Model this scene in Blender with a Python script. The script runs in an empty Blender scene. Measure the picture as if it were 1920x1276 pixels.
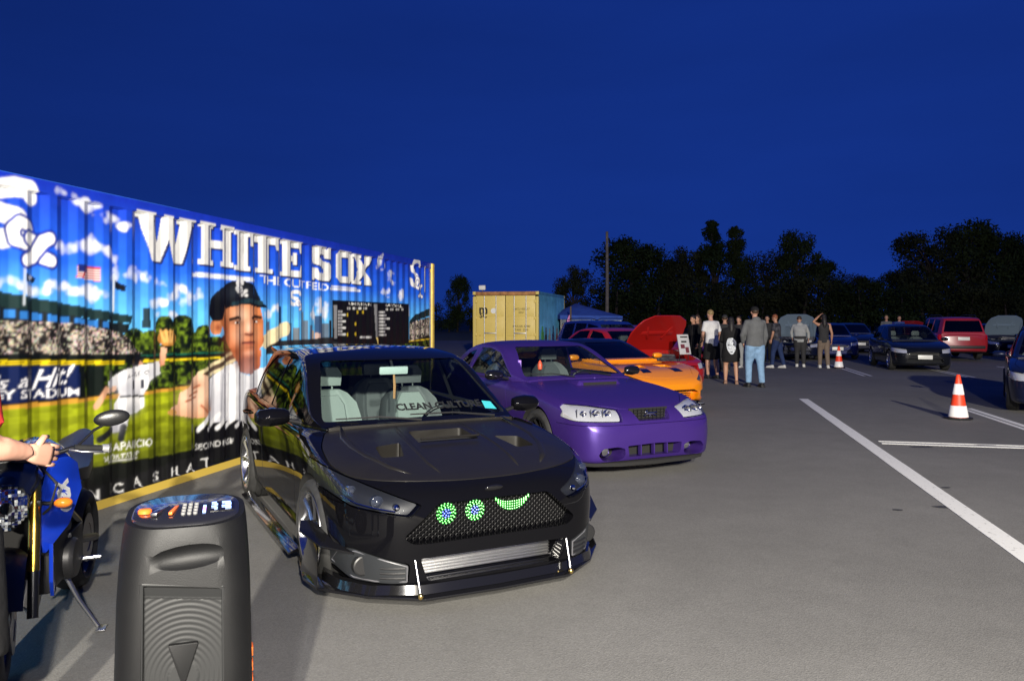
import bpy, bmesh, math, random
import numpy as np
from mathutils import Vector, Matrix
from mathutils.bvhtree import BVHTree

random.seed(7)
RNG = np.random.default_rng(7)
R = math.radians
SC = bpy.context.scene
COL = SC.collection

# ------------------------------------------------------------------ camera
EYE = 1.58
_cam = bpy.data.cameras.new('camera')
_cam.sensor_width = 36.0
_cam.lens = 27.45
_cam.shift_y = -0.0214
_cam.clip_start = 0.05
_cam.clip_end = 2000.0
CAM = bpy.data.objects.new('camera', _cam)
COL.objects.link(CAM)
CAM.location = (0.0, 0.0, EYE)
CAM.rotation_euler = (R(90), 0, 0)
SC.camera = CAM

# ------------------------------------------------------------------ dusk sky
W = bpy.data.worlds.new('World')
SC.world = W
W.use_nodes = True
_n, _l = W.node_tree.nodes, W.node_tree.links
_bg = _n['Background']
_tc = _n.new('ShaderNodeTexCoord')
_mp = _n.new('ShaderNodeMapping')
_mp.inputs['Scale'].default_value = (1, 1, 0.30)
_mp.inputs['Location'].default_value = (0, 0, 0.42)
_sky = _n.new('ShaderNodeTexSky')
_sky.sky_type = 'NISHITA'
_sky.sun_disc = False
_sky.sun_elevation = R(4)
_sky.sun_rotation = R(200)
_sky.ozone_density = 6.0
_tint = _n.new('ShaderNodeMix')
_tint.data_type = 'RGBA'
_tint.blend_type = 'MULTIPLY'
_tint.inputs[0].default_value = 1.0
_tint.inputs[7].default_value = (0.74, 0.395, 0.88, 1)
_cl = _n.new('ShaderNodeTexNoise')
_cl.inputs['Scale'].default_value = 2.2
_cl.inputs['Detail'].default_value = 5
_mpc = _n.new('ShaderNodeMapping')
_mpc.inputs['Scale'].default_value = (1, 1, 5)
_cr = _n.new('ShaderNodeMapRange')
_cr.inputs[1].default_value = 0.3
_cr.inputs[2].default_value = 0.7
_cr.inputs[3].default_value = 0.92
_cr.inputs[4].default_value = 1.07
_mc = _n.new('ShaderNodeMix')
_mc.data_type = 'RGBA'
_mc.blend_type = 'MULTIPLY'
_mc.inputs[0].default_value = 1.0
_l.new(_tc.outputs['Generated'], _mp.inputs[0])
_l.new(_mp.outputs[0], _sky.inputs[0])
_l.new(_sky.outputs[0], _tint.inputs[6])
_l.new(_tc.outputs['Generated'], _mpc.inputs[0])
_l.new(_mpc.outputs[0], _cl.inputs['Vector'])
_l.new(_cl.outputs['Fac'], _cr.inputs[0])
_l.new(_tint.outputs[2], _mc.inputs[6])
_l.new(_cr.outputs[0], _mc.inputs[7])
_l.new(_mc.outputs[2], _bg.inputs[0])
_bg.inputs[1].default_value = 0.15

# ------------------------------------------------------------------ light
# last trace of the dusk sun, the lot's floodlight far behind the photographer, a lamp on a stand nearer by (it throws the cone's
# shadow), and the camera's small flash
_s = bpy.data.lights.new('sun', 'SUN')
_s.energy = 0.02
_s.angle = R(10)
_s.color = (0.6, 0.75, 1.0)
SUN = bpy.data.objects.new('sun', _s)
COL.objects.link(SUN)
SUN.rotation_euler = (R(86), 0, R(-20))
for _nm, _e, _loc, _r in (('parking_floodlight', 76000.0, (3.0, -25.0, 10.0), 0.25), ('light_stand_lamp', 6100.0, (1.45, -4.3, 4.2), 0.10)):
    _f = bpy.data.lights.new(_nm, 'POINT')
    _f.energy = _e
    _f.color = (1.0, 0.93, 0.80)
    _f.shadow_soft_size = _r
    _o = bpy.data.objects.new(_nm, _f)
    COL.objects.link(_o)
    _o.location = _loc
_k = bpy.data.lights.new('camera_flash', 'POINT')
_k.energy = 360.0
_k.color = (1.0, 0.97, 0.93)
_k.shadow_soft_size = 0.035
FLASH = bpy.data.objects.new('camera_flash', _k)
COL.objects.link(FLASH)
FLASH.location = (-0.34, -0.05, EYE + 0.16)

SC.view_settings.view_transform = 'Standard'
SC.view_settings.look = 'None'
SC.view_settings.exposure = 0.0
SC.view_settings.gamma = 1.0
SC.view_settings.use_curve_mapping = False
SC.render.engine = 'CYCLES'
SC.cycles.max_bounces = 7
SC.cycles.diffuse_bounces = 2
SC.cycles.glossy_bounces = 3
SC.cycles.transparent_max_bounces = 12
SC.cycles.transmission_bounces = 3
SC.cycles.caustics_reflective = False
SC.cycles.caustics_refractive = False
SC.cycles.use_denoising = True
SC.cycles.sample_clamp_indirect = 4.0
SC.cycles.sample_clamp_direct = 30.0

# ------------------------------------------------------------------ materials
MATS = {}


def mat(name, col, rough=0.5, metal=0.0, coat=0.0, var=0.0, scale=8.0, bump=0.0, bscale=60.0, emit=None, estr=0.0,
        spec=0.5, crough=0.04, dirt=0.0, coord='Object', cior=1.5):
    """A principled material: colour broken up by noise (var), fine relief (bump), uneven gloss (dirt)."""
    if name in MATS:
        return MATS[name]
    m = bpy.data.materials.new(name)
    m.use_nodes = True
    nt = m.node_tree
    b = nt.nodes['Principled BSDF']
    c4 = (*col, 1.0)
    b.inputs['Base Color'].default_value = c4
    b.inputs['Roughness'].default_value = rough
    b.inputs['Metallic'].default_value = metal
    b.inputs['Coat Weight'].default_value = coat
    b.inputs['Coat Roughness'].default_value = crough
    b.inputs['Coat IOR'].default_value = cior
    b.inputs['Specular IOR Level'].default_value = spec
    if emit:
        b.inputs['Emission Color'].default_value = (*emit, 1)
        b.inputs['Emission Strength'].default_value = estr
    if var or bump or dirt:
        tc = nt.nodes.new('ShaderNodeTexCoord')
    if var:
        t = nt.nodes.new('ShaderNodeTexNoise')
        t.inputs['Scale'].default_value = scale
        t.inputs['Detail'].default_value = 6
        nt.links.new(tc.outputs[coord], t.inputs['Vector'])
        mr = nt.nodes.new('ShaderNodeMapRange')
        mr.inputs[1].default_value = 0.3
        mr.inputs[2].default_value = 0.7
        mr.inputs[3].default_value = 1 - var
        mr.inputs[4].default_value = 1 + var
        nt.links.new(t.outputs['Fac'], mr.inputs[0])
        mx = nt.nodes.new('ShaderNodeMix')
        mx.data_type = 'RGBA'
        mx.blend_type = 'MULTIPLY'
        mx.inputs[0].default_value = 1
        mx.inputs[6].default_value = c4
        nt.links.new(mr.outputs[0], mx.inputs[7])
        nt.links.new(mx.outputs[2], b.inputs['Base Color'])
    if bump:
        t2 = nt.nodes.new('ShaderNodeTexNoise')
        t2.inputs['Scale'].default_value = bscale
        t2.inputs['Detail'].default_value = 4
        nt.links.new(tc.outputs[coord], t2.inputs['Vector'])
        bp = nt.nodes.new('ShaderNodeBump')
        bp.inputs['Strength'].default_value = bump
        bp.inputs['Distance'].default_value = 0.01
        nt.links.new(t2.outputs['Fac'], bp.inputs['Height'])
        nt.links.new(bp.outputs[0], b.inputs['Normal'])
    if dirt:
        t3 = nt.nodes.new('ShaderNodeTexNoise')
        t3.inputs['Scale'].default_value = 5.0
        t3.inputs['Detail'].default_value = 8
        nt.links.new(tc.outputs[coord], t3.inputs['Vector'])
        m3 = nt.nodes.new('ShaderNodeMapRange')
        m3.inputs[1].default_value = 0.35
        m3.inputs[2].default_value = 0.75
        m3.inputs[3].default_value = rough
        m3.inputs[4].default_value = min(1, rough + dirt)
        nt.links.new(t3.outputs['Fac'], m3.inputs[0])
        nt.links.new(m3.outputs[0], b.inputs['Roughness'])
    MATS[name] = m
    return m


def glass(name, tint=(0.55, 0.68, 0.66), rough=0.0, lo=0.0, hi=0.9):
    """Thin pane: tinted see-through plus a mirror reflection that grows at grazing angles."""
    if name in MATS:
        return MATS[name]
    m = bpy.data.materials.new(name)
    m.use_nodes = True
    nt = m.node_tree
    nt.nodes.clear()
    o = nt.nodes.new('ShaderNodeOutputMaterial')
    t = nt.nodes.new('ShaderNodeBsdfTransparent')
    t.inputs[0].default_value = (*tint, 1)
    g = nt.nodes.new('ShaderNodeBsdfGlossy')
    g.inputs['Roughness'].default_value = rough
    g.inputs[0].default_value = (0.95, 0.97, 1, 1)
    f = nt.nodes.new('ShaderNodeFresnel')
    f.inputs[0].default_value = 1.5
    ge = nt.nodes.new('ShaderNodeNewGeometry')
    fr = nt.nodes.new('ShaderNodeMath')        # only the outer skin mirrors
    fr.operation = 'SUBTRACT'
    fr.use_clamp = True
    nt.links.new(f.outputs[0], fr.inputs[0])
    nt.links.new(ge.outputs['Backfacing'], fr.inputs[1])
    mr = nt.nodes.new('ShaderNodeMapRange')
    mr.inputs[3].default_value = lo
    mr.inputs[4].default_value = hi
    mx = nt.nodes.new('ShaderNodeMixShader')
    nt.links.new(fr.outputs[0], mr.inputs[0])
    nt.links.new(mr.outputs[0], mx.inputs[0])
    nt.links.new(t.outputs[0], mx.inputs[1])
    nt.links.new(g.outputs[0], mx.inputs[2])
    nt.links.new(mx.outputs[0], o.inputs[0])
    MATS[name] = m
    return m


# ------------------------------------------------------------------ objects
SHOP = bpy.data.scenes.new('workshop')     # a bench for cutting meshes, taken away at the end


def shop_graph():
    with bpy.context.temp_override(scene=SHOP, view_layer=SHOP.view_layers[0]):
        return bpy.context.evaluated_depsgraph_get()


def tag(o, label=None, cat=None, group=None, kind=None):
    if label:
        o['label'] = label
    if cat:
        o['category'] = cat
    if group:
        o['group'] = group
    if kind:
        o['kind'] = kind
    return o


def empty(name, loc=(0, 0, 0), rz=0.0, parent=None):
    o = bpy.data.objects.new(name, None)
    o.empty_display_size = 0.2
    COL.objects.link(o)
    o.location = loc
    o.rotation_euler = (0, 0, rz)
    o.parent = parent
    return o


def put(name, me, m=None, parent=None, loc=None, rot=None, smooth=None):
    """Link a mesh as one object. smooth: angle in degrees for smooth shading."""
    if m is not None:
        me.materials.clear()
        for x in (m if isinstance(m, (list, tuple)) else [m]):
            me.materials.append(x)
    if smooth is not None:
        me.shade_smooth()
        if smooth < 179:
            me.set_sharp_from_angle(angle=R(smooth))
    o = bpy.data.objects.new(name, me)
    COL.objects.link(o)
    o.parent = parent
    if loc is not None:
        o.location = loc
    if rot is not None:
        o.rotation_euler = rot
    return o


def copy_tree(o, parent=None):
    c = o.copy()
    COL.objects.link(c)
    c.parent = parent
    for ch in list(o.children):
        copy_tree(ch, c)
    return c


class MB:
    """Collects shapes into one mesh."""

    def __init__(self):
        self.v, self.f, self.mi = [], [], []

    def add(self, vs, fs, mi=0):
        k = len(self.v)
        self.v += [tuple(map(float, p)) for p in vs]
        self.f += [[i + k for i in f] for f in fs]
        self.mi += [mi] * len(fs)
        return self

    def box(self, c, s, rot=None, mi=0, taper=1.0):
        hx, hy, hz = s[0] / 2, s[1] / 2, s[2] / 2
        vs = []
        for z, t in ((-hz, 1.0), (hz, taper)):
            for x, y in ((-1, -1), (1, -1), (1, 1), (-1, 1)):
                vs.append(Vector((x * hx * t, y * hy * t, z)))
        if rot is not None:
            vs = [rot @ p for p in vs]
        vs = [p + Vector(c) for p in vs]
        return self.add(vs, [[0, 3, 2, 1], [4, 5, 6, 7], [0, 1, 5, 4], [1, 2, 6, 5], [2, 3, 7, 6], [3, 0, 4, 7]], mi)

    def tube(self, pts, r, n=10, mi=0, cap=True, flat=1.0):
        """Swept tube through pts; r is one radius or one for each point; flat squashes the section."""
        P = [Vector(p) for p in pts]
        rs = r if isinstance(r, (list, tuple)) else [r] * len(P)
        vs, fs = [], []
        prev = None
        for i, p in enumerate(P):
            d = (P[min(i + 1, len(P) - 1)] - P[max(i - 1, 0)])
            d = d.normalized() if d.length > 1e-9 else Vector((0, 0, 1))
            if prev is None:
                a = Vector((0, 0, 1)) if abs(d.z) < 0.9 else Vector((1, 0, 0))
                s = d.cross(a).normalized()
            else:
                s = (prev - d * prev.dot(d)).normalized()
            prev = s
            t = d.cross(s)
            for k in range(n):
                a = 2 * math.pi * k / n
                vs.append(p + (s * math.cos(a) + t * math.sin(a) * flat) * rs[i])
        for i in range(len(P) - 1):
            for k in range(n):
                fs.append([i * n + k, i * n + (k + 1) % n, (i + 1) * n + (k + 1) % n, (i + 1) * n + k])
        if cap:
            fs.append(list(range(n))[::-1])
            fs.append([(len(P) - 1) * n + k for k in range(n)])
        return self.add(vs, fs, mi)

    def lathe(self, prof, n=24, axis='z', c=(0, 0, 0), mi=0, a0=0.0, a1=2 * math.pi):
        """prof: list of (radius, height) turned about an axis through c."""
        full = abs(a1 - a0 - 2 * math.pi) < 1e-6
        m = n if full else n + 1
        vs, fs = [], []
        for r, h in prof:
            for k in range(m):
                a = a0 + (a1 - a0) * k / n
                x, y = r * math.cos(a), r * math.sin(a)
                p = {'z': (x, y, h), 'y': (x, h, y), 'x': (h, x, y)}[axis]
                vs.append((p[0] + c[0], p[1] + c[1], p[2] + c[2]))
        for i in range(len(prof) - 1):
            for k in range(n):
                k2 = (k + 1) % m
                fs.append([i * m + k, i * m + k2, (i + 1) * m + k2, (i + 1) * m + k])
        if full:
            if prof[0][0] > 1e-6:
                fs.append([k for k in range(m)][::-1])
            if prof[-1][0] > 1e-6:
                fs.append([(len(prof) - 1) * m + k for k in range(m)])
        return self.add(vs, fs, mi)

    def ell(self, c, r, nu=14, nv=9, rot=None, mi=0):
        vs, fs = [], []
        for j in range(nv + 1):
            t = math.pi * j / nv
            for i in range(nu):
                a = 2 * math.pi * i / nu
                p = Vector((r[0] * math.sin(t) * math.cos(a), r[1] * math.sin(t) * math.sin(a), r[2] * math.cos(t)))
                if rot is not None:
                    p = rot @ p
                vs.append(p + Vector(c))
        for j in range(nv):
            for i in range(nu):
                fs.append([j * nu + i, (j + 1) * nu + i, (j + 1) * nu + (i + 1) % nu, j * nu + (i + 1) % nu])
        return self.add(vs, fs, mi)

    def rings(self, rings, mi=0, cap=True, closed=True):
        """Loft through rings of equal count."""
        n = len(rings[0])
        vs = [p for r in rings for p in r]
        fs = []
        for i in range(len(rings) - 1):
            for k in range(n if closed else n - 1):
                fs.append([i * n + k, i * n + (k + 1) % n, (i + 1) * n + (k + 1) % n, (i + 1) * n + k])
        if cap and closed:
            fs.append(list(range(n))[::-1])
            fs.append([(len(rings) - 1) * n + k for k in range(n)])
        return self.add(vs, fs, mi)

    def prism(self, poly, axis='z', lo=0.0, hi=1.0, mi=0):
        n = len(poly)
        vs = []
        for h in (lo, hi):
            for a, b in poly:
                vs.append({'z': (a, b, h), 'y': (a, h, b), 'x': (h, a, b)}[axis])
        fs = [[k, (k + 1) % n, n + (k + 1) % n, n + k] for k in range(n)]
        fs.append(list(range(n))[::-1])
        fs.append([n + k for k in range(n)])
        return self.add(vs, fs, mi)

    def move(self, mtx):
        self.v = [tuple(mtx @ Vector(p)) for p in self.v]
        return self

    def mesh(self, name='mesh', fix=True, weld=True):
        me = bpy.data.meshes.new(name)
        me.from_pydata(self.v, [], self.f)
        if any(self.mi):
            me.polygons.foreach_set('material_index', np.array(self.mi, np.int32))
        if fix or weld:
            bm = bmesh.new()
            bm.from_mesh(me)
            if weld:
                bmesh.ops.remove_doubles(bm, verts=bm.verts, dist=1e-5)
            bmesh.ops.recalc_face_normals(bm, faces=bm.faces)
            bm.to_mesh(me)
            bm.free()
        me.update()
        return me

    def build(self, name, m, parent=None, smooth=40, bevel=0.0, loc=None, rot=None, seg=2):
        me = self.mesh(name)
        if bevel:
            bm = bmesh.new()
            bm.from_mesh(me)
            es = [e for e in bm.edges if len(e.link_faces) == 2 and e.calc_face_angle(0) > R(30)]
            bmesh.ops.bevel(bm, geom=es, offset=bevel, segments=seg, affect='EDGES', profile=0.6, clamp_overlap=True)
            bm.to_mesh(me)
            bm.free()
        return put(name, me, m, parent, loc, rot, smooth)


def round_poly(poly, r, n=4):
    """Fillet the corners of a 2-D polygon; r is one radius or one for each corner."""
    out = []
    N = len(poly)
    for i in range(N):
        p0, p1, p2 = (Vector(poly[(i - 1) % N]), Vector(poly[i]), Vector(poly[(i + 1) % N]))
        a, b = p0 - p1, p2 - p1
        rr = r[i] if isinstance(r, (list, tuple)) else r
        rr = min(rr, a.length * 0.45, b.length * 0.45)
        if rr < 1e-5:
            out.append(tuple(p1))
            continue
        s, e = p1 + a.normalized() * rr, p1 + b.normalized() * rr
        for k in range(n + 1):
            t = k / n
            out.append(tuple(s * (1 - t) ** 2 + p1 * 2 * t * (1 - t) + e * t * t))
    return out


def grow_poly(poly, d):
    """Offset a simple polygon outwards by d."""
    N = len(poly)
    area = sum(poly[i][0] * poly[(i + 1) % N][1] - poly[(i + 1) % N][0] * poly[i][1] for i in range(N))
    s = 1 if area > 0 else -1
    out = []
    for i in range(N):
        p0, p1, p2 = (Vector(poly[(i - 1) % N]), Vector(poly[i]), Vector(poly[(i + 1) % N]))
        a, b = (p1 - p0).normalized(), (p2 - p1).normalized()
        na, nb = Vector((a.y, -a.x)) * s, Vector((b.y, -b.x)) * s
        m = na + nb
        m = m.normalized() if m.length > 1e-6 else na
        out.append(tuple(p1 + m * (d / max(0.35, m.dot(na)))))
    return out


def text_mesh(txt, size=1.0, depth=0.0, align='CENTER', shear=0.0, bold=0.0):
    cu = bpy.data.curves.new('lettering', 'FONT')
    cu.body = txt
    cu.size = size
    cu.extrude = depth
    cu.align_x = align
    cu.align_y = 'CENTER'
    cu.shear = shear
    cu.offset = bold
    cu.resolution_u = 3
    o = bpy.data.objects.new('lettering', cu)
    SHOP.collection.objects.link(o)
    dg = shop_graph()
    me = bpy.data.meshes.new_from_object(o.evaluated_get(dg))
    bpy.data.objects.remove(o)
    bpy.data.curves.remove(cu)
    return me


def evaluated(me, setup):
    """Mesh after the modifiers that setup(object) adds."""
    o = bpy.data.objects.new('work', me)
    SHOP.collection.objects.link(o)
    setup(o)
    dg = shop_graph()
    out = bpy.data.meshes.new_from_object(o.evaluated_get(dg))
    bpy.data.objects.remove(o)
    return out


def boolean(a, b, op):
    ob = bpy.data.objects.new('cutter', b)
    SHOP.collection.objects.link(ob)

    def s(o):
        m = o.modifiers.new('b', 'BOOLEAN')
        m.operation = op
        m.object = ob
        m.solver = 'MANIFOLD'
    out = evaluated(a, s)
    bpy.data.objects.remove(ob)
    return out


def pchip(xs, ys, x):
    """Monotone cubic interpolation; xs may run either way."""
    xs, ys = np.array(xs, float), np.array(ys, float)
    if xs[0] > xs[-1]:
        xs, ys = xs[::-1], ys[::-1]
    h = np.diff(xs)
    d = np.diff(ys) / h
    m = np.zeros_like(ys)
    for i in range(1, len(xs) - 1):
        if d[i - 1] * d[i] > 0:
            w1, w2 = 2 * h[i] + h[i - 1], h[i] + 2 * h[i - 1]
            m[i] = (w1 + w2) / (w1 / d[i - 1] + w2 / d[i])
    m[0], m[-1] = d[0], d[-1]
    x = np.clip(x, xs[0], xs[-1])
    i = np.clip(np.searchsorted(xs, x) - 1, 0, len(h) - 1)
    t = (x - xs[i]) / h[i]
    return ((1 + 2 * t) * (1 - t) ** 2 * ys[i] + t * (1 - t) ** 2 * h[i] * m[i]
            + t * t * (3 - 2 * t) * ys[i + 1] + t * t * (t - 1) * h[i] * m[i + 1])


def hermite(pts, sharp, n):
    """Smooth curve through 2-D pts; sharp[i] in 0..1 kills the tangent at a point."""
    P = np.array(pts, float)
    T = np.zeros_like(P)
    T[1:-1] = (P[2:] - P[:-2]) / 2
    T[0], T[-1] = P[1] - P[0], P[-1] - P[-2]
    T *= (1 - np.array(sharp, float))[:, None]
    out = []
    for i in range(len(P) - 1):
        L = np.linalg.norm(P[i + 1] - P[i])
        a, b = T[i].copy(), T[i + 1].copy()
        for q in (a, b):
            k = np.linalg.norm(q)
            if k > 1.4 * L:
                q *= 1.4 * L / k
        for k in range(n):
            t = k / n
            out.append((1 + 2 * t) * (1 - t) ** 2 * P[i] + t * (1 - t) ** 2 * a + t * t * (3 - 2 * t) * P[i + 1] + t * t * (t - 1) * b)
    out.append(P[-1])
    return np.array(out)

# ------------------------------------------------------------------ ground
def asphalt():
    m = bpy.data.materials.new('asphalt')
    m.use_nodes = True
    nt = m.node_tree
    b = nt.nodes['Principled BSDF']
    b.inputs['Roughness'].default_value = 0.86
    b.inputs['Specular IOR Level'].default_value = 0.25
    tc = nt.nodes.new('ShaderNodeTexCoord')

    def noise(scale, detail, rough=0.5):
        t = nt.nodes.new('ShaderNodeTexNoise')
        t.inputs['Scale'].default_value = scale
        t.inputs['Detail'].default_value = detail
        t.inputs['Roughness'].default_value = rough
        nt.links.new(tc.outputs['Object'], t.inputs['Vector'])
        return t

    def rng(src, a, b_, c, d):
        r = nt.nodes.new('ShaderNodeMapRange')
        for i, v in enumerate((a, b_, c, d)):
            r.inputs[i + 1].default_value = v
        nt.links.new(src, r.inputs[0])
        return r.outputs[0]

    def mul(a, b_):
        x = nt.nodes.new('ShaderNodeMath')
        x.operation = 'MULTIPLY'
        nt.links.new(a, x.inputs[0])
        nt.links.new(b_, x.inputs[1])
        return x.outputs[0]
    big = rng(noise(0.35, 5).outputs['Fac'], 0.3, 0.7, 0.86, 1.10)
    mid = rng(noise(3.0, 6, 0.65).outputs['Fac'], 0.3, 0.7, 0.93, 1.07)
    vor = nt.nodes.new('ShaderNodeTexVoronoi')
    vor.inputs['Scale'].default_value = 120.0
    nt.links.new(tc.outputs['Object'], vor.inputs['Vector'])
    grit = rng(vor.outputs['Color'], 0.0, 1.0, 0.84, 1.16)
    fine = rng(noise(420.0, 2).outputs['Fac'], 0.3, 0.7, 0.92, 1.08)
    # old oil drips and scuffs
    sp = noise(1.7, 3, 0.7)
    drip = rng(sp.outputs['Fac'], 0.72, 0.76, 1.0, 0.55)
    f = mul(mul(mul(big, mid), mul(grit, fine)), drip)
    mx = nt.nodes.new('ShaderNodeMix')
    mx.data_type = 'RGBA'
    mx.blend_type = 'MULTIPLY'
    mx.inputs[0].default_value = 1
    mx.inputs[6].default_value = (0.165, 0.162, 0.155, 1)
    nt.links.new(f, mx.inputs[7])
    nt.links.new(mx.outputs[2], b.inputs['Base Color'])
    bp = nt.nodes.new('ShaderNodeBump')
    bp.inputs['Strength'].default_value = 0.35
    bp.inputs['Distance'].default_value = 0.004
    nt.links.new(vor.outputs['Distance'], bp.inputs['Height'])
    nt.links.new(bp.outputs[0], b.inputs['Normal'])
    return m


def paint_line():
    m = bpy.data.materials.new('line_paint')
    m.use_nodes = True
    nt = m.node_tree
    b = nt.nodes['Principled BSDF']
    b.inputs['Roughness'].default_value = 0.7
    tc = nt.nodes.new('ShaderNodeTexCoord')
    t = nt.nodes.new('ShaderNodeTexNoise')
    t.inputs['Scale'].default_value = 26
    t.inputs['Detail'].default_value = 8
    t.inputs['Roughness'].default_value = 0.7
    nt.links.new(tc.outputs['Object'], t.inputs['Vector'])
    cr = nt.nodes.new('ShaderNodeValToRGB')
    cr.color_ramp.elements[0].position = 0.30
    cr.color_ramp.elements[0].color = (0.30, 0.30, 0.29, 1)
    cr.color_ramp.elements[1].position = 0.43
    cr.color_ramp.elements[1].color = (0.78, 0.78, 0.75, 1)
    nt.links.new(t.outputs['Fac'], cr.inputs[0])
    nt.links.new(cr.outputs[0], b.inputs['Base Color'])
    return m


M_ASPHALT, M_LINE = asphalt(), paint_line()
M_GRASS = mat('dark_grass', (0.035, 0.05, 0.02), 0.95, var=0.5, scale=1.5, bump=0.5, bscale=20)


def sheet(name, x0, x1, y0, y1, z, m):
    me = bpy.data.meshes.new(name)
    me.from_pydata([(x0, y0, z), (x1, y0, z), (x1, y1, z), (x0, y1, z)], [], [[0, 1, 2, 3]])
    o = put(name, me, m)
    return tag(o, kind='structure')


sheet('ground', -600, 600, -300, 900, -0.06, M_GRASS)
sheet('parking_lot', -40, 60, -40, 56, 0.0, M_ASPHALT)

LD = Vector((0.2214, 0.9752, 0))       # the direction of container and parking bays
LP = Vector((0.9752, -0.2214, 0))      # across the bays


def stripe(p, q, w):
    p, q = Vector((*p, 0)), Vector((*q, 0))
    d = (q - p).normalized()
    s = Vector((-d.y, d.x, 0)) * w / 2
    mb = MB()
    n = max(2, int((q - p).length / 0.6))
    top, bot = [], []
    for i in range(n + 1):
        c = p + (q - p) * i / n
        j = 1 + random.uniform(-0.03, 0.03)
        top.append(c + s * j)
        bot.append(c - s * j)
    vs = [(v.x, v.y, z) for z in (0.0005, 0.0045) for v in top + bot]
    m = n + 1
    fs = []
    for i in range(n):
        fs.append([2 * m + i, 2 * m + i + 1, 3 * m + i + 1, 3 * m + i])
        fs.append([i, 2 * m + i, 2 * m + i + 1, i + 1][::-1])
        fs.append([m + i, 3 * m + i, 3 * m + i + 1, m + i + 1])
    mb.add(vs, fs)
    return tag(put('parking_line', mb.mesh(weld=False), M_LINE), kind='structure')


A0 = Vector((5.73, 15.35, 0))
for k, (t0, t1) in enumerate(((-15.0, 0.0),)):
    a, b_ = A0 + LD * t0, A0 + LD * t1
    stripe(a.xy, b_.xy, 0.17)
# cross line and the next bay line, each laid as two passes side by side
C0 = Vector((7.98, 13.75, 0))
for off, wd in ((-0.085, 0.055), (0.085, 0.085)):
    pa = Vector((4.70, 9.98, 0)) + LP * 0.0 - LD * off
    stripe(pa.xy, (pa + LP * 8.0).xy, wd)
for off, wd in ((-0.075, 0.075), (0.06, 0.10)):
    stripe((C0 - LD * 7.0 + LP * off).xy, (C0 + LP * off).xy, wd)
for base in (Vector((9.78, 21.45, 0)), Vector((12.3, 20.9, 0)), Vector((14.85, 20.4, 0))):
    for off in (-0.09, 0.09):
        stripe((base + LP * off).xy, (base + LP * off + LD * 5.4).xy, 0.07)
M_SCUFF = mat('tar_scuff', (0.045, 0.045, 0.043), 0.6, var=0.3, scale=40)
for (x, y, a, b_) in ((5.05, 9.6, 0.16, 0.05), (5.9, 9.75, 0.15, 0.045), (3.62, 6.55, 0.10, 0.04), (3.18, 6.45, 0.05, 0.03), (4.05, 7.3, 0.05, 0.03), (4.7, 5.2, 0.03, 0.02)):
    pts = []
    for k in range(12):
        an = 2 * math.pi * k / 12
        j = random.uniform(0.7, 1.15)
        pts.append((x + a * j * math.cos(an), y + b_ * j * math.sin(an), 0.003))
    me = bpy.data.meshes.new('tar_spot')
    me.from_pydata(pts, [], [list(range(12))])
    tag(put('tar_spot', me, M_SCUFF), kind='structure')
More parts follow.
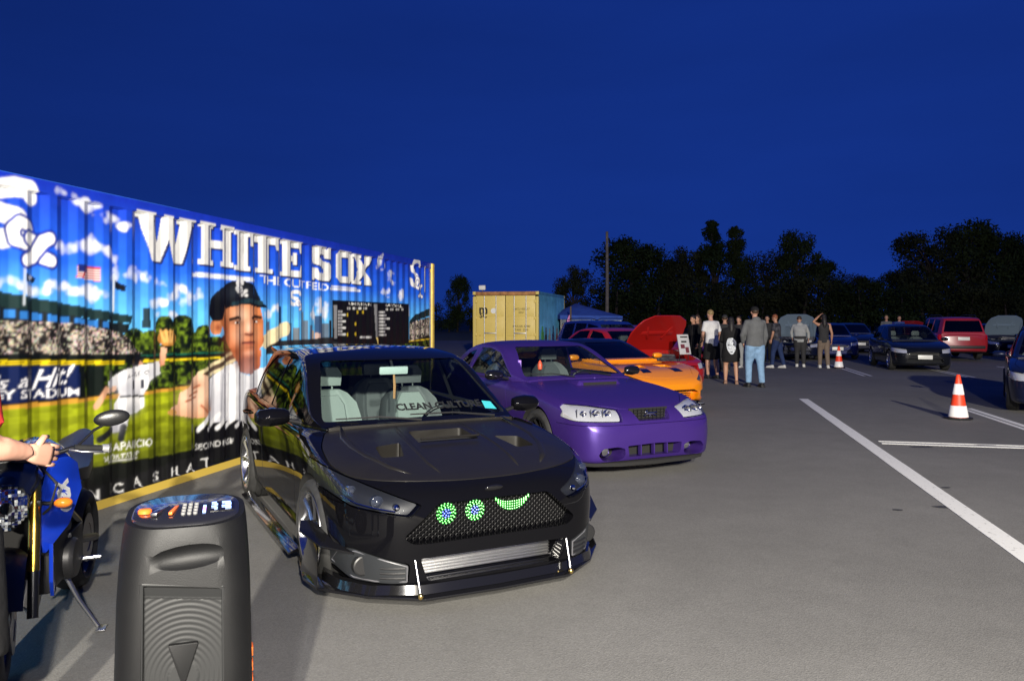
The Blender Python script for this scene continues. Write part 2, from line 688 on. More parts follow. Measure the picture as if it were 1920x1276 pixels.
MURAL = [
    ('c', None, 3.204, 2.56, 0.075, 0.042),
    ('c', None, 3.443, 2.498, 0.103, 0.039),
    ('c', None, 3.682, 2.428, 0.111, 0.041),
    ('c', None, 3.873, 2.374, 0.079, 0.032),
    ('c', None, 3.22, 2.132, 0.108, 0.05),
    ('c', None, 3.472, 2.176, 0.128, 0.061),
    ('c', None, 3.713, 2.117, 0.094, 0.054),
    ('c', None, 3.973, 1.964, 0.189, 0.056),
    ('c', None, 4.253, 1.916, 0.16, 0.058),
    ('c', None, 2.702, 1.856, 0.127, 0.05),
    ('c', None, 3.14, 1.836, 0.094, 0.037),
    ('c', None, 3.472, 1.784, 0.151, 0.057),
    ('c', None, 4.678, 1.796, 0.212, 0.093),
    ('c', None, 4.494, 1.615, 0.125, 0.04),
    ('c', None, 2.987, 1.789, 0.11, 0.033),
    ('c', None, 4.327, 1.737, 0.119, 0.045),
    ('c', None, 6.309, 1.655, 0.191, 0.075),
    ('c', None, 7.526, 1.665, 0.214, 0.126),
    ('c', None, 9.612, 2.466, 0.131, 0.101),
    ('c', None, 10.089, 2.237, 0.118, 0.096),
    ('c', None, 9.88, 2.019, 0.137, 0.069),
    ('c', None, 10.553, 1.952, 0.126, 0.081),
    ('c', None, 10.837, 1.719, 0.079, 0.092),
    ('c', None, 2.702, 1.607, 0.073, 0.031),
    ('p', (40, 60, 70), [(4.117, 1.494), (4.203, 1.493), (4.195, 1.672), (4.124, 1.671)], None),
    ('i', None, [(4.16, 1.412), (4.144, 1.375), (4.101, 1.346), (4.04, 1.332), (3.973, 1.334), (3.914, 1.352), (3.874, 1.383), (3.86, 1.419), (3.875, 1.455), (3.916, 1.483), (3.975, 1.498), (4.042, 1.497), (4.103, 1.479), (4.145, 1.448)]),
    ('i', None, [(4.055, 1.353), (4.039, 1.32), (3.998, 1.296), (3.938, 1.284), (3.873, 1.287), (3.816, 1.303), (3.777, 1.33), (3.763, 1.363), (3.778, 1.394), (3.818, 1.418), (3.875, 1.431), (3.94, 1.429), (4.0, 1.413), (4.041, 1.385)]),
    ('i', None, [(4.379, 1.367), (4.363, 1.32), (4.317, 1.284), (4.252, 1.266), (4.181, 1.269), (4.119, 1.293), (4.076, 1.331), (4.061, 1.377), (4.077, 1.422), (4.121, 1.457), (4.184, 1.476), (4.255, 1.475), (4.319, 1.452), (4.364, 1.413)]),
    ('i', None, [(4.541, 1.489), (4.529, 1.436), (4.494, 1.395), (4.444, 1.373), (4.39, 1.375), (4.341, 1.399), (4.309, 1.441), (4.297, 1.493), (4.309, 1.544), (4.343, 1.585), (4.392, 1.607), (4.446, 1.607), (4.495, 1.583), (4.53, 1.54)]),
    ('i', None, [(4.879, 1.458), (4.858, 1.39), (4.801, 1.337), (4.721, 1.309), (4.633, 1.313), (4.556, 1.345), (4.504, 1.4), (4.486, 1.466), (4.506, 1.531), (4.559, 1.583), (4.636, 1.612), (4.724, 1.612), (4.804, 1.581), (4.86, 1.525)]),
    ('i', None, [(5.01, 1.322), (4.98, 1.258), (4.897, 1.21), (4.781, 1.187), (4.655, 1.193), (4.546, 1.227), (4.473, 1.279), (4.448, 1.341), (4.475, 1.401), (4.55, 1.449), (4.66, 1.474), (4.785, 1.471), (4.901, 1.44), (4.982, 1.386)]),
    ('i', None, [(5.145, 1.4), (5.132, 1.348), (5.097, 1.307), (5.046, 1.286), (4.99, 1.288), (4.941, 1.313), (4.907, 1.355), (4.896, 1.406), (4.908, 1.457), (4.943, 1.497), (4.992, 1.518), (5.048, 1.517), (5.098, 1.493), (5.133, 1.45)]),
    ('i', None, [(5.529, 1.22), (5.496, 1.147), (5.402, 1.093), (5.27, 1.068), (5.129, 1.077), (5.006, 1.116), (4.924, 1.177), (4.896, 1.248), (4.926, 1.316), (5.01, 1.369), (5.134, 1.396), (5.276, 1.392), (5.406, 1.356), (5.498, 1.293)]),
    ('i', None, [(4.802, 1.25), (4.752, 1.221), (4.615, 1.202), (4.426, 1.198), (4.227, 1.208), (4.057, 1.23), (3.944, 1.258), (3.906, 1.288), (3.947, 1.315), (4.062, 1.334), (4.234, 1.341), (4.433, 1.334), (4.621, 1.313), (4.756, 1.283)]),
    ('i', None, [(5.642, 1.273), (5.621, 1.211), (5.564, 1.163), (5.483, 1.14), (5.395, 1.145), (5.318, 1.176), (5.265, 1.227), (5.247, 1.288), (5.267, 1.348), (5.32, 1.394), (5.398, 1.419), (5.486, 1.417), (5.567, 1.387), (5.623, 1.334)]),
    ('p', (25, 60, 110), [(6.479, 1.726), (6.58, 1.728), (6.58, 1.272), (6.479, 1.275)], None),
    ('p', (90, 110, 140), [(6.19, 1.549), (6.309, 1.549), (6.309, 1.281), (6.19, 1.284)], None),
    ('p', (70, 100, 140), [(6.669, 1.522), (6.826, 1.521), (6.826, 1.264), (6.669, 1.269)], None),
    ('p', (120, 130, 140), [(6.867, 1.461), (6.975, 1.46), (6.975, 1.259), (6.867, 1.263)], None),
    ('p', (110, 130, 150), [(7.072, 1.56), (7.214, 1.559), (7.214, 1.252), (7.072, 1.256)], None),
    ('p', (90, 110, 140), [(7.258, 1.491), (7.375, 1.49), (7.375, 1.246), (7.258, 1.25)], None),
    ('p', (60, 90, 130), [(7.435, 1.615), (7.618, 1.616), (7.618, 1.239), (7.435, 1.245)], None),
    ('p', (110, 130, 150), [(7.044, 1.661), (7.129, 1.661), (7.129, 1.254), (7.044, 1.257)], None),
    ('p', (100, 120, 140), [(7.634, 1.516), (7.792, 1.515), (7.792, 1.233), (7.634, 1.238)], None),
    ('p', (30, 40, 50), [(7.808, 1.558), (7.939, 1.558), (7.939, 1.228), (7.808, 1.233)], None),
    ('p', (190, 170, 150), [(7.331, 1.421), (7.42, 1.42), (7.42, 1.245), (7.331, 1.248)], None),
    ('p', (200, 170, 160), [(7.435, 1.391), (7.557, 1.389), (7.557, 1.241), (7.435, 1.245)], None),
    ('p', (28, 48, 48), [(1.545, 1.862), (2.613, 1.776), (3.973, 1.603), (3.946, 1.538), (2.613, 1.663), (1.545, 1.739)], None),
    ('p', (20, 28, 30), [(1.545, 1.739), (2.613, 1.667), (3.932, 1.533), (3.906, 1.45), (2.613, 1.561), (1.545, 1.632)], None),
    ('p', (50, 120, 200), [(1.545, 1.718), (2.613, 1.656), (3.682, 1.549), (3.682, 1.499), (2.613, 1.595), (1.545, 1.663)], None),
    ('p', (24, 30, 34), [(1.604, 1.767), (1.624, 1.765), (1.624, 1.693), (1.604, 1.693)], None),
    ('p', (24, 30, 34), [(1.682, 1.76), (1.703, 1.758), (1.703, 1.685), (1.682, 1.684)], None),
    ('p', (24, 30, 34), [(1.763, 1.752), (1.785, 1.75), (1.785, 1.676), (1.763, 1.675)], None),
    ('p', (24, 30, 34), [(1.847, 1.744), (1.87, 1.742), (1.87, 1.666), (1.847, 1.666)], None),
    ('p', (24, 30, 34), [(1.934, 1.736), (1.957, 1.733), (1.957, 1.656), (1.934, 1.656)], None),
    ('p', (24, 30, 34), [(2.024, 1.727), (2.048, 1.724), (2.048, 1.646), (2.024, 1.646)], None),
    ('p', (24, 30, 34), [(2.117, 1.718), (2.142, 1.715), (2.142, 1.636), (2.117, 1.636)], None),
    ('p', (24, 30, 34), [(2.213, 1.709), (2.24, 1.706), (2.24, 1.625), (2.213, 1.625)], None),
    ('p', (24, 30, 34), [(2.314, 1.699), (2.342, 1.696), (2.342, 1.614), (2.314, 1.613)], None),
    ('p', (24, 30, 34), [(2.418, 1.689), (2.447, 1.686), (2.447, 1.602), (2.418, 1.602)], None),
    ('p', (24, 30, 34), [(2.527, 1.679), (2.557, 1.676), (2.557, 1.59), (2.527, 1.59)], None),
    ('p', (24, 30, 34), [(2.64, 1.668), (2.671, 1.665), (2.671, 1.577), (2.64, 1.577)], None),
    ('p', (24, 30, 34), [(2.757, 1.657), (2.789, 1.653), (2.789, 1.564), (2.757, 1.564)], None),
    ('p', (24, 30, 34), [(2.879, 1.645), (2.913, 1.641), (2.913, 1.55), (2.879, 1.55)], None),
    ('p', (24, 30, 34), [(3.007, 1.633), (3.042, 1.629), (3.042, 1.536), (3.007, 1.536)], None),
    ('p', (24, 30, 34), [(3.14, 1.62), (3.177, 1.616), (3.177, 1.521), (3.14, 1.521)], None),
    ('p', (24, 30, 34), [(3.28, 1.607), (3.318, 1.603), (3.318, 1.505), (3.28, 1.505)], None),
    ('p', (24, 30, 34), [(3.426, 1.593), (3.466, 1.588), (3.466, 1.489), (3.426, 1.489)], None),
    ('p', (24, 30, 34), [(3.578, 1.578), (3.62, 1.574), (3.62, 1.471), (3.578, 1.472)], None),
    ('s', None, [(1.545, 1.632), (2.613, 1.569), (3.357, 1.542), (3.853, 1.456), (4.124, 1.26), (2.613, 1.327), (1.545, 1.375)]),
    ('p', (12, 16, 16), [(1.545, 1.375), (4.124, 1.264), (4.181, 1.218), (1.545, 1.338)], None),
    ('p', (10, 16, 14), [(1.545, 1.344), (5.54, 1.208), (5.54, 0.876), (3.357, 0.935), (1.545, 0.989)], None),
    ('i', None, [(3.414, 1.205), (5.54, 1.151), (5.54, 0.899), (3.414, 0.942)]),
    ('p', (16, 24, 20), [(3.483, 1.201), (3.627, 1.197), (3.627, 0.935), (3.483, 0.94)], None),
    ('p', (214, 190, 20), [(1.545, 1.344), (3.88, 1.215), (3.88, 1.183), (1.545, 1.307)], None),
    ('p', (120, 90, 10), [(1.545, 1.332), (3.88, 1.201), (3.88, 1.194), (1.545, 1.323)], None),
    ('p', (214, 190, 20), [(4.11, 1.212), (5.54, 1.173), (5.54, 1.153), (4.11, 1.189)], None),
    ('p', (20, 80, 60), [(4.11, 1.26), (5.54, 1.231), (5.54, 1.208), (4.11, 1.241)], None),
    ('p', (12, 26, 70), [(1.545, 1.295), (3.357, 1.208), (3.369, 0.951), (1.545, 1.001)], None),
    ('p', (142, 152, 22), [(1.545, 0.973), (3.414, 0.912), (5.54, 0.899), (7.841, 0.869), (10.706, 0.819), (12.196, 0.777), (12.196, 0.33), (7.841, 0.324), (5.54, 0.12), (4.327, 0.188), (3.357, 0.234), (1.545, 0.314)], (22, 30, 8)),
    ('p', (190, 140, 50), [(1.545, 0.989), (3.414, 0.938), (5.54, 0.91), (7.841, 0.89), (12.196, 0.798), (12.196, 0.767), (7.841, 0.861), (5.54, 0.881), (3.414, 0.903), (1.545, 0.958)], None),
    ('w', None, [(1.545, 0.958), (3.414, 0.895), (5.54, 0.864), (12.196, 0.716), (12.196, 0.33), (7.841, 0.324), (5.54, 0.12), (4.327, 0.188), (3.357, 0.234), (1.545, 0.314)]),
    ('p', (14, 16, 14), [(1.545, 0.437), (3.357, 0.371), (4.557, 0.297), (5.54, 0.292), (7.841, 0.397), (12.196, 0.412), (12.196, -0.076), (5.54, -0.04), (3.357, 0.072), (1.545, 0.069)], None),
    ('p', (38, 40, 42), [(6.19, 1.315), (8.005, 1.322), (9.418, 1.256), (9.418, 1.14), (6.19, 1.161)], None),
    ('i', None, [(7.841, 1.159), (12.196, 1.245), (12.196, 0.798), (7.841, 0.869)]),
    ('s', None, [(10.916, 1.496), (12.008, 1.61), (12.008, 1.269), (10.916, 1.18)]),
    ('p', (24, 40, 44), [(11.133, 1.627), (12.008, 1.771), (12.008, 1.63), (10.97, 1.496)], None),
    ('p', (20, 22, 22), [(10.916, 1.18), (12.008, 1.269), (12.008, 1.209), (10.916, 1.124)], None),
    ('p', (200, 170, 40), [(9.107, 1.167), (12.008, 1.209), (12.008, 1.184), (9.107, 1.142)], None),
    ('p', (12, 13, 14), [(7.955, 1.837), (10.89, 1.84), (10.89, 1.143), (9.312, 1.143), (7.955, 1.265)], None),
    ('p', (120, 120, 124), [(7.989, 1.764), (8.056, 1.765), (8.056, 1.306), (8.005, 1.307)], None),
    ('p', (120, 120, 124), [(9.396, 1.804), (9.482, 1.805), (9.503, 1.287), (9.439, 1.289)], None),
    ('p', (250, 220, 130), [(9.439, 1.289), (9.503, 1.287), (9.546, 1.169), (9.503, 1.17)], None),
    ('t', (210, 210, 205), 'AMERICAN', (8.439, 1.794), (9.25, 1.793), 0.04, 0),
    ('t', (210, 210, 205), 'NATIONAL', (9.835, 1.795), (10.578, 1.789), 0.044, 0),
    ('l', (200, 200, 200), 0.03, [(8.089, 1.677), (8.134, 1.677)]),
    ('l', (200, 200, 200), 0.03, [(8.151, 1.677), (8.195, 1.677)]),
    ('l', (200, 200, 200), 0.03, [(8.213, 1.678), (8.258, 1.678)]),
    ('l', (190, 190, 190), 0.03, [(9.612, 1.681), (9.669, 1.682)]),
    ('l', (190, 190, 190), 0.03, [(9.691, 1.682), (9.749, 1.682)]),
    ('l', (190, 190, 190), 0.03, [(9.771, 1.683), (9.83, 1.683)]),
    ('l', (200, 200, 200), 0.03, [(8.089, 1.631), (8.134, 1.631)]),
    ('l', (200, 200, 200), 0.03, [(8.151, 1.632), (8.195, 1.632)]),
    ('l', (200, 200, 200), 0.03, [(8.213, 1.632), (8.258, 1.632)]),
    ('l', (200, 200, 200), 0.03, [(8.276, 1.632), (8.321, 1.632)]),
    ('l', (190, 190, 190), 0.03, [(9.612, 1.63), (9.669, 1.63)]),
    ('l', (190, 190, 190), 0.03, [(9.691, 1.63), (9.749, 1.63)]),
    ('l', (190, 190, 190), 0.03, [(9.771, 1.63), (9.83, 1.631)]),
    ('l', (190, 190, 190), 0.03, [(9.853, 1.631), (9.912, 1.631)]),
    ('l', (200, 200, 200), 0.03, [(8.089, 1.586), (8.134, 1.586)]),
    ('l', (200, 200, 200), 0.03, [(8.151, 1.586), (8.195, 1.586)]),
    ('l', (200, 200, 200), 0.03, [(8.213, 1.586), (8.258, 1.586)]),
    ('l', (190, 190, 190), 0.03, [(9.612, 1.578), (9.669, 1.578)]),
    ('l', (190, 190, 190), 0.03, [(9.691, 1.578), (9.749, 1.578)]),
    ('l', (190, 190, 190), 0.03, [(9.771, 1.578), (9.83, 1.578)]),
    ('l', (190, 190, 190), 0.03, [(9.853, 1.578), (9.912, 1.578)]),
    ('l', (190, 190, 190), 0.03, [(9.935, 1.578), (9.995, 1.578)]),
    ('l', (200, 200, 200), 0.03, [(8.089, 1.541), (8.134, 1.54)]),
    ('l', (200, 200, 200), 0.03, [(8.151, 1.54), (8.195, 1.54)]),
    ('l', (200, 200, 200), 0.03, [(8.213, 1.54), (8.258, 1.54)]),
    ('l', (200, 200, 200), 0.03, [(8.276, 1.54), (8.321, 1.54)]),
    ('l', (190, 190, 190), 0.03, [(9.612, 1.527), (9.669, 1.527)]),
    ('l', (190, 190, 190), 0.03, [(9.691, 1.527), (9.749, 1.526)]),
    ('l', (190, 190, 190), 0.03, [(9.771, 1.526), (9.83, 1.526)]),
    ('l', (200, 200, 200), 0.03, [(8.089, 1.495), (8.134, 1.495)]),
    ('l', (200, 200, 200), 0.03, [(8.151, 1.495), (8.195, 1.495)]),
    ('l', (200, 200, 200), 0.03, [(8.213, 1.494), (8.258, 1.494)]),
    ('l', (190, 190, 190), 0.03, [(9.612, 1.475), (9.669, 1.475)]),
    ('l', (190, 190, 190), 0.03, [(9.691, 1.475), (9.749, 1.474)]),
    ('l', (190, 190, 190), 0.03, [(9.771, 1.474), (9.83, 1.474)]),
    ('l', (190, 190, 190), 0.03, [(9.853, 1.473), (9.912, 1.473)]),
    ('l', (200, 200, 200), 0.03, [(8.089, 1.45), (8.134, 1.45)]),
    ('l', (200, 200, 200), 0.03, [(8.151, 1.449), (8.195, 1.449)]),
    ('l', (200, 200, 200), 0.03, [(8.213, 1.449), (8.258, 1.448)]),
    ('l', (200, 200, 200), 0.03, [(8.276, 1.448), (8.321, 1.447)]),
    ('l', (190, 190, 190), 0.03, [(9.612, 1.424), (9.669, 1.423)]),
    ('l', (190, 190, 190), 0.03, [(9.691, 1.423), (9.749, 1.422)]),
    ('l', (190, 190, 190), 0.03, [(9.771, 1.422), (9.83, 1.421)]),
    ('l', (190, 190, 190), 0.03, [(9.853, 1.421), (9.912, 1.42)]),
    ('l', (190, 190, 190), 0.03, [(9.935, 1.42), (9.995, 1.419)]),
    ('l', (200, 200, 200), 0.03, [(8.089, 1.405), (8.134, 1.404)]),
    ('l', (200, 200, 200), 0.03, [(8.151, 1.404), (8.195, 1.403)]),
    ('l', (200, 200, 200), 0.03, [(8.213, 1.403), (8.258, 1.402)]),
    ('l', (190, 190, 190), 0.03, [(9.612, 1.372), (9.669, 1.371)]),
    ('l', (190, 190, 190), 0.03, [(9.691, 1.371), (9.749, 1.37)]),
    ('l', (190, 190, 190), 0.03, [(9.771, 1.37), (9.83, 1.369)]),
    ('l', (200, 200, 200), 0.03, [(8.089, 1.36), (8.134, 1.359)]),
    ('l', (200, 200, 200), 0.03, [(8.151, 1.358), (8.195, 1.357)]),
    ('l', (200, 200, 200), 0.03, [(8.213, 1.357), (8.258, 1.356)]),
    ('l', (200, 200, 200), 0.03, [(8.276, 1.356), (8.321, 1.355)]),
    ('l', (190, 190, 190), 0.03, [(9.612, 1.321), (9.669, 1.32)]),
    ('l', (190, 190, 190), 0.03, [(9.691, 1.319), (9.749, 1.318)]),
    ('l', (190, 190, 190), 0.03, [(9.771, 1.318), (9.83, 1.316)]),
    ('l', (190, 190, 190), 0.03, [(9.853, 1.316), (9.912, 1.315)]),
    ('l', (205, 205, 200), 0.035, [(8.385, 1.725), (8.421, 1.725)]),
    ('l', (205, 205, 200), 0.035, [(8.493, 1.726), (8.53, 1.727)]),
    ('l', (205, 205, 200), 0.035, [(8.604, 1.728), (8.641, 1.728)]),
    ('l', (205, 205, 200), 0.035, [(8.716, 1.729), (8.754, 1.729)]),
    ('l', (205, 205, 200), 0.035, [(8.831, 1.73), (8.869, 1.731)]),
    ('l', (205, 205, 200), 0.035, [(8.948, 1.732), (8.987, 1.732)]),
    ('l', (205, 205, 200), 0.035, [(9.067, 1.733), (9.107, 1.734)]),
    ('l', (205, 205, 200), 0.035, [(9.903, 1.727), (9.949, 1.727)]),
    ('l', (205, 205, 200), 0.035, [(10.03, 1.728), (10.077, 1.729)]),
    ('l', (205, 205, 200), 0.035, [(10.16, 1.73), (10.208, 1.73)]),
    ('l', (205, 205, 200), 0.035, [(10.293, 1.731), (10.341, 1.732)]),
    ('l', (205, 205, 200), 0.035, [(10.428, 1.733), (10.478, 1.733)]),
    ('l', (205, 205, 200), 0.035, [(10.566, 1.734), (10.617, 1.735)]),
    ('l', (220, 190, 40), 0.05, [(8.378, 1.633), (8.428, 1.634)]),
    ('l', (220, 190, 40), 0.05, [(8.652, 1.502), (8.705, 1.502)]),
    ('l', (220, 190, 40), 0.05, [(8.746, 1.674), (8.8, 1.675)]),
    ('l', (220, 190, 40), 0.05, [(8.92, 1.676), (8.975, 1.676)]),
    ('l', (220, 190, 40), 0.05, [(8.652, 1.354), (8.705, 1.353)]),
    ('l', (220, 190, 40), 0.05, [(8.378, 1.352), (8.428, 1.351)]),
    ('l', (190, 190, 190), 0.03, [(8.869, 1.302), (9.067, 1.297)]),
    ('l', (190, 190, 190), 0.03, [(9.107, 1.296), (9.312, 1.292)]),
    ('l', (200, 210, 220), 0.02, [(2.832, 1.96), (2.822, 1.686)]),
    ('p', (15, 18, 26), [(2.841, 1.918), (2.952, 1.884), (2.938, 1.847), (2.841, 1.855)], None),
    ('p', (210, 210, 210), [(2.913, 1.886), (2.912, 1.881), (2.909, 1.877), (2.903, 1.873), (2.897, 1.87), (2.889, 1.869), (2.882, 1.869), (2.875, 1.871), (2.87, 1.875), (2.866, 1.879), (2.865, 1.884), (2.866, 1.889), (2.87, 1.893), (2.875, 1.897), (2.882, 1.9), (2.889, 1.901), (2.897, 1.9), (2.903, 1.898), (2.909, 1.895), (2.912, 1.891)], None),
    ('l', (220, 228, 235), 0.025, [(3.77, 1.953), (3.763, 1.648)]),
    ('p', (15, 18, 26), [(3.789, 1.904), (3.893, 1.862), (3.88, 1.811), (3.789, 1.835)], None),
    ('p', (190, 60, 60), [(3.335, 2.006), (3.596, 2.001), (3.59, 1.885), (3.329, 1.908)], None),
    ('p', (225, 215, 215), [(3.335, 1.991), (3.596, 1.988), (3.596, 1.977), (3.335, 1.982)], None),
    ('p', (225, 215, 215), [(3.335, 1.971), (3.596, 1.966), (3.596, 1.955), (3.335, 1.962)], None),
    ('p', (225, 215, 215), [(3.335, 1.952), (3.596, 1.944), (3.596, 1.934), (3.335, 1.943)], None),
    ('p', (225, 215, 215), [(3.335, 1.932), (3.596, 1.923), (3.596, 1.912), (3.335, 1.923)], None),
    ('p', (225, 215, 215), [(3.335, 1.912), (3.596, 1.901), (3.596, 1.89), (3.335, 1.904)], None),
    ('p', (30, 40, 110), [(3.346, 2.015), (3.46, 2.01), (3.46, 1.953), (3.341, 1.955)], None),
    ('g', (226, 226, 224), 'W', 4.02, 4.861, 2.108, 2.541),
    ('g', (226, 226, 224), 'H', 4.939, 5.54, 2.121, 2.557),
    ('g', (226, 226, 224), 'I', 5.55, 5.853, 2.105, 2.536),
    ('g', (226, 226, 224), 'T', 5.853, 6.492, 2.102, 2.532),
    ('g', (226, 226, 224), 'E', 6.542, 7.072, 2.092, 2.532),
    ('g', (226, 226, 224), 'S', 7.331, 7.873, 2.084, 2.538),
    ('g', (226, 226, 224), 'O', 8.039, 8.604, 2.087, 2.534),
    ('g', (226, 226, 224), 'X', 8.567, 9.292, 2.082, 2.529),
    ('l', (225, 230, 240), 0.035, [(4.844, 2.012), (5.963, 2.007)]),
    ('l', (225, 230, 240), 0.02, [(4.904, 2.031), (5.919, 2.028)]),
    ('l', (225, 230, 240), 0.035, [(7.841, 1.986), (8.85, 1.992)]),
    ('l', (225, 230, 240), 0.02, [(7.873, 2.024), (8.754, 2.021)]),
    ('t', (225, 230, 240), 'THE OUTFIELD', (6.075, 2.03), (7.792, 1.999), 0.099, 0),
    ('l', (240, 240, 240), 0.143, [(2.891, 2.487), (2.87, 2.533), (2.74, 2.536), (2.587, 2.492), (2.515, 2.425), (2.542, 2.365), (2.655, 2.338), (2.774, 2.315), (2.82, 2.258), (2.774, 2.185), (2.655, 2.149), (2.542, 2.161), (2.495, 2.216)]),
    ('l', (240, 240, 240), 0.065, [(2.855, 2.467), (2.927, 2.463)]),
    ('l', (240, 240, 240), 0.065, [(2.463, 2.235), (2.531, 2.225)]),
    ('l', (20, 44, 150), 0.123, [(2.791, 2.289), (2.873, 2.264), (2.891, 2.193), (2.832, 2.128), (2.757, 2.15), (2.734, 2.224), (2.791, 2.289)]),
    ('l', (240, 240, 240), 0.081, [(2.791, 2.289), (2.873, 2.264), (2.891, 2.193), (2.832, 2.128), (2.757, 2.15), (2.734, 2.224), (2.791, 2.289)]),
    ('l', (20, 44, 150), 0.137, [(2.879, 2.177), (2.939, 2.158), (3.013, 2.04), (3.076, 2.019)]),
    ('l', (240, 240, 240), 0.091, [(2.879, 2.177), (2.939, 2.158), (3.013, 2.04), (3.076, 2.019)]),
    ('l', (20, 44, 150), 0.137, [(3.064, 2.19), (3.013, 2.165), (2.927, 2.038), (2.855, 2.013)]),
    ('l', (240, 240, 240), 0.091, [(3.064, 2.19), (3.013, 2.165), (2.927, 2.038), (2.855, 2.013)]),
    ('l', (240, 240, 240), 0.083, [(11.447, 2.542), (11.427, 2.599), (11.3, 2.618), (11.147, 2.585), (11.073, 2.512), (11.1, 2.434), (11.216, 2.39), (11.334, 2.351), (11.379, 2.278), (11.334, 2.195), (11.216, 2.162), (11.1, 2.185), (11.051, 2.257)]),
    ('l', (240, 240, 240), 0.037, [(11.413, 2.523), (11.482, 2.51)]),
    ('l', (240, 240, 240), 0.037, [(11.018, 2.283), (11.089, 2.264)]),
    ('l', (20, 44, 150), 0.071, [(11.351, 2.317), (11.43, 2.281), (11.447, 2.194), (11.39, 2.123), (11.317, 2.154), (11.294, 2.245), (11.351, 2.317)]),
    ('l', (240, 240, 240), 0.046, [(11.351, 2.317), (11.43, 2.281), (11.447, 2.194), (11.39, 2.123), (11.317, 2.154), (11.294, 2.245), (11.351, 2.317)]),
    ('l', (20, 44, 150), 0.079, [(11.436, 2.177), (11.494, 2.15), (11.563, 2.007), (11.622, 1.979)]),
    ('l', (240, 240, 240), 0.052, [(11.436, 2.177), (11.494, 2.15), (11.563, 2.007), (11.622, 1.979)]),
    ('l', (20, 44, 150), 0.079, [(11.61, 2.178), (11.563, 2.153), (11.482, 2.01), (11.413, 1.985)]),
    ('l', (240, 240, 240), 0.052, [(11.61, 2.178), (11.563, 2.153), (11.482, 2.01), (11.413, 1.985)]),
    ('l', (240, 240, 240), 0.044, [(6.992, 1.887), (6.982, 1.906), (6.921, 1.914), (6.847, 1.904), (6.811, 1.879), (6.824, 1.852), (6.88, 1.835), (6.937, 1.821), (6.959, 1.795), (6.937, 1.767), (6.88, 1.756), (6.824, 1.765), (6.8, 1.79)]),
    ('l', (240, 240, 240), 0.02, [(6.975, 1.88), (7.008, 1.875)]),
    ('l', (240, 240, 240), 0.02, [(6.784, 1.8), (6.818, 1.792)]),
    ('l', (20, 44, 150), 0.038, [(6.945, 1.809), (6.984, 1.796), (6.992, 1.766), (6.964, 1.742), (6.929, 1.753), (6.918, 1.785), (6.945, 1.809)]),
    ('l', (240, 240, 240), 0.025, [(6.945, 1.809), (6.984, 1.796), (6.992, 1.766), (6.964, 1.742), (6.929, 1.753), (6.918, 1.785), (6.945, 1.809)]),
    ('l', (20, 44, 150), 0.042, [(6.986, 1.76), (7.014, 1.75), (7.047, 1.7), (7.075, 1.691)]),
    ('l', (240, 240, 240), 0.028, [(6.986, 1.76), (7.014, 1.75), (7.047, 1.7), (7.075, 1.691)]),
    ('l', (20, 44, 150), 0.042, [(7.07, 1.759), (7.047, 1.751), (7.008, 1.702), (6.975, 1.694)]),
    ('l', (240, 240, 240), 0.028, [(7.07, 1.759), (7.047, 1.751), (7.008, 1.702), (6.975, 1.694)]),
    ('l', (210, 215, 225), 0.06, [(11.734, 2.516), (11.734, 2.092)]),
    ('p', (18, 20, 24), [(3.959, 1.23), (4.055, 1.263), (4.138, 1.23), (4.11, 1.155), (4.013, 1.142), (3.946, 1.174)], None),
    ('p', (190, 140, 110), [(4.096, 1.204), (4.131, 1.183), (4.11, 1.146), (4.068, 1.148)], None),
    ('p', (215, 170, 140), [(4.349, 1.131), (4.41, 1.147), (4.44, 1.305), (4.379, 1.318)], (190, 120, 90)),
    ('p', (190, 130, 60), [(4.597, 1.391), (4.59, 1.368), (4.571, 1.347), (4.541, 1.331), (4.504, 1.322), (4.463, 1.32), (4.423, 1.325), (4.387, 1.336), (4.359, 1.354), (4.341, 1.375), (4.334, 1.398), (4.341, 1.421), (4.359, 1.441), (4.387, 1.457), (4.423, 1.467), (4.463, 1.47), (4.504, 1.466), (4.541, 1.454), (4.571, 1.437), (4.59, 1.415)], None),
    ('p', (120, 70, 30), [(4.533, 1.413), (4.53, 1.402), (4.52, 1.393), (4.504, 1.385), (4.485, 1.381), (4.463, 1.38), (4.442, 1.382), (4.423, 1.387), (4.407, 1.395), (4.398, 1.405), (4.394, 1.416), (4.398, 1.427), (4.407, 1.436), (4.423, 1.444), (4.442, 1.448), (4.463, 1.45), (4.485, 1.448), (4.504, 1.442), (4.52, 1.434), (4.53, 1.424)], None),
    ('l', (225, 175, 100), 0.03, [(4.417, 1.366), (4.372, 1.466)]),
    ('l', (225, 175, 100), 0.03, [(4.444, 1.365), (4.425, 1.465)]),
    ('l', (225, 175, 100), 0.03, [(4.471, 1.364), (4.479, 1.465)]),
    ('l', (225, 175, 100), 0.03, [(4.498, 1.364), (4.533, 1.464)]),
    ('p', (225, 180, 150), [(3.639, 0.978), (3.688, 1.009), (3.815, 1.008), (3.802, 0.963), (3.688, 0.947)], None),
    ('l', (200, 150, 120), 0.05, [(3.651, 0.986), (3.596, 0.902), (3.56, 0.853)]),
    ('p', (236, 236, 238), [(3.669, 1.047), (3.893, 1.14), (4.055, 1.158), (4.357, 1.19), (4.372, 1.065), (4.203, 1.024), (4.124, 0.886), (3.84, 0.914), (3.802, 1.009), (3.688, 0.992)], (196, 196, 204)),
    ('p', (236, 236, 238), [(3.834, 0.915), (4.131, 0.891), (4.138, 0.789), (4.055, 0.742), (3.926, 0.748), (3.893, 0.613), (3.789, 0.6), (3.7, 0.63), (3.725, 0.681), (3.789, 0.764), (3.77, 0.839)], (170, 170, 180)),
    ('p', (24, 24, 28), [(3.84, 0.919), (4.131, 0.895), (4.131, 0.876), (3.84, 0.9)], None),
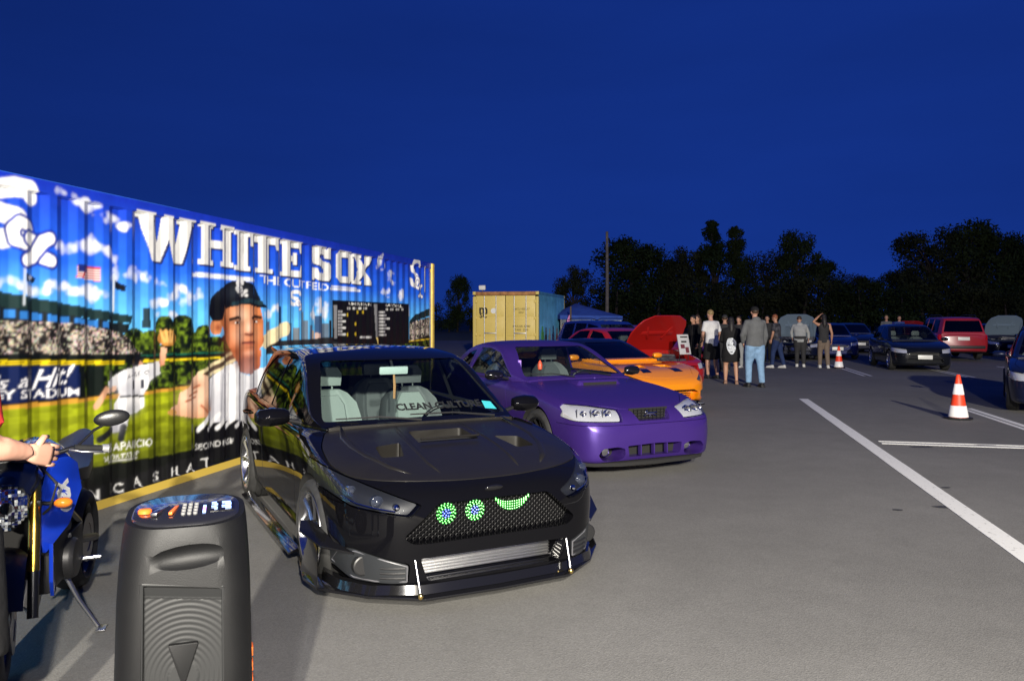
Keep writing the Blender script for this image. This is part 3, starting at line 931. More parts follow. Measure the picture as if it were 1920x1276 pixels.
    ('l', (26, 28, 32), 0.06, [(3.725, 0.636), (3.651, 0.602), (3.59, 0.575)]),
    ('l', (26, 28, 32), 0.06, [(3.866, 0.644), (3.847, 0.545)]),
    ('b', (170, 172, 184), 3.88, 0.975, 0.092, 0.074, 0.6),
    ('b', (250, 250, 252), 4.055, 1.068, 0.11, 0.057, 0.6),
    ('b', (150, 152, 164), 3.973, 0.779, 0.094, 0.057, 0.6),
    ('b', (160, 160, 172), 3.808, 0.688, 0.051, 0.083, 0.5),
    ('b', (176, 178, 190), 4.217, 1.081, 0.101, 0.048, 0.5),
    ('t', (40, 44, 60), 'APARICIO', (3.906, 1.075), (4.181, 1.098), 0.038, 0),
    ('t', (30, 34, 50), '11', (3.979, 0.994), (4.138, 1.0), 0.08, 0),
    ('t', (225, 225, 225), 'LUIS APARICIO', (3.548, 0.498), (4.224, 0.46), 0.069, 0),
    ('t', (215, 215, 215), 'SHORTSTOP', (3.627, 0.409), (4.082, 0.382), 0.042, 0),
    ('l', (200, 200, 200), 0.012, [(3.682, 0.373), (4.055, 0.344)]),
    ('l', (222, 205, 160), 0.12, [(4.974, 0.997), (5.54, 1.173), (6.19, 1.34)]),
    ('l', (236, 222, 178), 0.17, [(6.19, 1.315), (6.43, 1.397), (6.656, 1.457)]),
    ('l', (70, 50, 30), 0.05, [(5.018, 1.01), (5.54, 1.173)]),
    ('p', (200, 110, 60), [(5.499, 1.249), (6.098, 1.226), (6.075, 0.984), (5.853, 0.957), (5.642, 1.006)], (150, 70, 36)),
    ('p', (236, 236, 240), [(5.118, 0.954), (5.342, 1.06), (5.6, 1.113), (5.662, 1.005), (5.831, 0.947), (6.075, 1.014), (6.43, 1.043), (6.948, 0.894), (7.375, 0.586), (7.375, 0.239), (6.43, 0.297), (5.136, 0.472), (5.081, 0.696)], (205, 205, 214)),
    ('l', (150, 154, 166), 0.012, [(5.191, 1.014), (5.136, 0.472)]),
    ('l', (150, 154, 166), 0.012, [(5.333, 1.004), (5.285, 0.452)]),
    ('l', (150, 154, 166), 0.012, [(5.479, 0.994), (5.44, 0.431)]),
    ('l', (150, 154, 166), 0.012, [(5.631, 0.984), (5.6, 0.409)]),
    ('l', (150, 154, 166), 0.012, [(5.789, 0.973), (5.767, 0.387)]),
    ('l', (150, 154, 166), 0.012, [(5.952, 0.962), (5.941, 0.363)]),
    ('l', (150, 154, 166), 0.012, [(6.121, 0.95), (6.121, 0.339)]),
    ('l', (150, 154, 166), 0.012, [(6.297, 0.938), (6.309, 0.314)]),
    ('l', (150, 154, 166), 0.012, [(6.479, 0.926), (6.504, 0.287)]),
    ('l', (150, 154, 166), 0.012, [(6.669, 0.913), (6.708, 0.26)]),
    ('l', (150, 154, 166), 0.012, [(6.867, 0.899), (6.921, 0.231)]),
    ('p', (200, 120, 70), [(5.266, 1.563), (5.323, 1.658), (5.54, 1.729), (6.075, 1.744), (6.121, 1.562), (6.132, 1.317), (6.052, 1.198), (5.875, 1.134), (5.662, 1.168), (5.479, 1.267), (5.381, 1.417)], (196, 104, 56)),
    ('b', (232, 196, 168), 5.704, 1.621, 0.189, 0.117, 0.75),
    ('b', (226, 180, 150), 5.662, 1.4, 0.166, 0.128, 0.7),
    ('b', (214, 150, 108), 6.007, 1.405, 0.1, 0.121, 0.6),
    ('b', (120, 52, 26), 5.401, 1.439, 0.087, 0.192, 0.85),
    ('b', (120, 56, 30), 5.54, 1.219, 0.181, 0.069, 0.7),
    ('b', (110, 50, 28), 5.853, 1.135, 0.238, 0.053, 0.6),
    ('p', (206, 130, 84), [(5.314, 1.491), (5.309, 1.465), (5.297, 1.442), (5.278, 1.424), (5.255, 1.412), (5.228, 1.409), (5.202, 1.414), (5.179, 1.426), (5.161, 1.444), (5.149, 1.467), (5.145, 1.493), (5.149, 1.518), (5.161, 1.541), (5.179, 1.559), (5.203, 1.57), (5.229, 1.574), (5.255, 1.57), (5.278, 1.559), (5.297, 1.54), (5.309, 1.517)], None),
    ('b', (130, 62, 38), 5.257, 1.486, 0.038, 0.044, 0.9),
    ('b', (96, 48, 30), 5.6, 1.54, 0.113, 0.028, 0.8),
    ('b', (96, 48, 30), 5.996, 1.55, 0.1, 0.03, 0.8),
    ('l', (40, 26, 20), 0.035, [(5.499, 1.569), (5.6, 1.592), (5.693, 1.58)]),
    ('l', (40, 26, 20), 0.035, [(5.897, 1.586), (5.985, 1.604), (6.087, 1.592)]),
    ('p', (232, 220, 210), [(5.652, 1.534), (5.649, 1.53), (5.642, 1.526), (5.631, 1.523), (5.616, 1.522), (5.6, 1.521), (5.585, 1.522), (5.57, 1.524), (5.559, 1.527), (5.552, 1.53), (5.55, 1.534), (5.552, 1.538), (5.559, 1.542), (5.571, 1.544), (5.585, 1.546), (5.6, 1.547), (5.616, 1.546), (5.631, 1.544), (5.642, 1.541), (5.649, 1.538)], None),
    ('p', (232, 220, 210), [(6.047, 1.544), (6.044, 1.54), (6.037, 1.536), (6.026, 1.533), (6.012, 1.531), (5.996, 1.531), (5.981, 1.531), (5.967, 1.533), (5.956, 1.536), (5.949, 1.54), (5.946, 1.544), (5.949, 1.548), (5.956, 1.552), (5.967, 1.555), (5.981, 1.556), (5.996, 1.557), (6.012, 1.556), (6.026, 1.554), (6.037, 1.551), (6.044, 1.548)], None),
    ('p', (34, 26, 24), [(5.625, 1.534), (5.624, 1.53), (5.62, 1.526), (5.615, 1.523), (5.608, 1.521), (5.6, 1.521), (5.593, 1.521), (5.586, 1.523), (5.581, 1.526), (5.577, 1.53), (5.576, 1.534), (5.577, 1.538), (5.581, 1.542), (5.586, 1.545), (5.593, 1.547), (5.6, 1.547), (5.608, 1.546), (5.615, 1.545), (5.62, 1.542), (5.624, 1.538)], None),
    ('p', (34, 26, 24), [(6.01, 1.544), (6.008, 1.539), (6.005, 1.536), (5.999, 1.533), (5.993, 1.531), (5.985, 1.53), (5.977, 1.531), (5.971, 1.533), (5.965, 1.536), (5.962, 1.54), (5.961, 1.544), (5.962, 1.548), (5.965, 1.552), (5.971, 1.555), (5.977, 1.557), (5.985, 1.558), (5.993, 1.557), (5.999, 1.555), (6.005, 1.552), (6.008, 1.548)], None),
    ('b', (240, 200, 175), 5.831, 1.479, 0.043, 0.071, 0.8),
    ('b', (120, 60, 38), 5.853, 1.402, 0.087, 0.024, 0.8),
    ('l', (110, 54, 36), 0.022, [(5.789, 1.409), (5.853, 1.396), (5.919, 1.413)]),
    ('b', (150, 60, 46), 5.853, 1.307, 0.13, 0.021, 0.85),
    ('l', (90, 36, 28), 0.018, [(5.735, 1.311), (5.853, 1.319), (5.985, 1.309)]),
    ('b', (130, 70, 44), 5.864, 1.259, 0.098, 0.018, 0.6),
    ('b', (228, 180, 150), 5.853, 1.2, 0.098, 0.03, 0.5),
    ('b', (120, 52, 28), 5.662, 1.086, 0.145, 0.058, 0.7),
    ('p', (14, 16, 20), [(5.118, 1.629), (5.154, 1.782), (5.295, 1.897), (5.519, 1.98), (5.767, 1.997), (5.985, 1.947), (6.075, 1.829), (6.098, 1.757), (6.285, 1.704), (6.052, 1.707), (5.789, 1.739), (5.54, 1.712), (5.362, 1.664), (5.323, 1.563), (5.191, 1.553)], None),
    ('l', (30, 52, 60), 0.05, [(5.54, 1.735), (5.853, 1.782), (6.098, 1.757)]),
    ('l', (240, 240, 240), 0.055, [(5.738, 1.973), (5.73, 1.986), (5.683, 1.991), (5.626, 1.983), (5.598, 1.965), (5.609, 1.946), (5.652, 1.935), (5.696, 1.926), (5.712, 1.908), (5.696, 1.888), (5.652, 1.88), (5.609, 1.885), (5.59, 1.903)]),
    ('l', (240, 240, 240), 0.025, [(5.725, 1.968), (5.75, 1.965)]),
    ('l', (240, 240, 240), 0.025, [(5.578, 1.909), (5.605, 1.904)]),
    ('l', (14, 16, 20), 0.048, [(5.702, 1.918), (5.731, 1.909), (5.738, 1.888), (5.717, 1.871), (5.689, 1.878), (5.681, 1.9), (5.702, 1.918)]),
    ('l', (240, 240, 240), 0.031, [(5.702, 1.918), (5.731, 1.909), (5.738, 1.888), (5.717, 1.871), (5.689, 1.878), (5.681, 1.9), (5.702, 1.918)]),
    ('l', (14, 16, 20), 0.053, [(5.733, 1.884), (5.755, 1.878), (5.78, 1.843), (5.801, 1.837)]),
    ('l', (240, 240, 240), 0.035, [(5.733, 1.884), (5.755, 1.878), (5.78, 1.843), (5.801, 1.837)]),
    ('l', (14, 16, 20), 0.053, [(5.797, 1.885), (5.78, 1.879), (5.75, 1.844), (5.725, 1.837)]),
    ('l', (240, 240, 240), 0.035, [(5.797, 1.885), (5.78, 1.879), (5.75, 1.844), (5.725, 1.837)]),
    ('b', (52, 60, 74), 5.642, 1.864, 0.414, 0.081, 0.35),
    ('b', (4, 6, 10), 5.247, 1.674, 0.131, 0.122, 0.6),
    ('b', (150, 152, 164), 5.247, 0.678, 0.169, 0.277, 0.6),
    ('b', (160, 162, 172), 5.853, 0.791, 0.174, 0.356, 0.5),
    ('b', (252, 252, 252), 5.54, 0.761, 0.161, 0.229, 0.6),
    ('b', (160, 162, 174), 6.682, 0.652, 0.311, 0.325, 0.5),
    ('p', (230, 190, 160), [(4.819, 0.977), (4.957, 1.036), (5.081, 0.989), (5.118, 0.856), (5.081, 0.74), (5.154, 0.656), (5.118, 0.573), (4.836, 0.597), (4.589, 0.658), (4.463, 0.703), (4.494, 0.74), (4.621, 0.757), (4.653, 0.866), (4.768, 0.908)], (205, 150, 115)),
    ('b', (245, 212, 190), 4.853, 0.785, 0.171, 0.115, 0.6),
    ('b', (150, 86, 60), 5.081, 0.675, 0.081, 0.097, 0.6),
    ('b', (160, 96, 70), 4.904, 0.917, 0.104, 0.043, 0.5),
    ('l', (160, 90, 60), 0.02, [(4.836, 0.881), (4.957, 0.913)]),
    ('l', (160, 90, 60), 0.02, [(4.768, 0.824), (4.922, 0.852)]),
    ('l', (160, 90, 60), 0.02, [(4.719, 0.777), (4.904, 0.801)]),
    ('l', (160, 90, 60), 0.02, [(4.974, 0.708), (5.063, 0.634)]),
    ('p', (200, 150, 80), [(4.613, 0.681), (4.608, 0.672), (4.596, 0.665), (4.577, 0.661), (4.552, 0.659), (4.525, 0.661), (4.499, 0.666), (4.475, 0.673), (4.456, 0.682), (4.444, 0.691), (4.44, 0.701), (4.444, 0.71), (4.456, 0.717), (4.475, 0.721), (4.499, 0.723), (4.526, 0.721), (4.552, 0.717), (4.577, 0.71), (4.596, 0.701), (4.608, 0.691)], None),
    ('p', (16, 16, 18), [(4.887, 0.506), (5.54, 0.498), (5.853, 0.435), (5.853, 0.079), (4.887, 0.146)], None),
    ('l', (215, 215, 218), 0.05, [(4.939, 0.467), (5.118, 0.605)]),
    ('l', (215, 215, 218), 0.05, [(5.09, 0.457), (5.276, 0.587)]),
    ('l', (215, 215, 218), 0.05, [(5.247, 0.446), (5.44, 0.567)]),
    ('l', (215, 215, 218), 0.05, [(5.41, 0.435), (5.611, 0.547)]),
    ('l', (215, 215, 218), 0.05, [(5.58, 0.424), (5.789, 0.525)]),
    ('t', (200, 200, 200), 'SECOND BASE', (4.896, 0.303), (5.54, 0.269), 0.06, 0),
    ('p', (22, 22, 24), [(3.302, 0.25), (3.53, 0.229), (3.53, 0.097), (3.302, 0.115)], None),
    ('t', (222, 222, 222), 'I', (3.369, 0.172), (3.46, 0.163), 0.073, 0),
    ('p', (22, 22, 24), [(3.42, 0.213), (3.657, 0.189), (3.657, 0.055), (3.42, 0.075)], None),
    ('t', (222, 222, 222), 'N', (3.489, 0.133), (3.584, 0.123), 0.075, 0),
    ('p', (22, 22, 24), [(3.707, 0.211), (3.926, 0.194), (3.926, 0.055), (3.707, 0.066)], None),
    ('t', (222, 222, 222), 'C', (3.763, 0.131), (3.866, 0.121), 0.078, 0),
    ('p', (22, 22, 24), [(3.939, 0.219), (4.174, 0.203), (4.174, 0.058), (3.939, 0.07)], None),
    ('t', (222, 222, 222), 'A', (4.0, 0.137), (4.11, 0.126), 0.08, 0),
    ('p', (22, 22, 24), [(4.167, 0.223), (4.417, 0.206), (4.417, 0.057), (4.167, 0.069)], None),
    ('t', (222, 222, 222), 'S', (4.231, 0.138), (4.349, 0.127), 0.083, 0),
    ('p', (22, 22, 24), [(4.425, 0.225), (4.694, 0.207), (4.694, 0.052), (4.425, 0.065)], None),
    ('t', (222, 222, 222), 'H', (4.494, 0.137), (4.621, 0.125), 0.086, 0),
    ('p', (22, 22, 24), [(4.645, 0.221), (4.93, 0.202), (4.93, 0.043), (4.645, 0.056)], None),
    ('t', (222, 222, 222), 'A', (4.719, 0.13), (4.853, 0.118), 0.088, 0),
    ('p', (22, 22, 24), [(4.887, 0.226), (5.191, 0.207), (5.191, 0.042), (4.887, 0.056)], None),
    ('t', (222, 222, 222), 'T', (4.965, 0.132), (5.108, 0.12), 0.092, 0),
    ('t', (225, 225, 230), "It's a", (2.443, 1.122), (2.87, 1.126), 0.098, 0.3),
    ('t', (240, 240, 245), 'Hit!', (2.918, 1.122), (3.313, 1.143), 0.148, 0.45),
    ('t', (230, 230, 235), 'KEY STADIUM', (2.527, 1.041), (3.357, 0.995), 0.067, 0),
]

# ------------------------------------------------------------------ mural, painted into a fine grid on the steel
def lin(c):
    c = np.array(c, float) / 255
    return np.where(c <= 0.04045, c / 12.92, ((c + 0.055) / 1.055) ** 2.4)


CELL = 0.01
ML, MH = 12.19, 2.63
NX, NY = int(ML / CELL), int(MH / CELL)
AA, BB = np.meshgrid((np.arange(NX + 1)) * CELL, (np.arange(NY + 1)) * CELL)


def vnoise(shape, cell, seed):
    r = np.random.default_rng(seed)
    h, w = shape
    gh, gw = int(h / cell) + 3, int(w / cell) + 3
    g = r.random((gh, gw))
    y, x = np.arange(h) / cell, np.arange(w) / cell
    yi, xi = y.astype(int), x.astype(int)
    fy, fx = (y - yi)[:, None], (x - xi)[None, :]
    fy, fx = fy * fy * (3 - 2 * fy), fx * fx * (3 - 2 * fx)
    a, b_ = g[yi][:, xi], g[yi][:, xi + 1]
    c, d = g[yi + 1][:, xi], g[yi + 1][:, xi + 1]
    return (a * (1 - fx) + b_ * fx) * (1 - fy) + (c * (1 - fx) + d * fx) * fy


def inside(poly, A, B):
    r = np.zeros(A.shape, bool)
    n = len(poly)
    for i in range(n):
        (x0, y0), (x1, y1) = poly[i], poly[(i + 1) % n]
        if y0 == y1:
            continue
        c = ((y0 > B) != (y1 > B)) & (A < (x1 - x0) * (B - y0) / (y1 - y0) + x0)
        r ^= c
    return r


def window(pts, pad=0.0):
    a = [p[0] for p in pts]
    b_ = [p[1] for p in pts]
    i0, i1 = max(0, int((min(a) - pad) / CELL)), min(NX + 1, int((max(a) + pad) / CELL) + 2)
    j0, j1 = max(0, int((min(b_) - pad) / CELL)), min(NY + 1, int((max(b_) + pad) / CELL) + 2)
    return (slice(j0, j1), slice(i0, i1)) if i1 > i0 and j1 > j0 else None


GLYPH = {
    'W': [(0, 1), (.30, 1), (.30, .88), (.27, .88), (.36, .38), (.44, 1), (.60, 1), (.67, .38), (.76, .88), (.70, .88), (.70, 1), (1, 1), (1, .88), (.94, .88), (.78, 0), (.60, 0), (.52, .5), (.42, 0), (.24, 0), (.06, .88), (0, .88)],
    'H': [(0, 1), (.42, 1), (.42, .88), (.36, .88), (.36, .60), (.64, .60), (.64, .88), (.58, .88), (.58, 1), (1, 1), (1, .88), (.94, .88), (.94, .12), (1, .12), (1, 0), (.58, 0), (.58, .12), (.64, .12), (.64, .42), (.36, .42), (.36, .12), (.42, .12), (.42, 0), (0, 0), (0, .12), (.06, .12), (.06, .88), (0, .88)],
    'I': [(0, 1), (1, 1), (1, .88), (.86, .88), (.86, .12), (1, .12), (1, 0), (0, 0), (0, .12), (.14, .12), (.14, .88), (0, .88)],
    'T': [(0, 1), (1, 1), (1, .66), (.88, .66), (.84, .80), (.68, .80), (.68, .12), (.78, .12), (.78, 0), (.22, 0), (.22, .12), (.32, .12), (.32, .80), (.16, .80), (.12, .66), (0, .66)],
    'E': [(0, 1), (.97, 1), (.97, .68), (.84, .68), (.80, .82), (.44, .82), (.44, .60), (.60, .60), (.60, .68), (.72, .68), (.72, .34), (.60, .34), (.60, .43), (.44, .43), (.44, .18), (.84, .18), (.88, .34), (1, .34), (1, 0), (0, 0), (0, .12), (.10, .12), (.10, .88), (0, .88)],
    'S': [(.14, 1), (.70, 1), (.78, .93), (.82, 1), (.96, 1), (.96, .66), (.70, .66), (.66, .78), (.40, .78), (.36, .72), (.36, .66), (.42, .62), (.90, .54), (1, .44), (1, .12), (.86, 0), (.30, 0), (.20, .07), (.16, 0), (.02, 0), (.02, .36), (.28, .36), (.34, .22), (.62, .22), (.66, .27), (.66, .34), (.60, .38), (.12, .48), (0, .58), (0, .88)],
    'O': [(.16, 1), (.84, 1), (1, .86), (1, .14), (.84, 0), (.16, 0), (0, .14), (0, .5), (.36, .5), (.36, .20), (.64, .20), (.64, .80), (.36, .80), (.36, .5), (0, .5), (0, .86)],
    'X': [(0, 1), (.42, 1), (.42, .88), (.38, .88), (.52, .66), (.66, .88), (.60, .88), (.60, 1), (1, 1), (1, .88), (.93, .88), (.68, .50), (.94, .12), (1, .12), (1, 0), (.58, 0), (.58, .12), (.64, .12), (.50, .34), (.36, .12), (.42, .12), (.42, 0), (0, 0), (0, .12), (.07, .12), (.33, .5), (.07, .88), (0, .88)],
}


def paint_mural():
    top, mid, low = lin((24, 52, 185)), lin((36, 100, 232)), lin((96, 190, 250))
    t = np.clip((BB - 1.55) / 1.05, 0, 1)[..., None]
    img = np.where(t > 0.45, mid + (top - mid) * (t - 0.45) / 0.55, low + (mid - low) * t / 0.45)
    n1, n2 = vnoise(AA.shape, 9, 1), vnoise(AA.shape, 4, 2)
    n3, n4 = vnoise(AA.shape, 1.7, 3), vnoise(AA.shape, 22, 4)
    speck = RNG.random((*AA.shape, 3))
    for op in MURAL:
        k, c = op[0], op[1]
        if k == 'c':
            _, _, a, b_, ra, rb = op
            w = window([(a - 2 * ra, b_ - 2.2 * rb), (a + 2 * ra, b_ + 2.2 * rb)])
            if not w:
                continue
            d = ((AA[w] - a) / ra) ** 2 + ((BB[w] - b_) / rb) ** 2
            f = np.clip(1.15 - d * 0.6 - (n1[w] - 0.4) * 2.2 - (n2[w] - 0.5) * 0.9, 0, 1)[..., None] * 0.92
            img[w] = img[w] * (1 - f) + lin((236, 240, 250)) * f
            continue
        if k == 'b':
            _, _, a, b_, ra, rb, al = op
            w = window([(a - 2 * ra, b_ - 2 * rb), (a + 2 * ra, b_ + 2 * rb)])
            if w:
                f = (al * np.exp(-1.1 * (((AA[w] - a) / ra) ** 2 + ((BB[w] - b_) / rb) ** 2)))[..., None]
                img[w] = img[w] * (1 - f) + lin(c) * f
            continue
        if k == 'l':
            _, _, wd, pts = op
            w = window(pts, wd)
            if not w:
                continue
            dm = np.full(AA[w].shape, 9.0)
            for (x0, y0), (x1, y1) in zip(pts[:-1], pts[1:]):
                dx, dy = x1 - x0, y1 - y0
                L2 = dx * dx + dy * dy + 1e-12
                tt = np.clip(((AA[w] - x0) * dx + (BB[w] - y0) * dy) / L2, 0, 1)
                dm = np.minimum(dm, np.hypot(AA[w] - x0 - tt * dx, BB[w] - y0 - tt * dy))
            f = np.clip((wd / 2 - dm) / CELL + 0.5, 0, 1)[..., None]
            img[w] = img[w] * (1 - f) + lin(c) * f
            continue
        if k == 'g':
            _, _, ch, a0, a1, b0, b1 = op
            pts = [(a0 + x * (a1 - a0), b0 + y * (b1 - b0)) for x, y in GLYPH[ch]]
            for dx, dy, cc in ((0.02, -0.02, (20, 30, 90)), (0, 0, c)):
                q = [(x + dx, y + dy) for x, y in pts]
                w = window(q)
                s = inside(q, AA[w], BB[w])
                img[w][s] = lin(cc)
            continue
        if k == 't':
            _, _, txt, p0, p1, hh, sh = op
            me = text_mesh(txt, 1.0, shear=sh, bold=0.012)
            vs = np.array([v.co[:2] for v in me.vertices])
            if len(vs) == 0:
                continue
            lo, hi = vs.min(0), vs.max(0)
            u = (vs - lo) / np.maximum(hi - lo, 1e-6)
            pa = p0[0] + u[:, 0] * (p1[0] - p0[0])
            pb = p0[1] + u[:, 0] * (p1[1] - p0[1]) + (u[:, 1] - 0.5) * hh
            me.calc_loop_triangles()
            for tri in me.loop_triangles:
                q = [(pa[i], pb[i]) for i in tri.vertices]
                w = window(q)
                if w:
                    s = inside(q, AA[w], BB[w])
                    img[w][s] = lin(c)
            bpy.data.meshes.remove(me)
            continue
        pts = op[2]
        w = window(pts)
        if not w:
            continue
        s = inside(pts, AA[w], BB[w])
        if k == 'p':
            if len(op) > 3 and op[3]:
                ys = [p[1] for p in pts]
                f = np.clip((max(ys) - BB[w]) / max(1e-3, max(ys) - min(ys)), 0, 1)[..., None] ** 1.3
                cc = lin(c) * (1 - f) + lin(op[3]) * f
                img[w][s] = cc[s]
            else:
                img[w][s] = lin(c)
        elif k == 's':      # a packed crowd: light dots over dark
            v = np.clip((n3[w] * .75 + n1[w] * .4 - 0.44) * 2.6, 0, 1)[..., None]
            hue = 0.55 + 0.45 * speck[w]
            warm = np.array([1.0, 0.90, 0.80])
            img[w][s] = (lin((26, 24, 24)) * (1 - v) + lin((215, 210, 205)) * hue * warm * v)[s]
        elif k == 'i':      # foliage
            v = np.clip((n2[w] - 0.35) * 2.0 * n3[w] * 1.6, 0, 1)[..., None]
            img[w][s] = (lin((10, 20, 8)) * (1 - v) + lin((96, 120, 26)) * v)[s]
        elif k == 'w':      # mown turf
            band = (0.82 + 0.30 * (np.sin(BB[w] * 46 + n1[w] * 2) > 0) + (n2[w] - 0.5) * 0.35)[..., None]
            img[w][s] = (img[w] * band)[s]
    soft = img.copy()
    for ax in (0, 1):
        soft = (np.roll(soft, 1, ax) + np.roll(soft, -1, ax) + 2 * soft) / 4
    img = img * .35 + soft * .65
    img *= (0.86 + 0.28 * n4 * n1 + 0.10 * (n2 - .5))[..., None]
    img[BB < 0.078] = (0.62, 0.44, 0.08)
    return np.clip(img, 0, 1)


def corr(a):
    """Depth of the corrugated sheet, 0 at the outer flats, 1 at the inner ones."""
    p = (np.asarray(a) / 0.278) % 1.0
    return np.clip(np.where(p < 0.26, 0, np.where(p < 0.5, (p - 0.26) / 0.24, np.where(p < 0.76, 1.0, (1.0 - p) / 0.24))), 0, 1)


def steel(name, col, rough=0.45, rust=0.25):
    m = bpy.data.materials.new(name)
    m.use_nodes = True
    nt = m.node_tree
    b = nt.nodes['Principled BSDF']
    b.inputs['Roughness'].default_value = rough
    tc = nt.nodes.new('ShaderNodeTexCoord')
    t = nt.nodes.new('ShaderNodeTexNoise')
    t.inputs['Scale'].default_value = 3.0
    t.inputs['Detail'].default_value = 9
    t.inputs['Roughness'].default_value = 0.7
    nt.links.new(tc.outputs['Object'], t.inputs['Vector'])
    cr = nt.nodes.new('ShaderNodeValToRGB')
    e = cr.color_ramp.elements
    e[0].position, e[0].color = 0.0, (col[0] * 0.8, col[1] * 0.8, col[2] * 0.8, 1)
    e[1].position, e[1].color = 0.62, (*col, 1)
    k = cr.color_ramp.elements.new(0.80 - rust * 0.2)
    k.color = (0.16, 0.07, 0.03, 1)
    nt.links.new(t.outputs['Fac'], cr.inputs[0])
    nt.links.new(cr.outputs[0], b.inputs['Base Color'])
    return m


M_YSTEEL = steel('yellow_container_steel', (0.64, 0.50, 0.12))
M_BSTEEL = steel('blue_container_steel', (0.02, 0.05, 0.30), rust=0.1)


def vinyl():
    m = bpy.data.materials.new('printed_vinyl')
    m.use_nodes = True
    nt = m.node_tree
    b = nt.nodes['Principled BSDF']
    b.inputs['Roughness'].default_value = 0.42
    b.inputs['Specular IOR Level'].default_value = 0.4
    a = nt.nodes.new('ShaderNodeVertexColor')
    a.layer_name = 'print'
    nt.links.new(a.outputs[0], b.inputs['Base Color'])
    return m


M_VINYL = vinyl()


def skin_panel(x0, x1, H, cell, colours=None, zlo=0.10, zhi=0.11, depth=0.028):
    """A corrugated sheet in the plane y=0 (outer flats), facing -y, running along x, with flat edges top and bottom."""
    nx, nz = int(round((x1 - x0) / cell)), int(round(H / (cell if colours is not None else 0.4)))
    xs = np.linspace(x0, x1, nx + 1)
    zs = np.linspace(0, H, nz + 1)
    if colours is None:
        zs = np.array([0.06, zlo, zlo + 0.02, H * 0.5, H - zhi - 0.02, H - zhi, H])
        nz = len(zs) - 1
    X, Z = np.meshgrid(xs, zs)
    msk = ((Z > zlo + 0.005) & (Z < H - zhi - 0.005)).astype(float)
    Y = msk * (0.004 + depth * corr(X))
    V = np.stack([X, Y, Z], -1).reshape(-1, 3)
    i = np.arange((nz + 1) * (nx + 1)).reshape(nz + 1, nx + 1)
    F = np.stack([i[:-1, :-1], i[:-1, 1:], i[1:, 1:], i[1:, :-1]], -1).reshape(-1, 4)
    me = bpy.data.meshes.new('side_panel')
    me.vertices.add(len(V))
    me.vertices.foreach_set('co', V.ravel())
    me.loops.add(F.size)
    me.loops.foreach_set('vertex_index', F.ravel().astype(np.int32))
    me.polygons.add(len(F))
    me.polygons.foreach_set('loop_start', np.arange(0, F.size, 4, dtype=np.int32))
    me.polygons.foreach_set('loop_total', np.full(len(F), 4, np.int32))
    me.update(calc_edges=True)
    if colours is not None:
        at = me.color_attributes.new('print', 'FLOAT_COLOR', 'POINT')
        c = np.ones((len(V), 4), np.float32)
        c[:, :3] = colours.reshape(-1, 3)
        at.data.foreach_set('color', c.ravel())
    return me


def container_shell(root, L, H, m_post, m_side, post_w=0.16, Wd=2.44, front_panel=None):
    """Frame, roof, back and end walls of a shipping container; long front wall lies in local y=0, the box behind it (+y)."""
    for x in (post_w / 2, L - post_w / 2):
        for y in (0.055, Wd - 0.055):
            MB().box((x, y, H / 2), (post_w, 0.11, H - 0.36), None).build('corner_post', m_post, root, bevel=0.01)
            for z in (0.06, H - 0.06):
                MB().box((x, y, z), (post_w + 0.012, 0.125, 0.12)).build('corner_casting', m_post, root, bevel=0.012)
    for y in (0.05, Wd - 0.05):
        MB().box((L / 2, y + (0.012 if y < 1 else -0.012), 0.03), (L - 2 * post_w - 0.02, 0.10, 0.07)).build('bottom_rail', M_YSTEEL, root, bevel=0.008)
    if front_panel is None:
        front_panel = put('side_panel', skin_panel(post_w, L - post_w, H, 0.0348), m_side, root)
    me = skin_panel(post_w, L - post_w, H, 0.0348)
    b_ = put('side_panel', me, m_side, root, loc=(L, Wd, 0), rot=(0, 0, math.pi))
    e = skin_panel(0.11, Wd - 0.11, H, 0.0348)
    put('end_panel', e, m_side, root, loc=(0, Wd, 0), rot=(0, 0, -math.pi / 2))
    MB().box((L / 2, Wd / 2, H - 0.03), (L - 0.36, Wd - 0.1, 0.04)).build('roof', m_side, root)
    return front_panel


CON0 = Vector((-4.203, 2.98, 0))
CON_ANG = math.atan2(LD.y, LD.x)
con = empty('shipping_container', CON0, CON_ANG)
# local +x runs away along the wall; the wall's visible face looks to local -y
tag(con, 'long corrugated container wrapped in a blue baseball mural with white lettering', 'shipping container')
_img = paint_mural()
_me = skin_panel(0, ML, MH, CELL, _img, zlo=0.075, zhi=0.10)
put('side_panel', _me, M_VINYL, con)
container_shell(con, ML, MH, M_BSTEEL, M_BSTEEL, front_panel=con)
MB().box((ML - 0.075, -0.012, MH / 2), (0.13, 0.05, MH - 0.02)).build('foul_pole', mat('pole_yellow', (0.72, 0.52, 0.10), 0.45, var=0.15), con, bevel=0.02)['label'] = 'yellow painted corner post at the far end'

# ------------------------------------------------------------------ cars
M_TYRE = mat('tyre_rubber', (0.022, 0.022, 0.022), 0.75, bump=0.2, bscale=80, var=0.3, scale=20)
M_TRIM = mat('black_trim', (0.012, 0.012, 0.013), 0.45, bump=0.05, bscale=200)
M_GLOSSB = mat('gloss_black_trim', (0.006, 0.006, 0.007), 0.12, coat=0.6)
M_DARK = mat('underbody_black', (0.008, 0.008, 0.008), 0.9)
M_CHROME = mat('chrome', (0.85, 0.85, 0.86), 0.08, 1.0)
M_ALU = mat('brushed_aluminium', (0.72, 0.72, 0.72), 0.3, 1.0, bump=0.04, bscale=120)
M_RIMS = mat('silver_wheel', (0.62, 0.62, 0.63), 0.22, 1.0)
M_RIMB = mat('black_wheel', (0.015, 0.015, 0.016), 0.25, 0.3, coat=0.5)
M_DISC = mat('brake_disc', (0.35, 0.33, 0.32), 0.35, 1.0)
M_INT = mat('dark_interior', (0.012, 0.012, 0.013), 0.7)
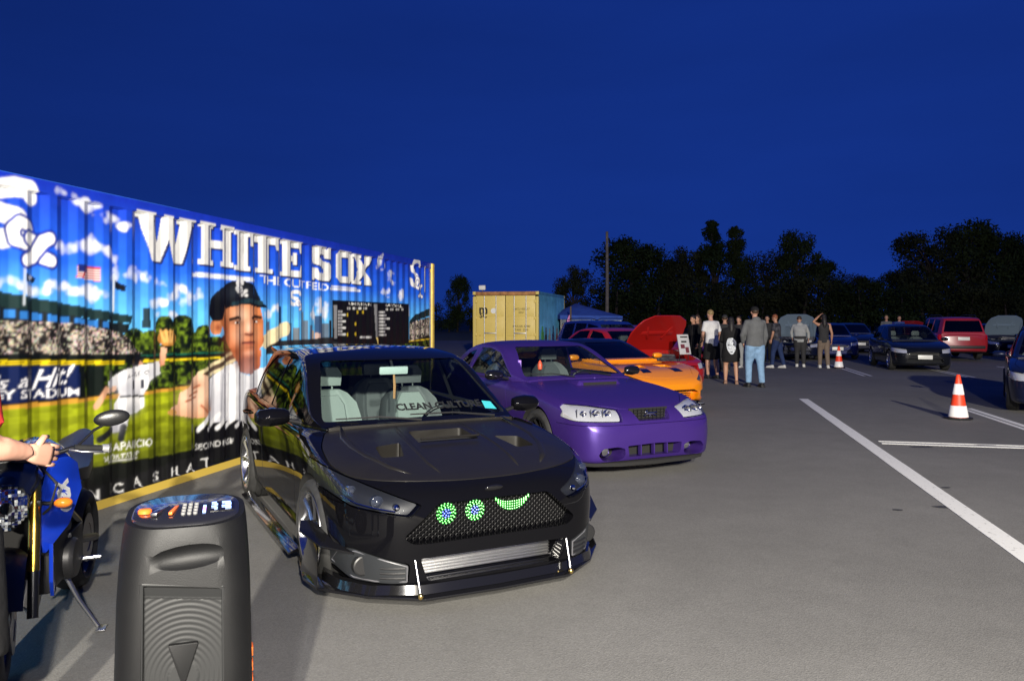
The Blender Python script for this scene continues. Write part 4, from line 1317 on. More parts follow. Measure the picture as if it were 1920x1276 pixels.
M_SEATG = mat('pale_seat_cloth', (0.17, 0.195, 0.19), 0.7, bump=0.1)
M_SEATD = mat('dark_seat_cloth', (0.06, 0.065, 0.07), 0.65)
M_LENS = glass('clear_lamp_lens', (0.95, 0.96, 0.97), 0.0, 0.0, 0.9)
M_GLASS = glass('car_glass', (0.90, 0.95, 0.94), 0.0, 0.0, 0.55)
M_TINT = glass('tinted_glass', (0.20, 0.23, 0.24), 0.0, 0.0, 0.8)
M_REDL = mat('red_lamp_lens', (0.45, 0.006, 0.006), 0.15, coat=1.0)
M_AMBER = mat('amber_lens', (0.9, 0.25, 0.02), 0.2, coat=1.0)
M_HOUS = mat('grey_lamp_housing', (.07, .075, .085), .3, .3)
M_HOUSW = mat('bright_lamp_housing', (.80, .81, .82), .22, .55)
M_PLATE = mat('plate_white', (0.7, 0.7, 0.66), 0.35)
M_MIRRORG = mat('mirror_glass', (0.7, 0.75, 0.78), 0.03, 1.0)


def lower_solid(st, shoulder=0.55, rake=0.93, nx=64, ns=5):
    """Closed hull of a car below the windows. st rows: x, bottom z, centre-top z, shoulder z, half width."""
    st = sorted(st)
    X = [s[0] for s in st]
    x0, x1 = X[0], X[-1]
    t = np.linspace(0, 1, nx)
    xs = x0 + (x1 - x0) * (0.5 - 0.5 * np.cos(np.pi * t)) * 0.55 + (x1 - x0) * t * 0.45
    zb, zt, zs, w = (pchip(X, [s[i] for s in st], xs) for i in (1, 2, 3, 4))
    rings = []
    for i, x in enumerate(xs):
        H = zs[i] - zb[i]
        ww = w[i]
        pts = [(0, zb[i]), (ww * 0.86, zb[i]), (ww * 0.955, zb[i] + 0.07 * H), (ww * 0.985, zb[i] + 0.30 * H), (ww, zb[i] + 0.62 * H),
               (ww * 0.985, zs[i] - 0.08 * H), (ww * rake, zs[i] + 0.35 * (zt[i] - zs[i])), (ww * 0.62, zt[i] - 0.10 * (zt[i] - zs[i])), (0, zt[i])]
        h = hermite(pts, [0, 0.75, 0.3, 0, 0, shoulder, 0.25, 0, 0], ns)
        full = [(x, -p[0], p[1]) for p in h] + [(x, p[0], p[1]) for p in h[::-1][1:-1]]
        rings.append(full)
    return MB().rings(rings).mesh('hull')


def cabin_solid(P, inset=0.0, nx=46, ns=4, zlow=None):
    """Closed hull of the greenhouse. P: roof rows (x, z), belt z, belt half width rows (x, w), tumble, drop rows (x, dz)."""
    roof = sorted(P['roof'])
    X = [r[0] for r in roof]
    xs = np.linspace(X[0] + inset, X[-1] - inset * 1.6, nx)
    xs = np.unique(np.concatenate([xs, np.clip(np.array(X[1:-1]), xs[0], xs[-1])]))
    zt = np.interp(xs, X, [r[1] for r in roof]) if P.get('hard') else pchip(X, [r[1] for r in roof], xs)
    zt = zt - inset
    wb = pchip([r[0] for r in sorted(P['belt_w'])], [r[1] for r in sorted(P['belt_w'])], xs) - inset
    dz = pchip([r[0] for r in sorted(P['drop'])], [r[1] for r in sorted(P['drop'])], xs)
    belt = P['belt'] if zlow is None else P['belt']
    lowz = (P['belt'] - 0.28) if zlow is None else zlow
    rings = []
    for i, x in enumerate(xs):
        z = max(zt[i], belt + 0.02)
        d = min(dz[i], 0.5 * (z - belt))
        wt = wb[i] - (z - d - belt) * P['tumble']
        pts = [(0, lowz), (wb[i] * 0.97, lowz), (wb[i], belt), (wt + (wb[i] - wt) * 0.45, belt + (z - d - belt) * 0.6), (wt, z - d), (wt * 0.90, z - d * 0.45), (wt * 0.55, z - d * 0.12), (0, z)]
        h = hermite(pts, [0, 0.9, 0.9, 0, 0.55, 0.1, 0, 0], ns)
        rings.append([(x, -p[0], p[1]) for p in h] + [(x, p[0], p[1]) for p in h[::-1][1:-1]])
    return MB().rings(rings).mesh('cabin')


def cutter(poly, axis, lo, hi):
    return MB().prism(poly, axis, lo, hi).mesh('cutter')


def mirror_poly(poly):
    return [(-a, b) for a, b in poly]


class Car:
    """Body shells cut into panels, panes and lamps; everything hangs under one Empty."""

    def __init__(self, name, label, cat, loc, head, group=None):
        self.root = empty(name, loc, math.atan2(head[1], head[0]))
        tag(self.root, label, cat, group)

    def shell(self, st, cab, paint, roof_paint=None, seats=M_SEATD, arches=None, glass_m=M_GLASS, nx=64, **kw):
        self.paint, self.cab, self.gm = paint, cab, glass_m
        low, top = lower_solid(st, nx=nx, **kw), cabin_solid(cab)
        floor = max(s[1] for s in st if abs(s[0]) < 1.2) + 0.16
        cav = cabin_solid(cab, 0.028, zlow=floor)
        b = boolean(low, top, 'UNION')
        b = boolean(b, cav, 'DIFFERENCE')
        self.glass_shell = boolean(cabin_solid(cab, 0.006), cabin_solid(cab, 0.024), 'DIFFERENCE')
        self.body = b
        self.cavity = cav
        self.arches = arches or []
        for (x, z, r, yin) in self.arches:
            for s in (-1, 1):
                lo, hi = (yin, 1.3) if s > 0 else (-1.3, -yin)
                m = MB().lathe([(r, lo), (r, hi)], 36, 'y', (x, 0, z)).mesh('arch')
                self.body = boolean(self.body, m, 'DIFFERENCE')

    def window(self, name, poly, axis, lo, hi, m=None, both=False, inset=0.0):
        for s in ((1, -1) if both else (1,)):
            a, b = (lo, hi) if s > 0 else (-hi, -lo)
            pl = poly
            c = cutter(pl, axis, a, b)
            self.body = boolean(self.body, c, 'DIFFERENCE')
            g = boolean(self.glass_shell, cutter(grow_poly(pl, -0.002), axis, a, b), 'INTERSECT')
            put(name, g, m or self.gm, self.root, smooth=35)

    def panel(self, name, poly, axis, lo, hi, m=None, gap=0.005, both=False, flip=False, smooth=32):
        """Cut a piece out of the body along a shut line and hang it as its own part."""
        out = []
        for s in ((1, -1) if both else (1,)):
            pl, a, b = poly, lo, hi
            if s < 0:
                if axis == 'y':
                    a, b = -hi, -lo
                else:
                    pl = [(q[0], -q[1]) for q in poly] if axis == 'z' else [(-q[0], q[1]) for q in poly]
            me = boolean(self.body, cutter(grow_poly(pl, -gap / 2), axis, a, b), 'INTERSECT')
            self.body = boolean(self.body, cutter(grow_poly(pl, gap / 2), axis, a, b), 'DIFFERENCE')
            o = put(name, me, m or self.paint, self.root, smooth=smooth)
            out.append(o)
        return out

    def pocket(self, poly, axis, lo, hi, both=False):
        """Sink a recess into the body."""
        for s in ((1, -1) if both else (1,)):
            pl, a, b = poly, lo, hi
            if s < 0:
                if axis == 'y':
                    a, b = -hi, -lo
                else:
                    pl = [(q[0], -q[1]) for q in poly] if axis == 'z' else [(-q[0], q[1]) for q in poly]
            self.body = boolean(self.body, cutter(pl, axis, a, b), 'DIFFERENCE')

    def lamp_fill(self, lens, m, depth=.045):
        """A housing that follows the lens a little way inside it."""
        me = lens.data.copy()
        c0 = sum((v.co for v in me.vertices), Vector()) / len(me.vertices)
        me.transform(Matrix.Translation(c0 + Vector((-depth, 0, -.003))) @ Matrix.Diagonal((1, .975, .97, 1)) @ Matrix.Translation(-c0))
        return put('lamp_housing', boolean(me, lens.data, 'INTERSECT'), m, lens, smooth=30)

    def surf(self, o, y, z, sx=1):
        """x of the outer skin of part o at (y, z)."""
        t = BVHTree.FromPolygons([tuple(v.co) for v in o.data.vertices], [tuple(p.vertices) for p in o.data.polygons])
        h = t.ray_cast(Vector((3 * sx, y, z)), Vector((-sx, 0, 0)))
        return h[0].x if h[0] is not None else None

    def finish(self, mats=None, dark_test=None):
        me = self.body
        n = len(me.polygons)
        me.materials.clear()
        for m in (self.paint, M_DARK, M_INT, mats or self.paint):
            me.materials.append(m)
        c = np.zeros(n * 3)
        no = np.zeros(n * 3)
        me.polygons.foreach_get('center', c)
        me.polygons.foreach_get('normal', no)
        c, no = c.reshape(-1, 3), no.reshape(-1, 3)
        mi = np.zeros(n, np.int32)
        for (x, z, r, yin) in self.arches:
            d = np.hypot(c[:, 0] - x, c[:, 2] - z)
            rad = (no[:, 0] * (x - c[:, 0]) + no[:, 2] * (z - c[:, 2])) / np.maximum(d, 1e-6)
            mi[(np.abs(d - r) < 0.015) & (rad > 0.8)] = 1
            mi[(d < r) & (np.abs(np.abs(c[:, 1]) - yin) < 0.004)] = 1
        mi[no[:, 2] < -0.9] = np.where(c[no[:, 2] < -0.9, 2] < 0.6, 1, mi[no[:, 2] < -0.9])
        # inner side of the cabin and everything inside the cockpit
        P = self.cab
        X = [r[0] for r in sorted(P['roof'])]
        wb = pchip([r[0] for r in sorted(P['belt_w'])], [r[1] for r in sorted(P['belt_w'])], c[:, 0])
        zt = np.interp(c[:, 0], X, [r[1] for r in sorted(P['roof'])])
        wl = wb - np.maximum(0, c[:, 2] - P['belt']) * P['tumble']
        inn = (c[:, 0] > X[0] + 0.02) & (c[:, 0] < X[-1] - 0.03) & (np.abs(c[:, 1]) < wl - 0.016) & (c[:, 2] < zt - 0.02)
        inward = (no[:, 1] * np.sign(c[:, 1]) < -0.3) | (no[:, 2] < -0.5) | ((c[:, 2] < P['belt'] - 0.02) & (np.abs(c[:, 1]) < wl - 0.02))
        mi[inn & inward & (c[:, 2] > 0.28)] = 2
        if dark_test is not None:
            mi[dark_test(c, no) & (mi == 0)] = 3
        me.polygons.foreach_set('material_index', mi)
        o = put('body', me, None, self.root, smooth=32)
        return o

    def add(self, name, mb, m, smooth=40, bevel=0.0, parent=None):
        return mb.build(name, m, parent or self.root, smooth, bevel)

    def wheels(self, axles, yc, proto):
        for (x, z, steer) in axles:
            for s in (-1, 1):
                w = copy_tree(proto, self.root)
                w.location = (x, s * yc, z)
                w.rotation_euler = (0, 0, (0 if s > 0 else math.pi) + steer)


def wheel_proto(r=0.33, width=0.225, rim_r=0.235, spokes=10, m_rim=None, style='straight', depth=0.05):
    """Wheel with its outer face to local +y; parts tyre and rim (> brake disc)."""
    w = empty('wheel')
    h = width / 2
    sid = r - rim_r
    prof = [(rim_r - 0.004, -h + 0.015), (rim_r + sid * 0.35, -h), (r - 0.035, -h + 0.004), (r - 0.008, -h + 0.028)]
    for g in (-0.5, 0.0, 0.5):
        c = g * h * 0.9
        prof += [(r, c - 0.012 - (0.02 if g > -0.5 else 0)), (r, c - 0.008), (r - 0.008, c - 0.006), (r - 0.008, c + 0.002), (r, c + 0.004)]
    prof += [(r - 0.008, h - 0.028), (r - 0.035, h - 0.004), (r - 0.045, h - 0.002), (r - 0.05, h + 0.001), (rim_r + sid * 0.35, h), (rim_r - 0.004, h - 0.015)]
    MB().lathe(prof + [prof[0]], 48, 'y').build('tyre', M_TYRE, w, 50)
    k = MB()
    k.lathe([(rim_r - 0.006, -h + 0.02), (rim_r + 0.008, h - 0.012), (rim_r + 0.004, h - 0.002), (rim_r - 0.012, h - 0.004), (rim_r - 0.028, h - 0.035), (rim_r - 0.03, -h + 0.03), (rim_r - 0.006, -h + 0.02)], 44, 'y')
    yf = h - depth
    k.lathe([(0.0, yf + 0.004), (0.028, yf + 0.004), (0.034, yf - 0.002), (0.066, yf - 0.006), (0.075, yf - 0.03), (0.075, yf - 0.06)], 24, 'y')
    for i in range(5):
        a = 2 * math.pi * i / 5
        k.lathe([(0.0, yf + 0.006), (0.009, yf + 0.006), (0.010, yf - 0.01)], 8, 'y', (0.048 * math.cos(a), 0, 0.048 * math.sin(a)))
    for i in range(spokes):
        a = 2 * math.pi * i / spokes
        for off in ((-0.10, 0.10) if style == 'split' else (0,)):
            ao = a + off * (0.5 if style == 'split' else 1)
            ai = a + off * 1.1
            p0 = Vector((0.06 * math.cos(ai), yf - 0.012, 0.06 * math.sin(ai)))
            p1 = Vector((0.14 * math.cos((ai + ao) / 2), yf - 0.004, 0.14 * math.sin((ai + ao) / 2)))
            p2 = Vector(((rim_r - 0.02) * math.cos(ao), h - 0.022, (rim_r - 0.02) * math.sin(ao)))
            k.tube([p0, p1, p2], [0.019, 0.013, 0.014] if style != 'five' else [0.035, 0.028, 0.03], 6, flat=0.8)
    rim = k.build('rim', m_rim or M_RIMS, w, 35)
    d = MB().lathe([(0.05, -0.01), (rim_r - 0.07, -0.01), (rim_r - 0.07, 0.012), (0.05, 0.012)], 32, 'y')
    d.build('brake_disc', M_DISC, rim, 30)
    return w


def seat(name, parent, x, y, z, m_mid, m_side, recl=0.32):
    """Bucket seat: cushion, bolstered back with a headrest."""
    e = empty(name, (x, y, z), 0, parent)
    k = MB()
    k.rings([[(dx, yy, zz) for yy, zz in ((-0.25, 0), (0.25, 0), (0.27, 0.10), (0.2, 0.14), (-0.2, 0.14), (-0.27, 0.10))] for dx in (-0.22, 0.0, 0.24, 0.3)])
    k.build('cushion', m_side, e, 40, 0.02)
    b = MB()
    rings = []
    for t, w, th in ((0.02, 0.24, 0.07), (0.2, 0.27, 0.10), (0.38, 0.27, 0.11), (0.52, 0.24, 0.09), (0.60, 0.17, 0.07), (0.63, 0.11, 0.05)):
        cx = -0.20 - t * recl
        zz = 0.08 + t
        rings.append([(cx - th, -w, zz), (cx + th * 0.9, -w * 0.98, zz), (cx + th * 0.2, -w * 0.6, zz), (cx + th * 0.2, w * 0.6, zz), (cx + th * 0.9, w * 0.98, zz), (cx - th, w, zz)])
    b.rings(rings)
    back = b.build('backrest', m_side, e, 50, 0.015)
    i = MB()
    rr = []
    for t, w in ((0.10, 0.14), (0.34, 0.155), (0.50, 0.14), (0.58, 0.09)):
        cx = -0.20 - t * recl + 0.03
        rr.append([(cx - 0.01, -w, 0.08 + t), (cx + 0.024, -w * 0.9, 0.08 + t), (cx + 0.024, w * 0.9, 0.08 + t), (cx - 0.01, w, 0.08 + t)])
    i.rings(rr)
    i.build('seat_insert', m_mid, back, 40)
    h = MB()
    h.rings([[(-0.43 + dx, yy, zz) for yy, zz in ((-0.12, 0.74), (0.12, 0.74), (0.13, 0.84), (0.09, 0.90), (-0.09, 0.90), (-0.13, 0.84))] for dx in (-0.05, 0.0, 0.04)])
    h.tube([(-0.40, -0.05, 0.66), (-0.43, -0.05, 0.78)], 0.008, 6).tube([(-0.40, 0.05, 0.66), (-0.43, 0.05, 0.78)], 0.008, 6)
    h.build('headrest', m_side, e, 40, 0.015)
    return e


def steering_wheel(parent, x, y, z, r=0.18, tilt=0.45):
    k = MB()
    pts = [(0, r * math.cos(a), r * math.sin(a)) for a in np.linspace(0, 2 * math.pi, 25)]
    k.tube(pts, 0.014, 8, cap=False)
    k.ell((0.02, 0, 0), (0.025, 0.06, 0.05), 12, 8)
    for a in (0, math.pi, -math.pi / 2):
        k.tube([(0.01, 0.04 * math.cos(a), 0.04 * math.sin(a)), (0, r * math.cos(a), r * math.sin(a))], 0.012, 6)
    o = k.build('steering_wheel', M_TRIM, parent, 50)
    o.location = (x, y, z)
    o.rotation_euler = (0, tilt, 0)
    return o


def door_mirror(parent, x, y, z, m, s, size=1.0):
    """Wing mirror on side s (+1 left)."""
    k = MB()
    rings = []
    for t, h, d in ((0.0, 0.045, 0.05), (0.04, 0.06, 0.075), (0.12, 0.068, 0.085), (0.20, 0.058, 0.07), (0.235, 0.03, 0.035)):
        rings.append([(x + d * size * math.cos(a) * (1 if math.cos(a) > 0 else 0.35), y + s * (0.06 + t) * size, z + h * size * math.sin(a)) for a in np.linspace(0, 2 * math.pi, 13)[:-1]])
    k.rings(rings)
    o = k.build('door_mirror', m, parent, 50)
    MB().tube([(x + 0.02, y - s * 0.02, z - 0.05), (x, y + s * 0.10 * size, z - 0.02)], [0.03, 0.022], 8, flat=0.6).build('mirror_arm', M_TRIM, o)
    g = MB().box((x - 0.034 * size, y + s * 0.165 * size, z), (0.006, 0.15 * size, 0.09 * size))
    g.build('mirror_pane', M_MIRRORG, o, bevel=0.002)
    return o


def wiper(parent, p, q, lift=0.02):
    p, q = Vector(p), Vector(q)
    k = MB().tube([p, p.lerp(q, 0.5) + Vector((0.01, 0, lift)), q], [0.010, 0.007, 0.005], 6)
    k.build('wiper', M_TRIM, parent)

# ------------------------------------------------------------------ black hatchback in front
def sym(half):
    """Close a polygon given by its right half (y >= 0) in (y, z) or (x, y mirrored) order."""
    return half + [(-a, b) for a, b in half[::-1] if abs(a) > 1e-6]


def symx(half):
    return half + [(a, -b) for a, b in half[::-1] if abs(b) > 1e-6]


W_SILVER = wheel_proto(0.325, 0.235, 0.245, 7, M_RIMS, 'split', 0.035)
W_BLACK = wheel_proto(0.33, 0.24, 0.235, 10, M_RIMB, 'straight', 0.05)
W_PLAIN = wheel_proto(0.325, 0.21, 0.215, 8, M_RIMS, 'straight', 0.03)

M_BLACKP = mat('black_gloss_paint', (0.003, 0.003, 0.004), 0.35, 0.0, coat=1.0, crough=0.015, spec=0.0, cior=1.33)
M_HOODC = mat('satin_carbon_hood', (0.013, 0.0118, 0.010), 0.36, 0.25, coat=0.3, crough=0.18, bump=0.03, bscale=300, dirt=0.12)
M_FOGP = mat('grey_fog_panel', (0.020, 0.022, 0.025), 0.4)

c = Car('parked_car', 'glossy black hatchback with satin hood, green smiley lights and front splitter', 'car', (-1.03, 6.23, 0), (0.456, -0.89), 'cars parked beside the mural container')
FOCUS = c
c.root.scale = (0.95, 0.95, 0.95)
c.shell([(2.17, .16, .60, .50, .42), (2.13, .15, .66, .54, .60), (2.03, .14, .71, .60, .74), (1.88, .13, .755, .66, .84), (1.65, .13, .81, .74, .89),
         (1.3, .14, .865, .81, .915), (.9, .15, .91, .86, .91), (0, .15, .92, .88, .905), (-.9, .15, .95, .92, .91), (-1.5, .17, .99, .95, .905),
         (-1.85, .22, .99, .94, .86), (-2.05, .28, .94, .88, .78), (-2.13, .34, .85, .80, .62)],
        dict(roof=[(1.0, .88), (.92, .925), (.55, 1.15), (.2, 1.345), (-.1, 1.40), (-.5, 1.425), (-1.1, 1.41), (-1.5, 1.36), (-1.62, 1.32), (-1.95, 1.0), (-2.02, .93)],
             belt=.90, belt_w=[(1.0, .72), (.6, .81), (0, .855), (-1.2, .845), (-2.02, .70)], tumble=.42, drop=[(1.0, .05), (.5, .09), (0, .06), (-1.5, .06), (-2.0, .05)]),
        M_BLACKP, arches=[(1.325, .315, .365, .62), (-1.325, .315, .365, .62)], shoulder=.6)
# recesses
hexg = round_poly(sym([(.36, .605), (.565, .425), (.51, .385)]), .03)
c.pocket(hexg, 'x', 2.0, 2.6)
low_in = round_poly([(-.47, .305), (-.43, .175), (.43, .175), (.47, .305)], .02)
c.pocket(low_in, 'x', 1.92, 2.6)
c.pocket(round_poly([(1.18, -.20), (1.46, -.22), (1.46, .22), (1.18, .20)], .03), 'z', .815, 1.2)
c.pocket(round_poly([(1.42, .34), (1.68, .40), (1.66, .54), (1.46, .52)], .03), 'z', .745, 1.2, both=True)
c.window('windshield', round_poly(sym([(.575, 1.330), (.715, .935)]), .035), 'x', .12, 1.3)
c.window('rear_window', round_poly(sym([(.50, 1.30), (.56, 1.06)]), .04), 'x', -2.3, -1.45, M_TINT)
c.window('side_window', round_poly([(.66, .935), (.14, 1.285), (-.10, 1.325), (-.42, 1.345), (-.42, .945)], .02), 'y', .3, 1.2, M_TINT, both=True)
c.window('side_window', round_poly([(-.50, .945), (-.50, 1.345), (-1.02, 1.325), (-1.40, 1.13), (-1.40, 1.02), (-1.30, .955)], .025), 'y', .3, 1.2, M_TINT, both=True)
hl = round_poly([(.455, .600), (.52, .540), (.80, .585), (.95, .68), (.95, .80), (.80, .735)], .015, 2)
LH = c.panel('headlight', hl, 'x', 1.25, 2.3, M_LENS, .006, both=True)
fogp = round_poly([(.53, .275), (.54, .165), (.80, .165), (.90, .24), (.88, .33), (.80, .355)], .02, 3)
FP = c.panel('fog_panel', fogp, 'x', 1.45, 2.3, M_FOGP, .008, both=True)
hood = [(.97, -.72), (1.3, -.83), (1.6, -.85), (1.8, -.78), (1.92, -.64), (2.0, -.47), (2.042, -.25), (2.055, 0)]
hood = round_poly(symx(hood), .10, 4)
HD = c.panel('hood', hood, 'z', .56, 1.3, M_HOODC, .007)[0]
fd = [(.79, .23), (.87, .55), (.75, .885), (-.46, .905), (-.46, .23)]
rd = [(-.468, .23), (-.468, .905), (-1.42, .935), (-1.40, .72), (-1.12, .62), (-.98, .42), (-.95, .23)]
for pl, hx in ((fd, -.30), (rd, -1.22)):
    for k, d in enumerate(c.panel('door', round_poly(pl, .03, 2), 'y', .45, 1.2, None, .006, both=True)):
        s = 1 if k == 0 else -1
        MB().tube([(hx + .10, s * .90, .80), (hx + .05, s * .935, .802), (hx - .06, s * .937, .806), (hx - .10, s * .905, .808)], .013, 8, flat=.8).build('handle', M_BLACKP, d)
c.panel('front_bumper', [(1.58, .05), (1.70, .36), (1.60, .60), (1.86, .595), (1.97, .66), (2.08, .95), (2.7, .95), (2.7, .05)], 'y', -1.3, 1.3, None, .005)
c.panel('taillight', round_poly([(.62, .80), (.62, .93), (.96, .98), (.96, .78)], .02), 'x', -3, -1.72, M_REDL, .006, both=True)
c.finish()
# grille mesh and lamps
k = MB()
cs = .021
for i in range(-34, 35):
    for j in range(0, 8):
        y = i * cs * .866 * 1.0
        z = .395 + j * cs * 1.5 * .98 + (cs * .735 if i % 2 else 0)
        if not inside(hexg, np.array([y]), np.array([z]))[0]:
            continue
        x = 2.10 - .42 * max(0, abs(y) - .2) ** 2
        vs = []
        for rr, dx in ((cs * .60, 0), (cs * .44, .002), (cs * .44, -.012)):
            vs += [(x + dx, y + rr * math.cos(q * math.pi / 3), z + rr * math.sin(q * math.pi / 3) * 1.0) for q in range(6)]
        k.add(vs, [[q, (q + 1) % 6, 6 + (q + 1) % 6, 6 + q] for q in range(6)] + [[6 + q, 6 + (q + 1) % 6, 12 + (q + 1) % 6, 12 + q] for q in range(6)])
tag(put('grille_mesh', k.mesh('grille_mesh', weld=False), mat('matt_grille', (.006, .006, .007), .55, spec=.3), c.root), kind='stuff')
M_LEDG = mat('green_led', (0.02, 0.3, 0.03), 0.3, emit=(0.01, 1.0, 0.03), estr=0.6)
M_LEDB = mat('blue_led', (0.02, 0.05, 0.3), 0.3, emit=(0.04, 0.16, 1.0), estr=1.0)
for y0 in (-.300, -.118):
    k, p = MB(), MB()
    for rr, n in ((.057, 17), (.046, 14), (.035, 11)):
        for q in range(n):
            a = 2 * math.pi * q / n + rr * 50
            k.ell((2.128, y0 + rr * math.cos(a), .535 + rr * math.sin(a)), (.005, .0062, .0062), 6, 4)
    for rr, n in ((.023, 7), (.011, 4)):
        for q in range(n):
            a = 2 * math.pi * q / n
            p.ell((2.128, y0 + rr * math.cos(a), .535 + rr * math.sin(a)), (.005, .006, .006), 6, 4)
    e = put('light_eye', k.mesh(weld=False), M_LEDG, c.root)
    put('pupil', p.mesh(weld=False), M_LEDB, e)
k = MB()
for q in range(15):
    t = -1 + 2 * q / 14
    for rr in (0, .013, .026, .039):
        zz = .560 + .030 * abs(t) ** 3 - rr * (1.15 - .85 * t * t)
        k.ell((2.128, .130 + t * .110, zz), (.005, .006, .006), 6, 4)
put('light_smile', k.mesh(weld=False), M_LEDG, c.root)
for s in (-1, 1):
    h = LH[0 if s > 0 else 1]
    c.lamp_fill(h, mat('dark_lamp_housing', (.010, .011, .014), .45, .1, spec=.25), .05)
    for y0, z0, rr in ((.68, .617, .030), (.79, .668, .022), (.585, .588, .016)):
        x0 = (c.surf(h, s * y0, z0) or 1.8) - .012
        o = MB().lathe([(0, x0), (rr * .6, x0 - .004), (rr, x0 - .018), (rr * 1.2, x0 - .020), (rr * 1.25, x0 - .06), (0, x0 - .06)], 20, 'x', (0, s * y0, z0))
        o.build('projector', M_CHROME if rr < .02 else mat('projector_lens', (.03, .035, .05), .04, .2, coat=1.0), h)
    pts = []
    for y0, z0 in ((.50, .562), (.60, .572), (.70, .588), (.78, .606), (.84, .634)):
        x0 = c.surf(h, s * y0, z0)
        if x0:
            pts.append((x0 - .012, s * y0, z0))
    MB().tube(pts, .0045, 6).build('light_strip', M_CHROME, h)
    fo = FP[0 if s > 0 else 1]
    for zz in (.200, .228, .256):
        pts = [((c.surf(fo, s * y0, zz) or 2.0) + .004, s * y0, zz) for y0 in (.555, .60, .645, .68)]
        MB().tube(pts, .006, 6).build('slat', M_TRIM, fo)
    x0 = (c.surf(fo, s * .765, .255) or 1.9) + .006
    MB().lathe([(0, x0 + .004), (.030, x0), (.043, x0 - .010), (.047, x0 - .03), (0, x0 - .04)], 22, 'x', (0, s * .755, .258)).build('fog_lamp', M_CHROME, fo)
    MB().lathe([(.048, x0 + .010), (.056, x0 + .006), (.059, x0 - .03), (.048, x0 - .03), (.048, x0 + .010)], 22, 'x', (0, s * .755, .258)).build('lamp_ring', M_TRIM, fo)
    pts = [((c.surf(fo, s * y0, z0) or 1.9) + .003, s * y0, z0) for y0, z0 in ((.545, .180), (.70, .178), (.79, .182), (.86, .235), (.85, .315), (.79, .338), (.66, .302), (.545, .266))]
    MB().tube(pts + [pts[0]], .005, 6, cap=False).build('panel_edge', mat('grey_edge', (.10, .10, .11), .35), fo)
MB().ell((2.142, 0, .655), (.012, .062, .024), 18, 10, Matrix.Rotation(.5, 3, 'Y')).build('badge', M_GLOSSB, c.root)
# intercooler
ic = MB().box((2.02, 0, .24), (.05, .86, .125)).build('intercooler', M_ALU, c.root, bevel=.006)
for q in range(7):
    MB().box((2.052, 0, .187 + q * .0178), (.02, .85, .0062)).build('fin', M_ALU, ic, bevel=.001)
# splitter, canards, rods
sp = symx([(1.10, .93), (1.55, 1.0), (1.78, .965), (2.05, .74), (2.235, .47), (2.255, 0)])
k = MB().prism([(a, b) for a, b in sp], 'z', .085, .102)
k.build('splitter', M_GLOSSB, c.root, bevel=.004)
lip = symx([(1.62, .90), (1.86, .845), (2.02, .73), (2.15, .46), (2.17, 0)])
k = MB()
rings = []
for a, b in lip:
    rings.append([(a - .03, b * .99, .105), (a + .03, b * 1.01, .105), (a + .015, b, .155), (a - .03, b * .98, .16)])
k.rings(rings)
k.build('chin_lip', M_GLOSSB, c.root)
for s in (-1, 1):
    # tall corner fences and dive planes at the bumper corner
    k = MB().add([(1.78, s * .965, .10), (1.40, s * .985, .10), (1.45, s * .94, .34), (1.60, s * .925, .37), (1.77, s * .962, .10), (1.40, s * .972, .10), (1.45, s * .928, .34), (1.60, s * .913, .37)],
                 [[0, 1, 2, 3], [7, 6, 5, 4], [0, 4, 5, 1], [1, 5, 6, 2], [2, 6, 7, 3], [3, 7, 4, 0]])
    k.build('splitter_fence', M_GLOSSB, c.root, bevel=.002)
    k = MB()
    P = [(1.95, .79, .335), (1.80, .87, .36), (1.62, .905, .405), (1.52, .91, .43)]
    Q = [(1.96, .80, .33), (1.80, .955, .35), (1.60, 1.03, .40), (1.50, 1.0, .435)]
    vs = [(a, s * b, z) for a, b, z in P] + [(a, s * b, z) for a, b, z in Q] + [(a, s * b, z - .010) for a, b, z in P] + [(a, s * b, z - .010) for a, b, z in Q]
    fs = []
    for q in range(3):
        fs += [[q, q + 1, 5 + q, 4 + q], [8 + q, 12 + q, 13 + q, 9 + q], [4 + q, 5 + q, 13 + q, 12 + q]]
    fs += [[0, 4, 12, 8], [3, 11, 15, 7]]
    k.add(vs, fs)
    k.build('canard', M_GLOSSB, c.root)
    rod = MB().tube([(2.125, s * .50, .352), (2.215, s * .49, .115)], .0075, 10).build('splitter_rod', M_ALU, c.root)
    M_GOLD = mat('gold_anodised', (.85, .62, .22), .25, 1.0)
    for p in ((2.123, s * .50, .357), (2.216, s * .49, .112)):
        MB().ell(p, (.017, .017, .02), 10, 8).build('rod_end', M_GOLD, rod)
    k = MB().add([(1.0, s * .90, .10), (-.98, s * .91, .10), (-.98, s * .995, .085), (1.0, s * .975, .085), (1.0, s * .90, .125), (-.98, s * .91, .125), (-.98, s * .995, .10), (1.0, s * .975, .10)],
                 [[0, 1, 2, 3], [7, 6, 5, 4], [0, 4, 5, 1], [1, 5, 6, 2], [2, 6, 7, 3], [3, 7, 4, 0]])
    k.build('side_skirt', M_GLOSSB, c.root, bevel=.003)
    door_mirror(c.root, .62, s * .84, .965, M_BLACKP, s)
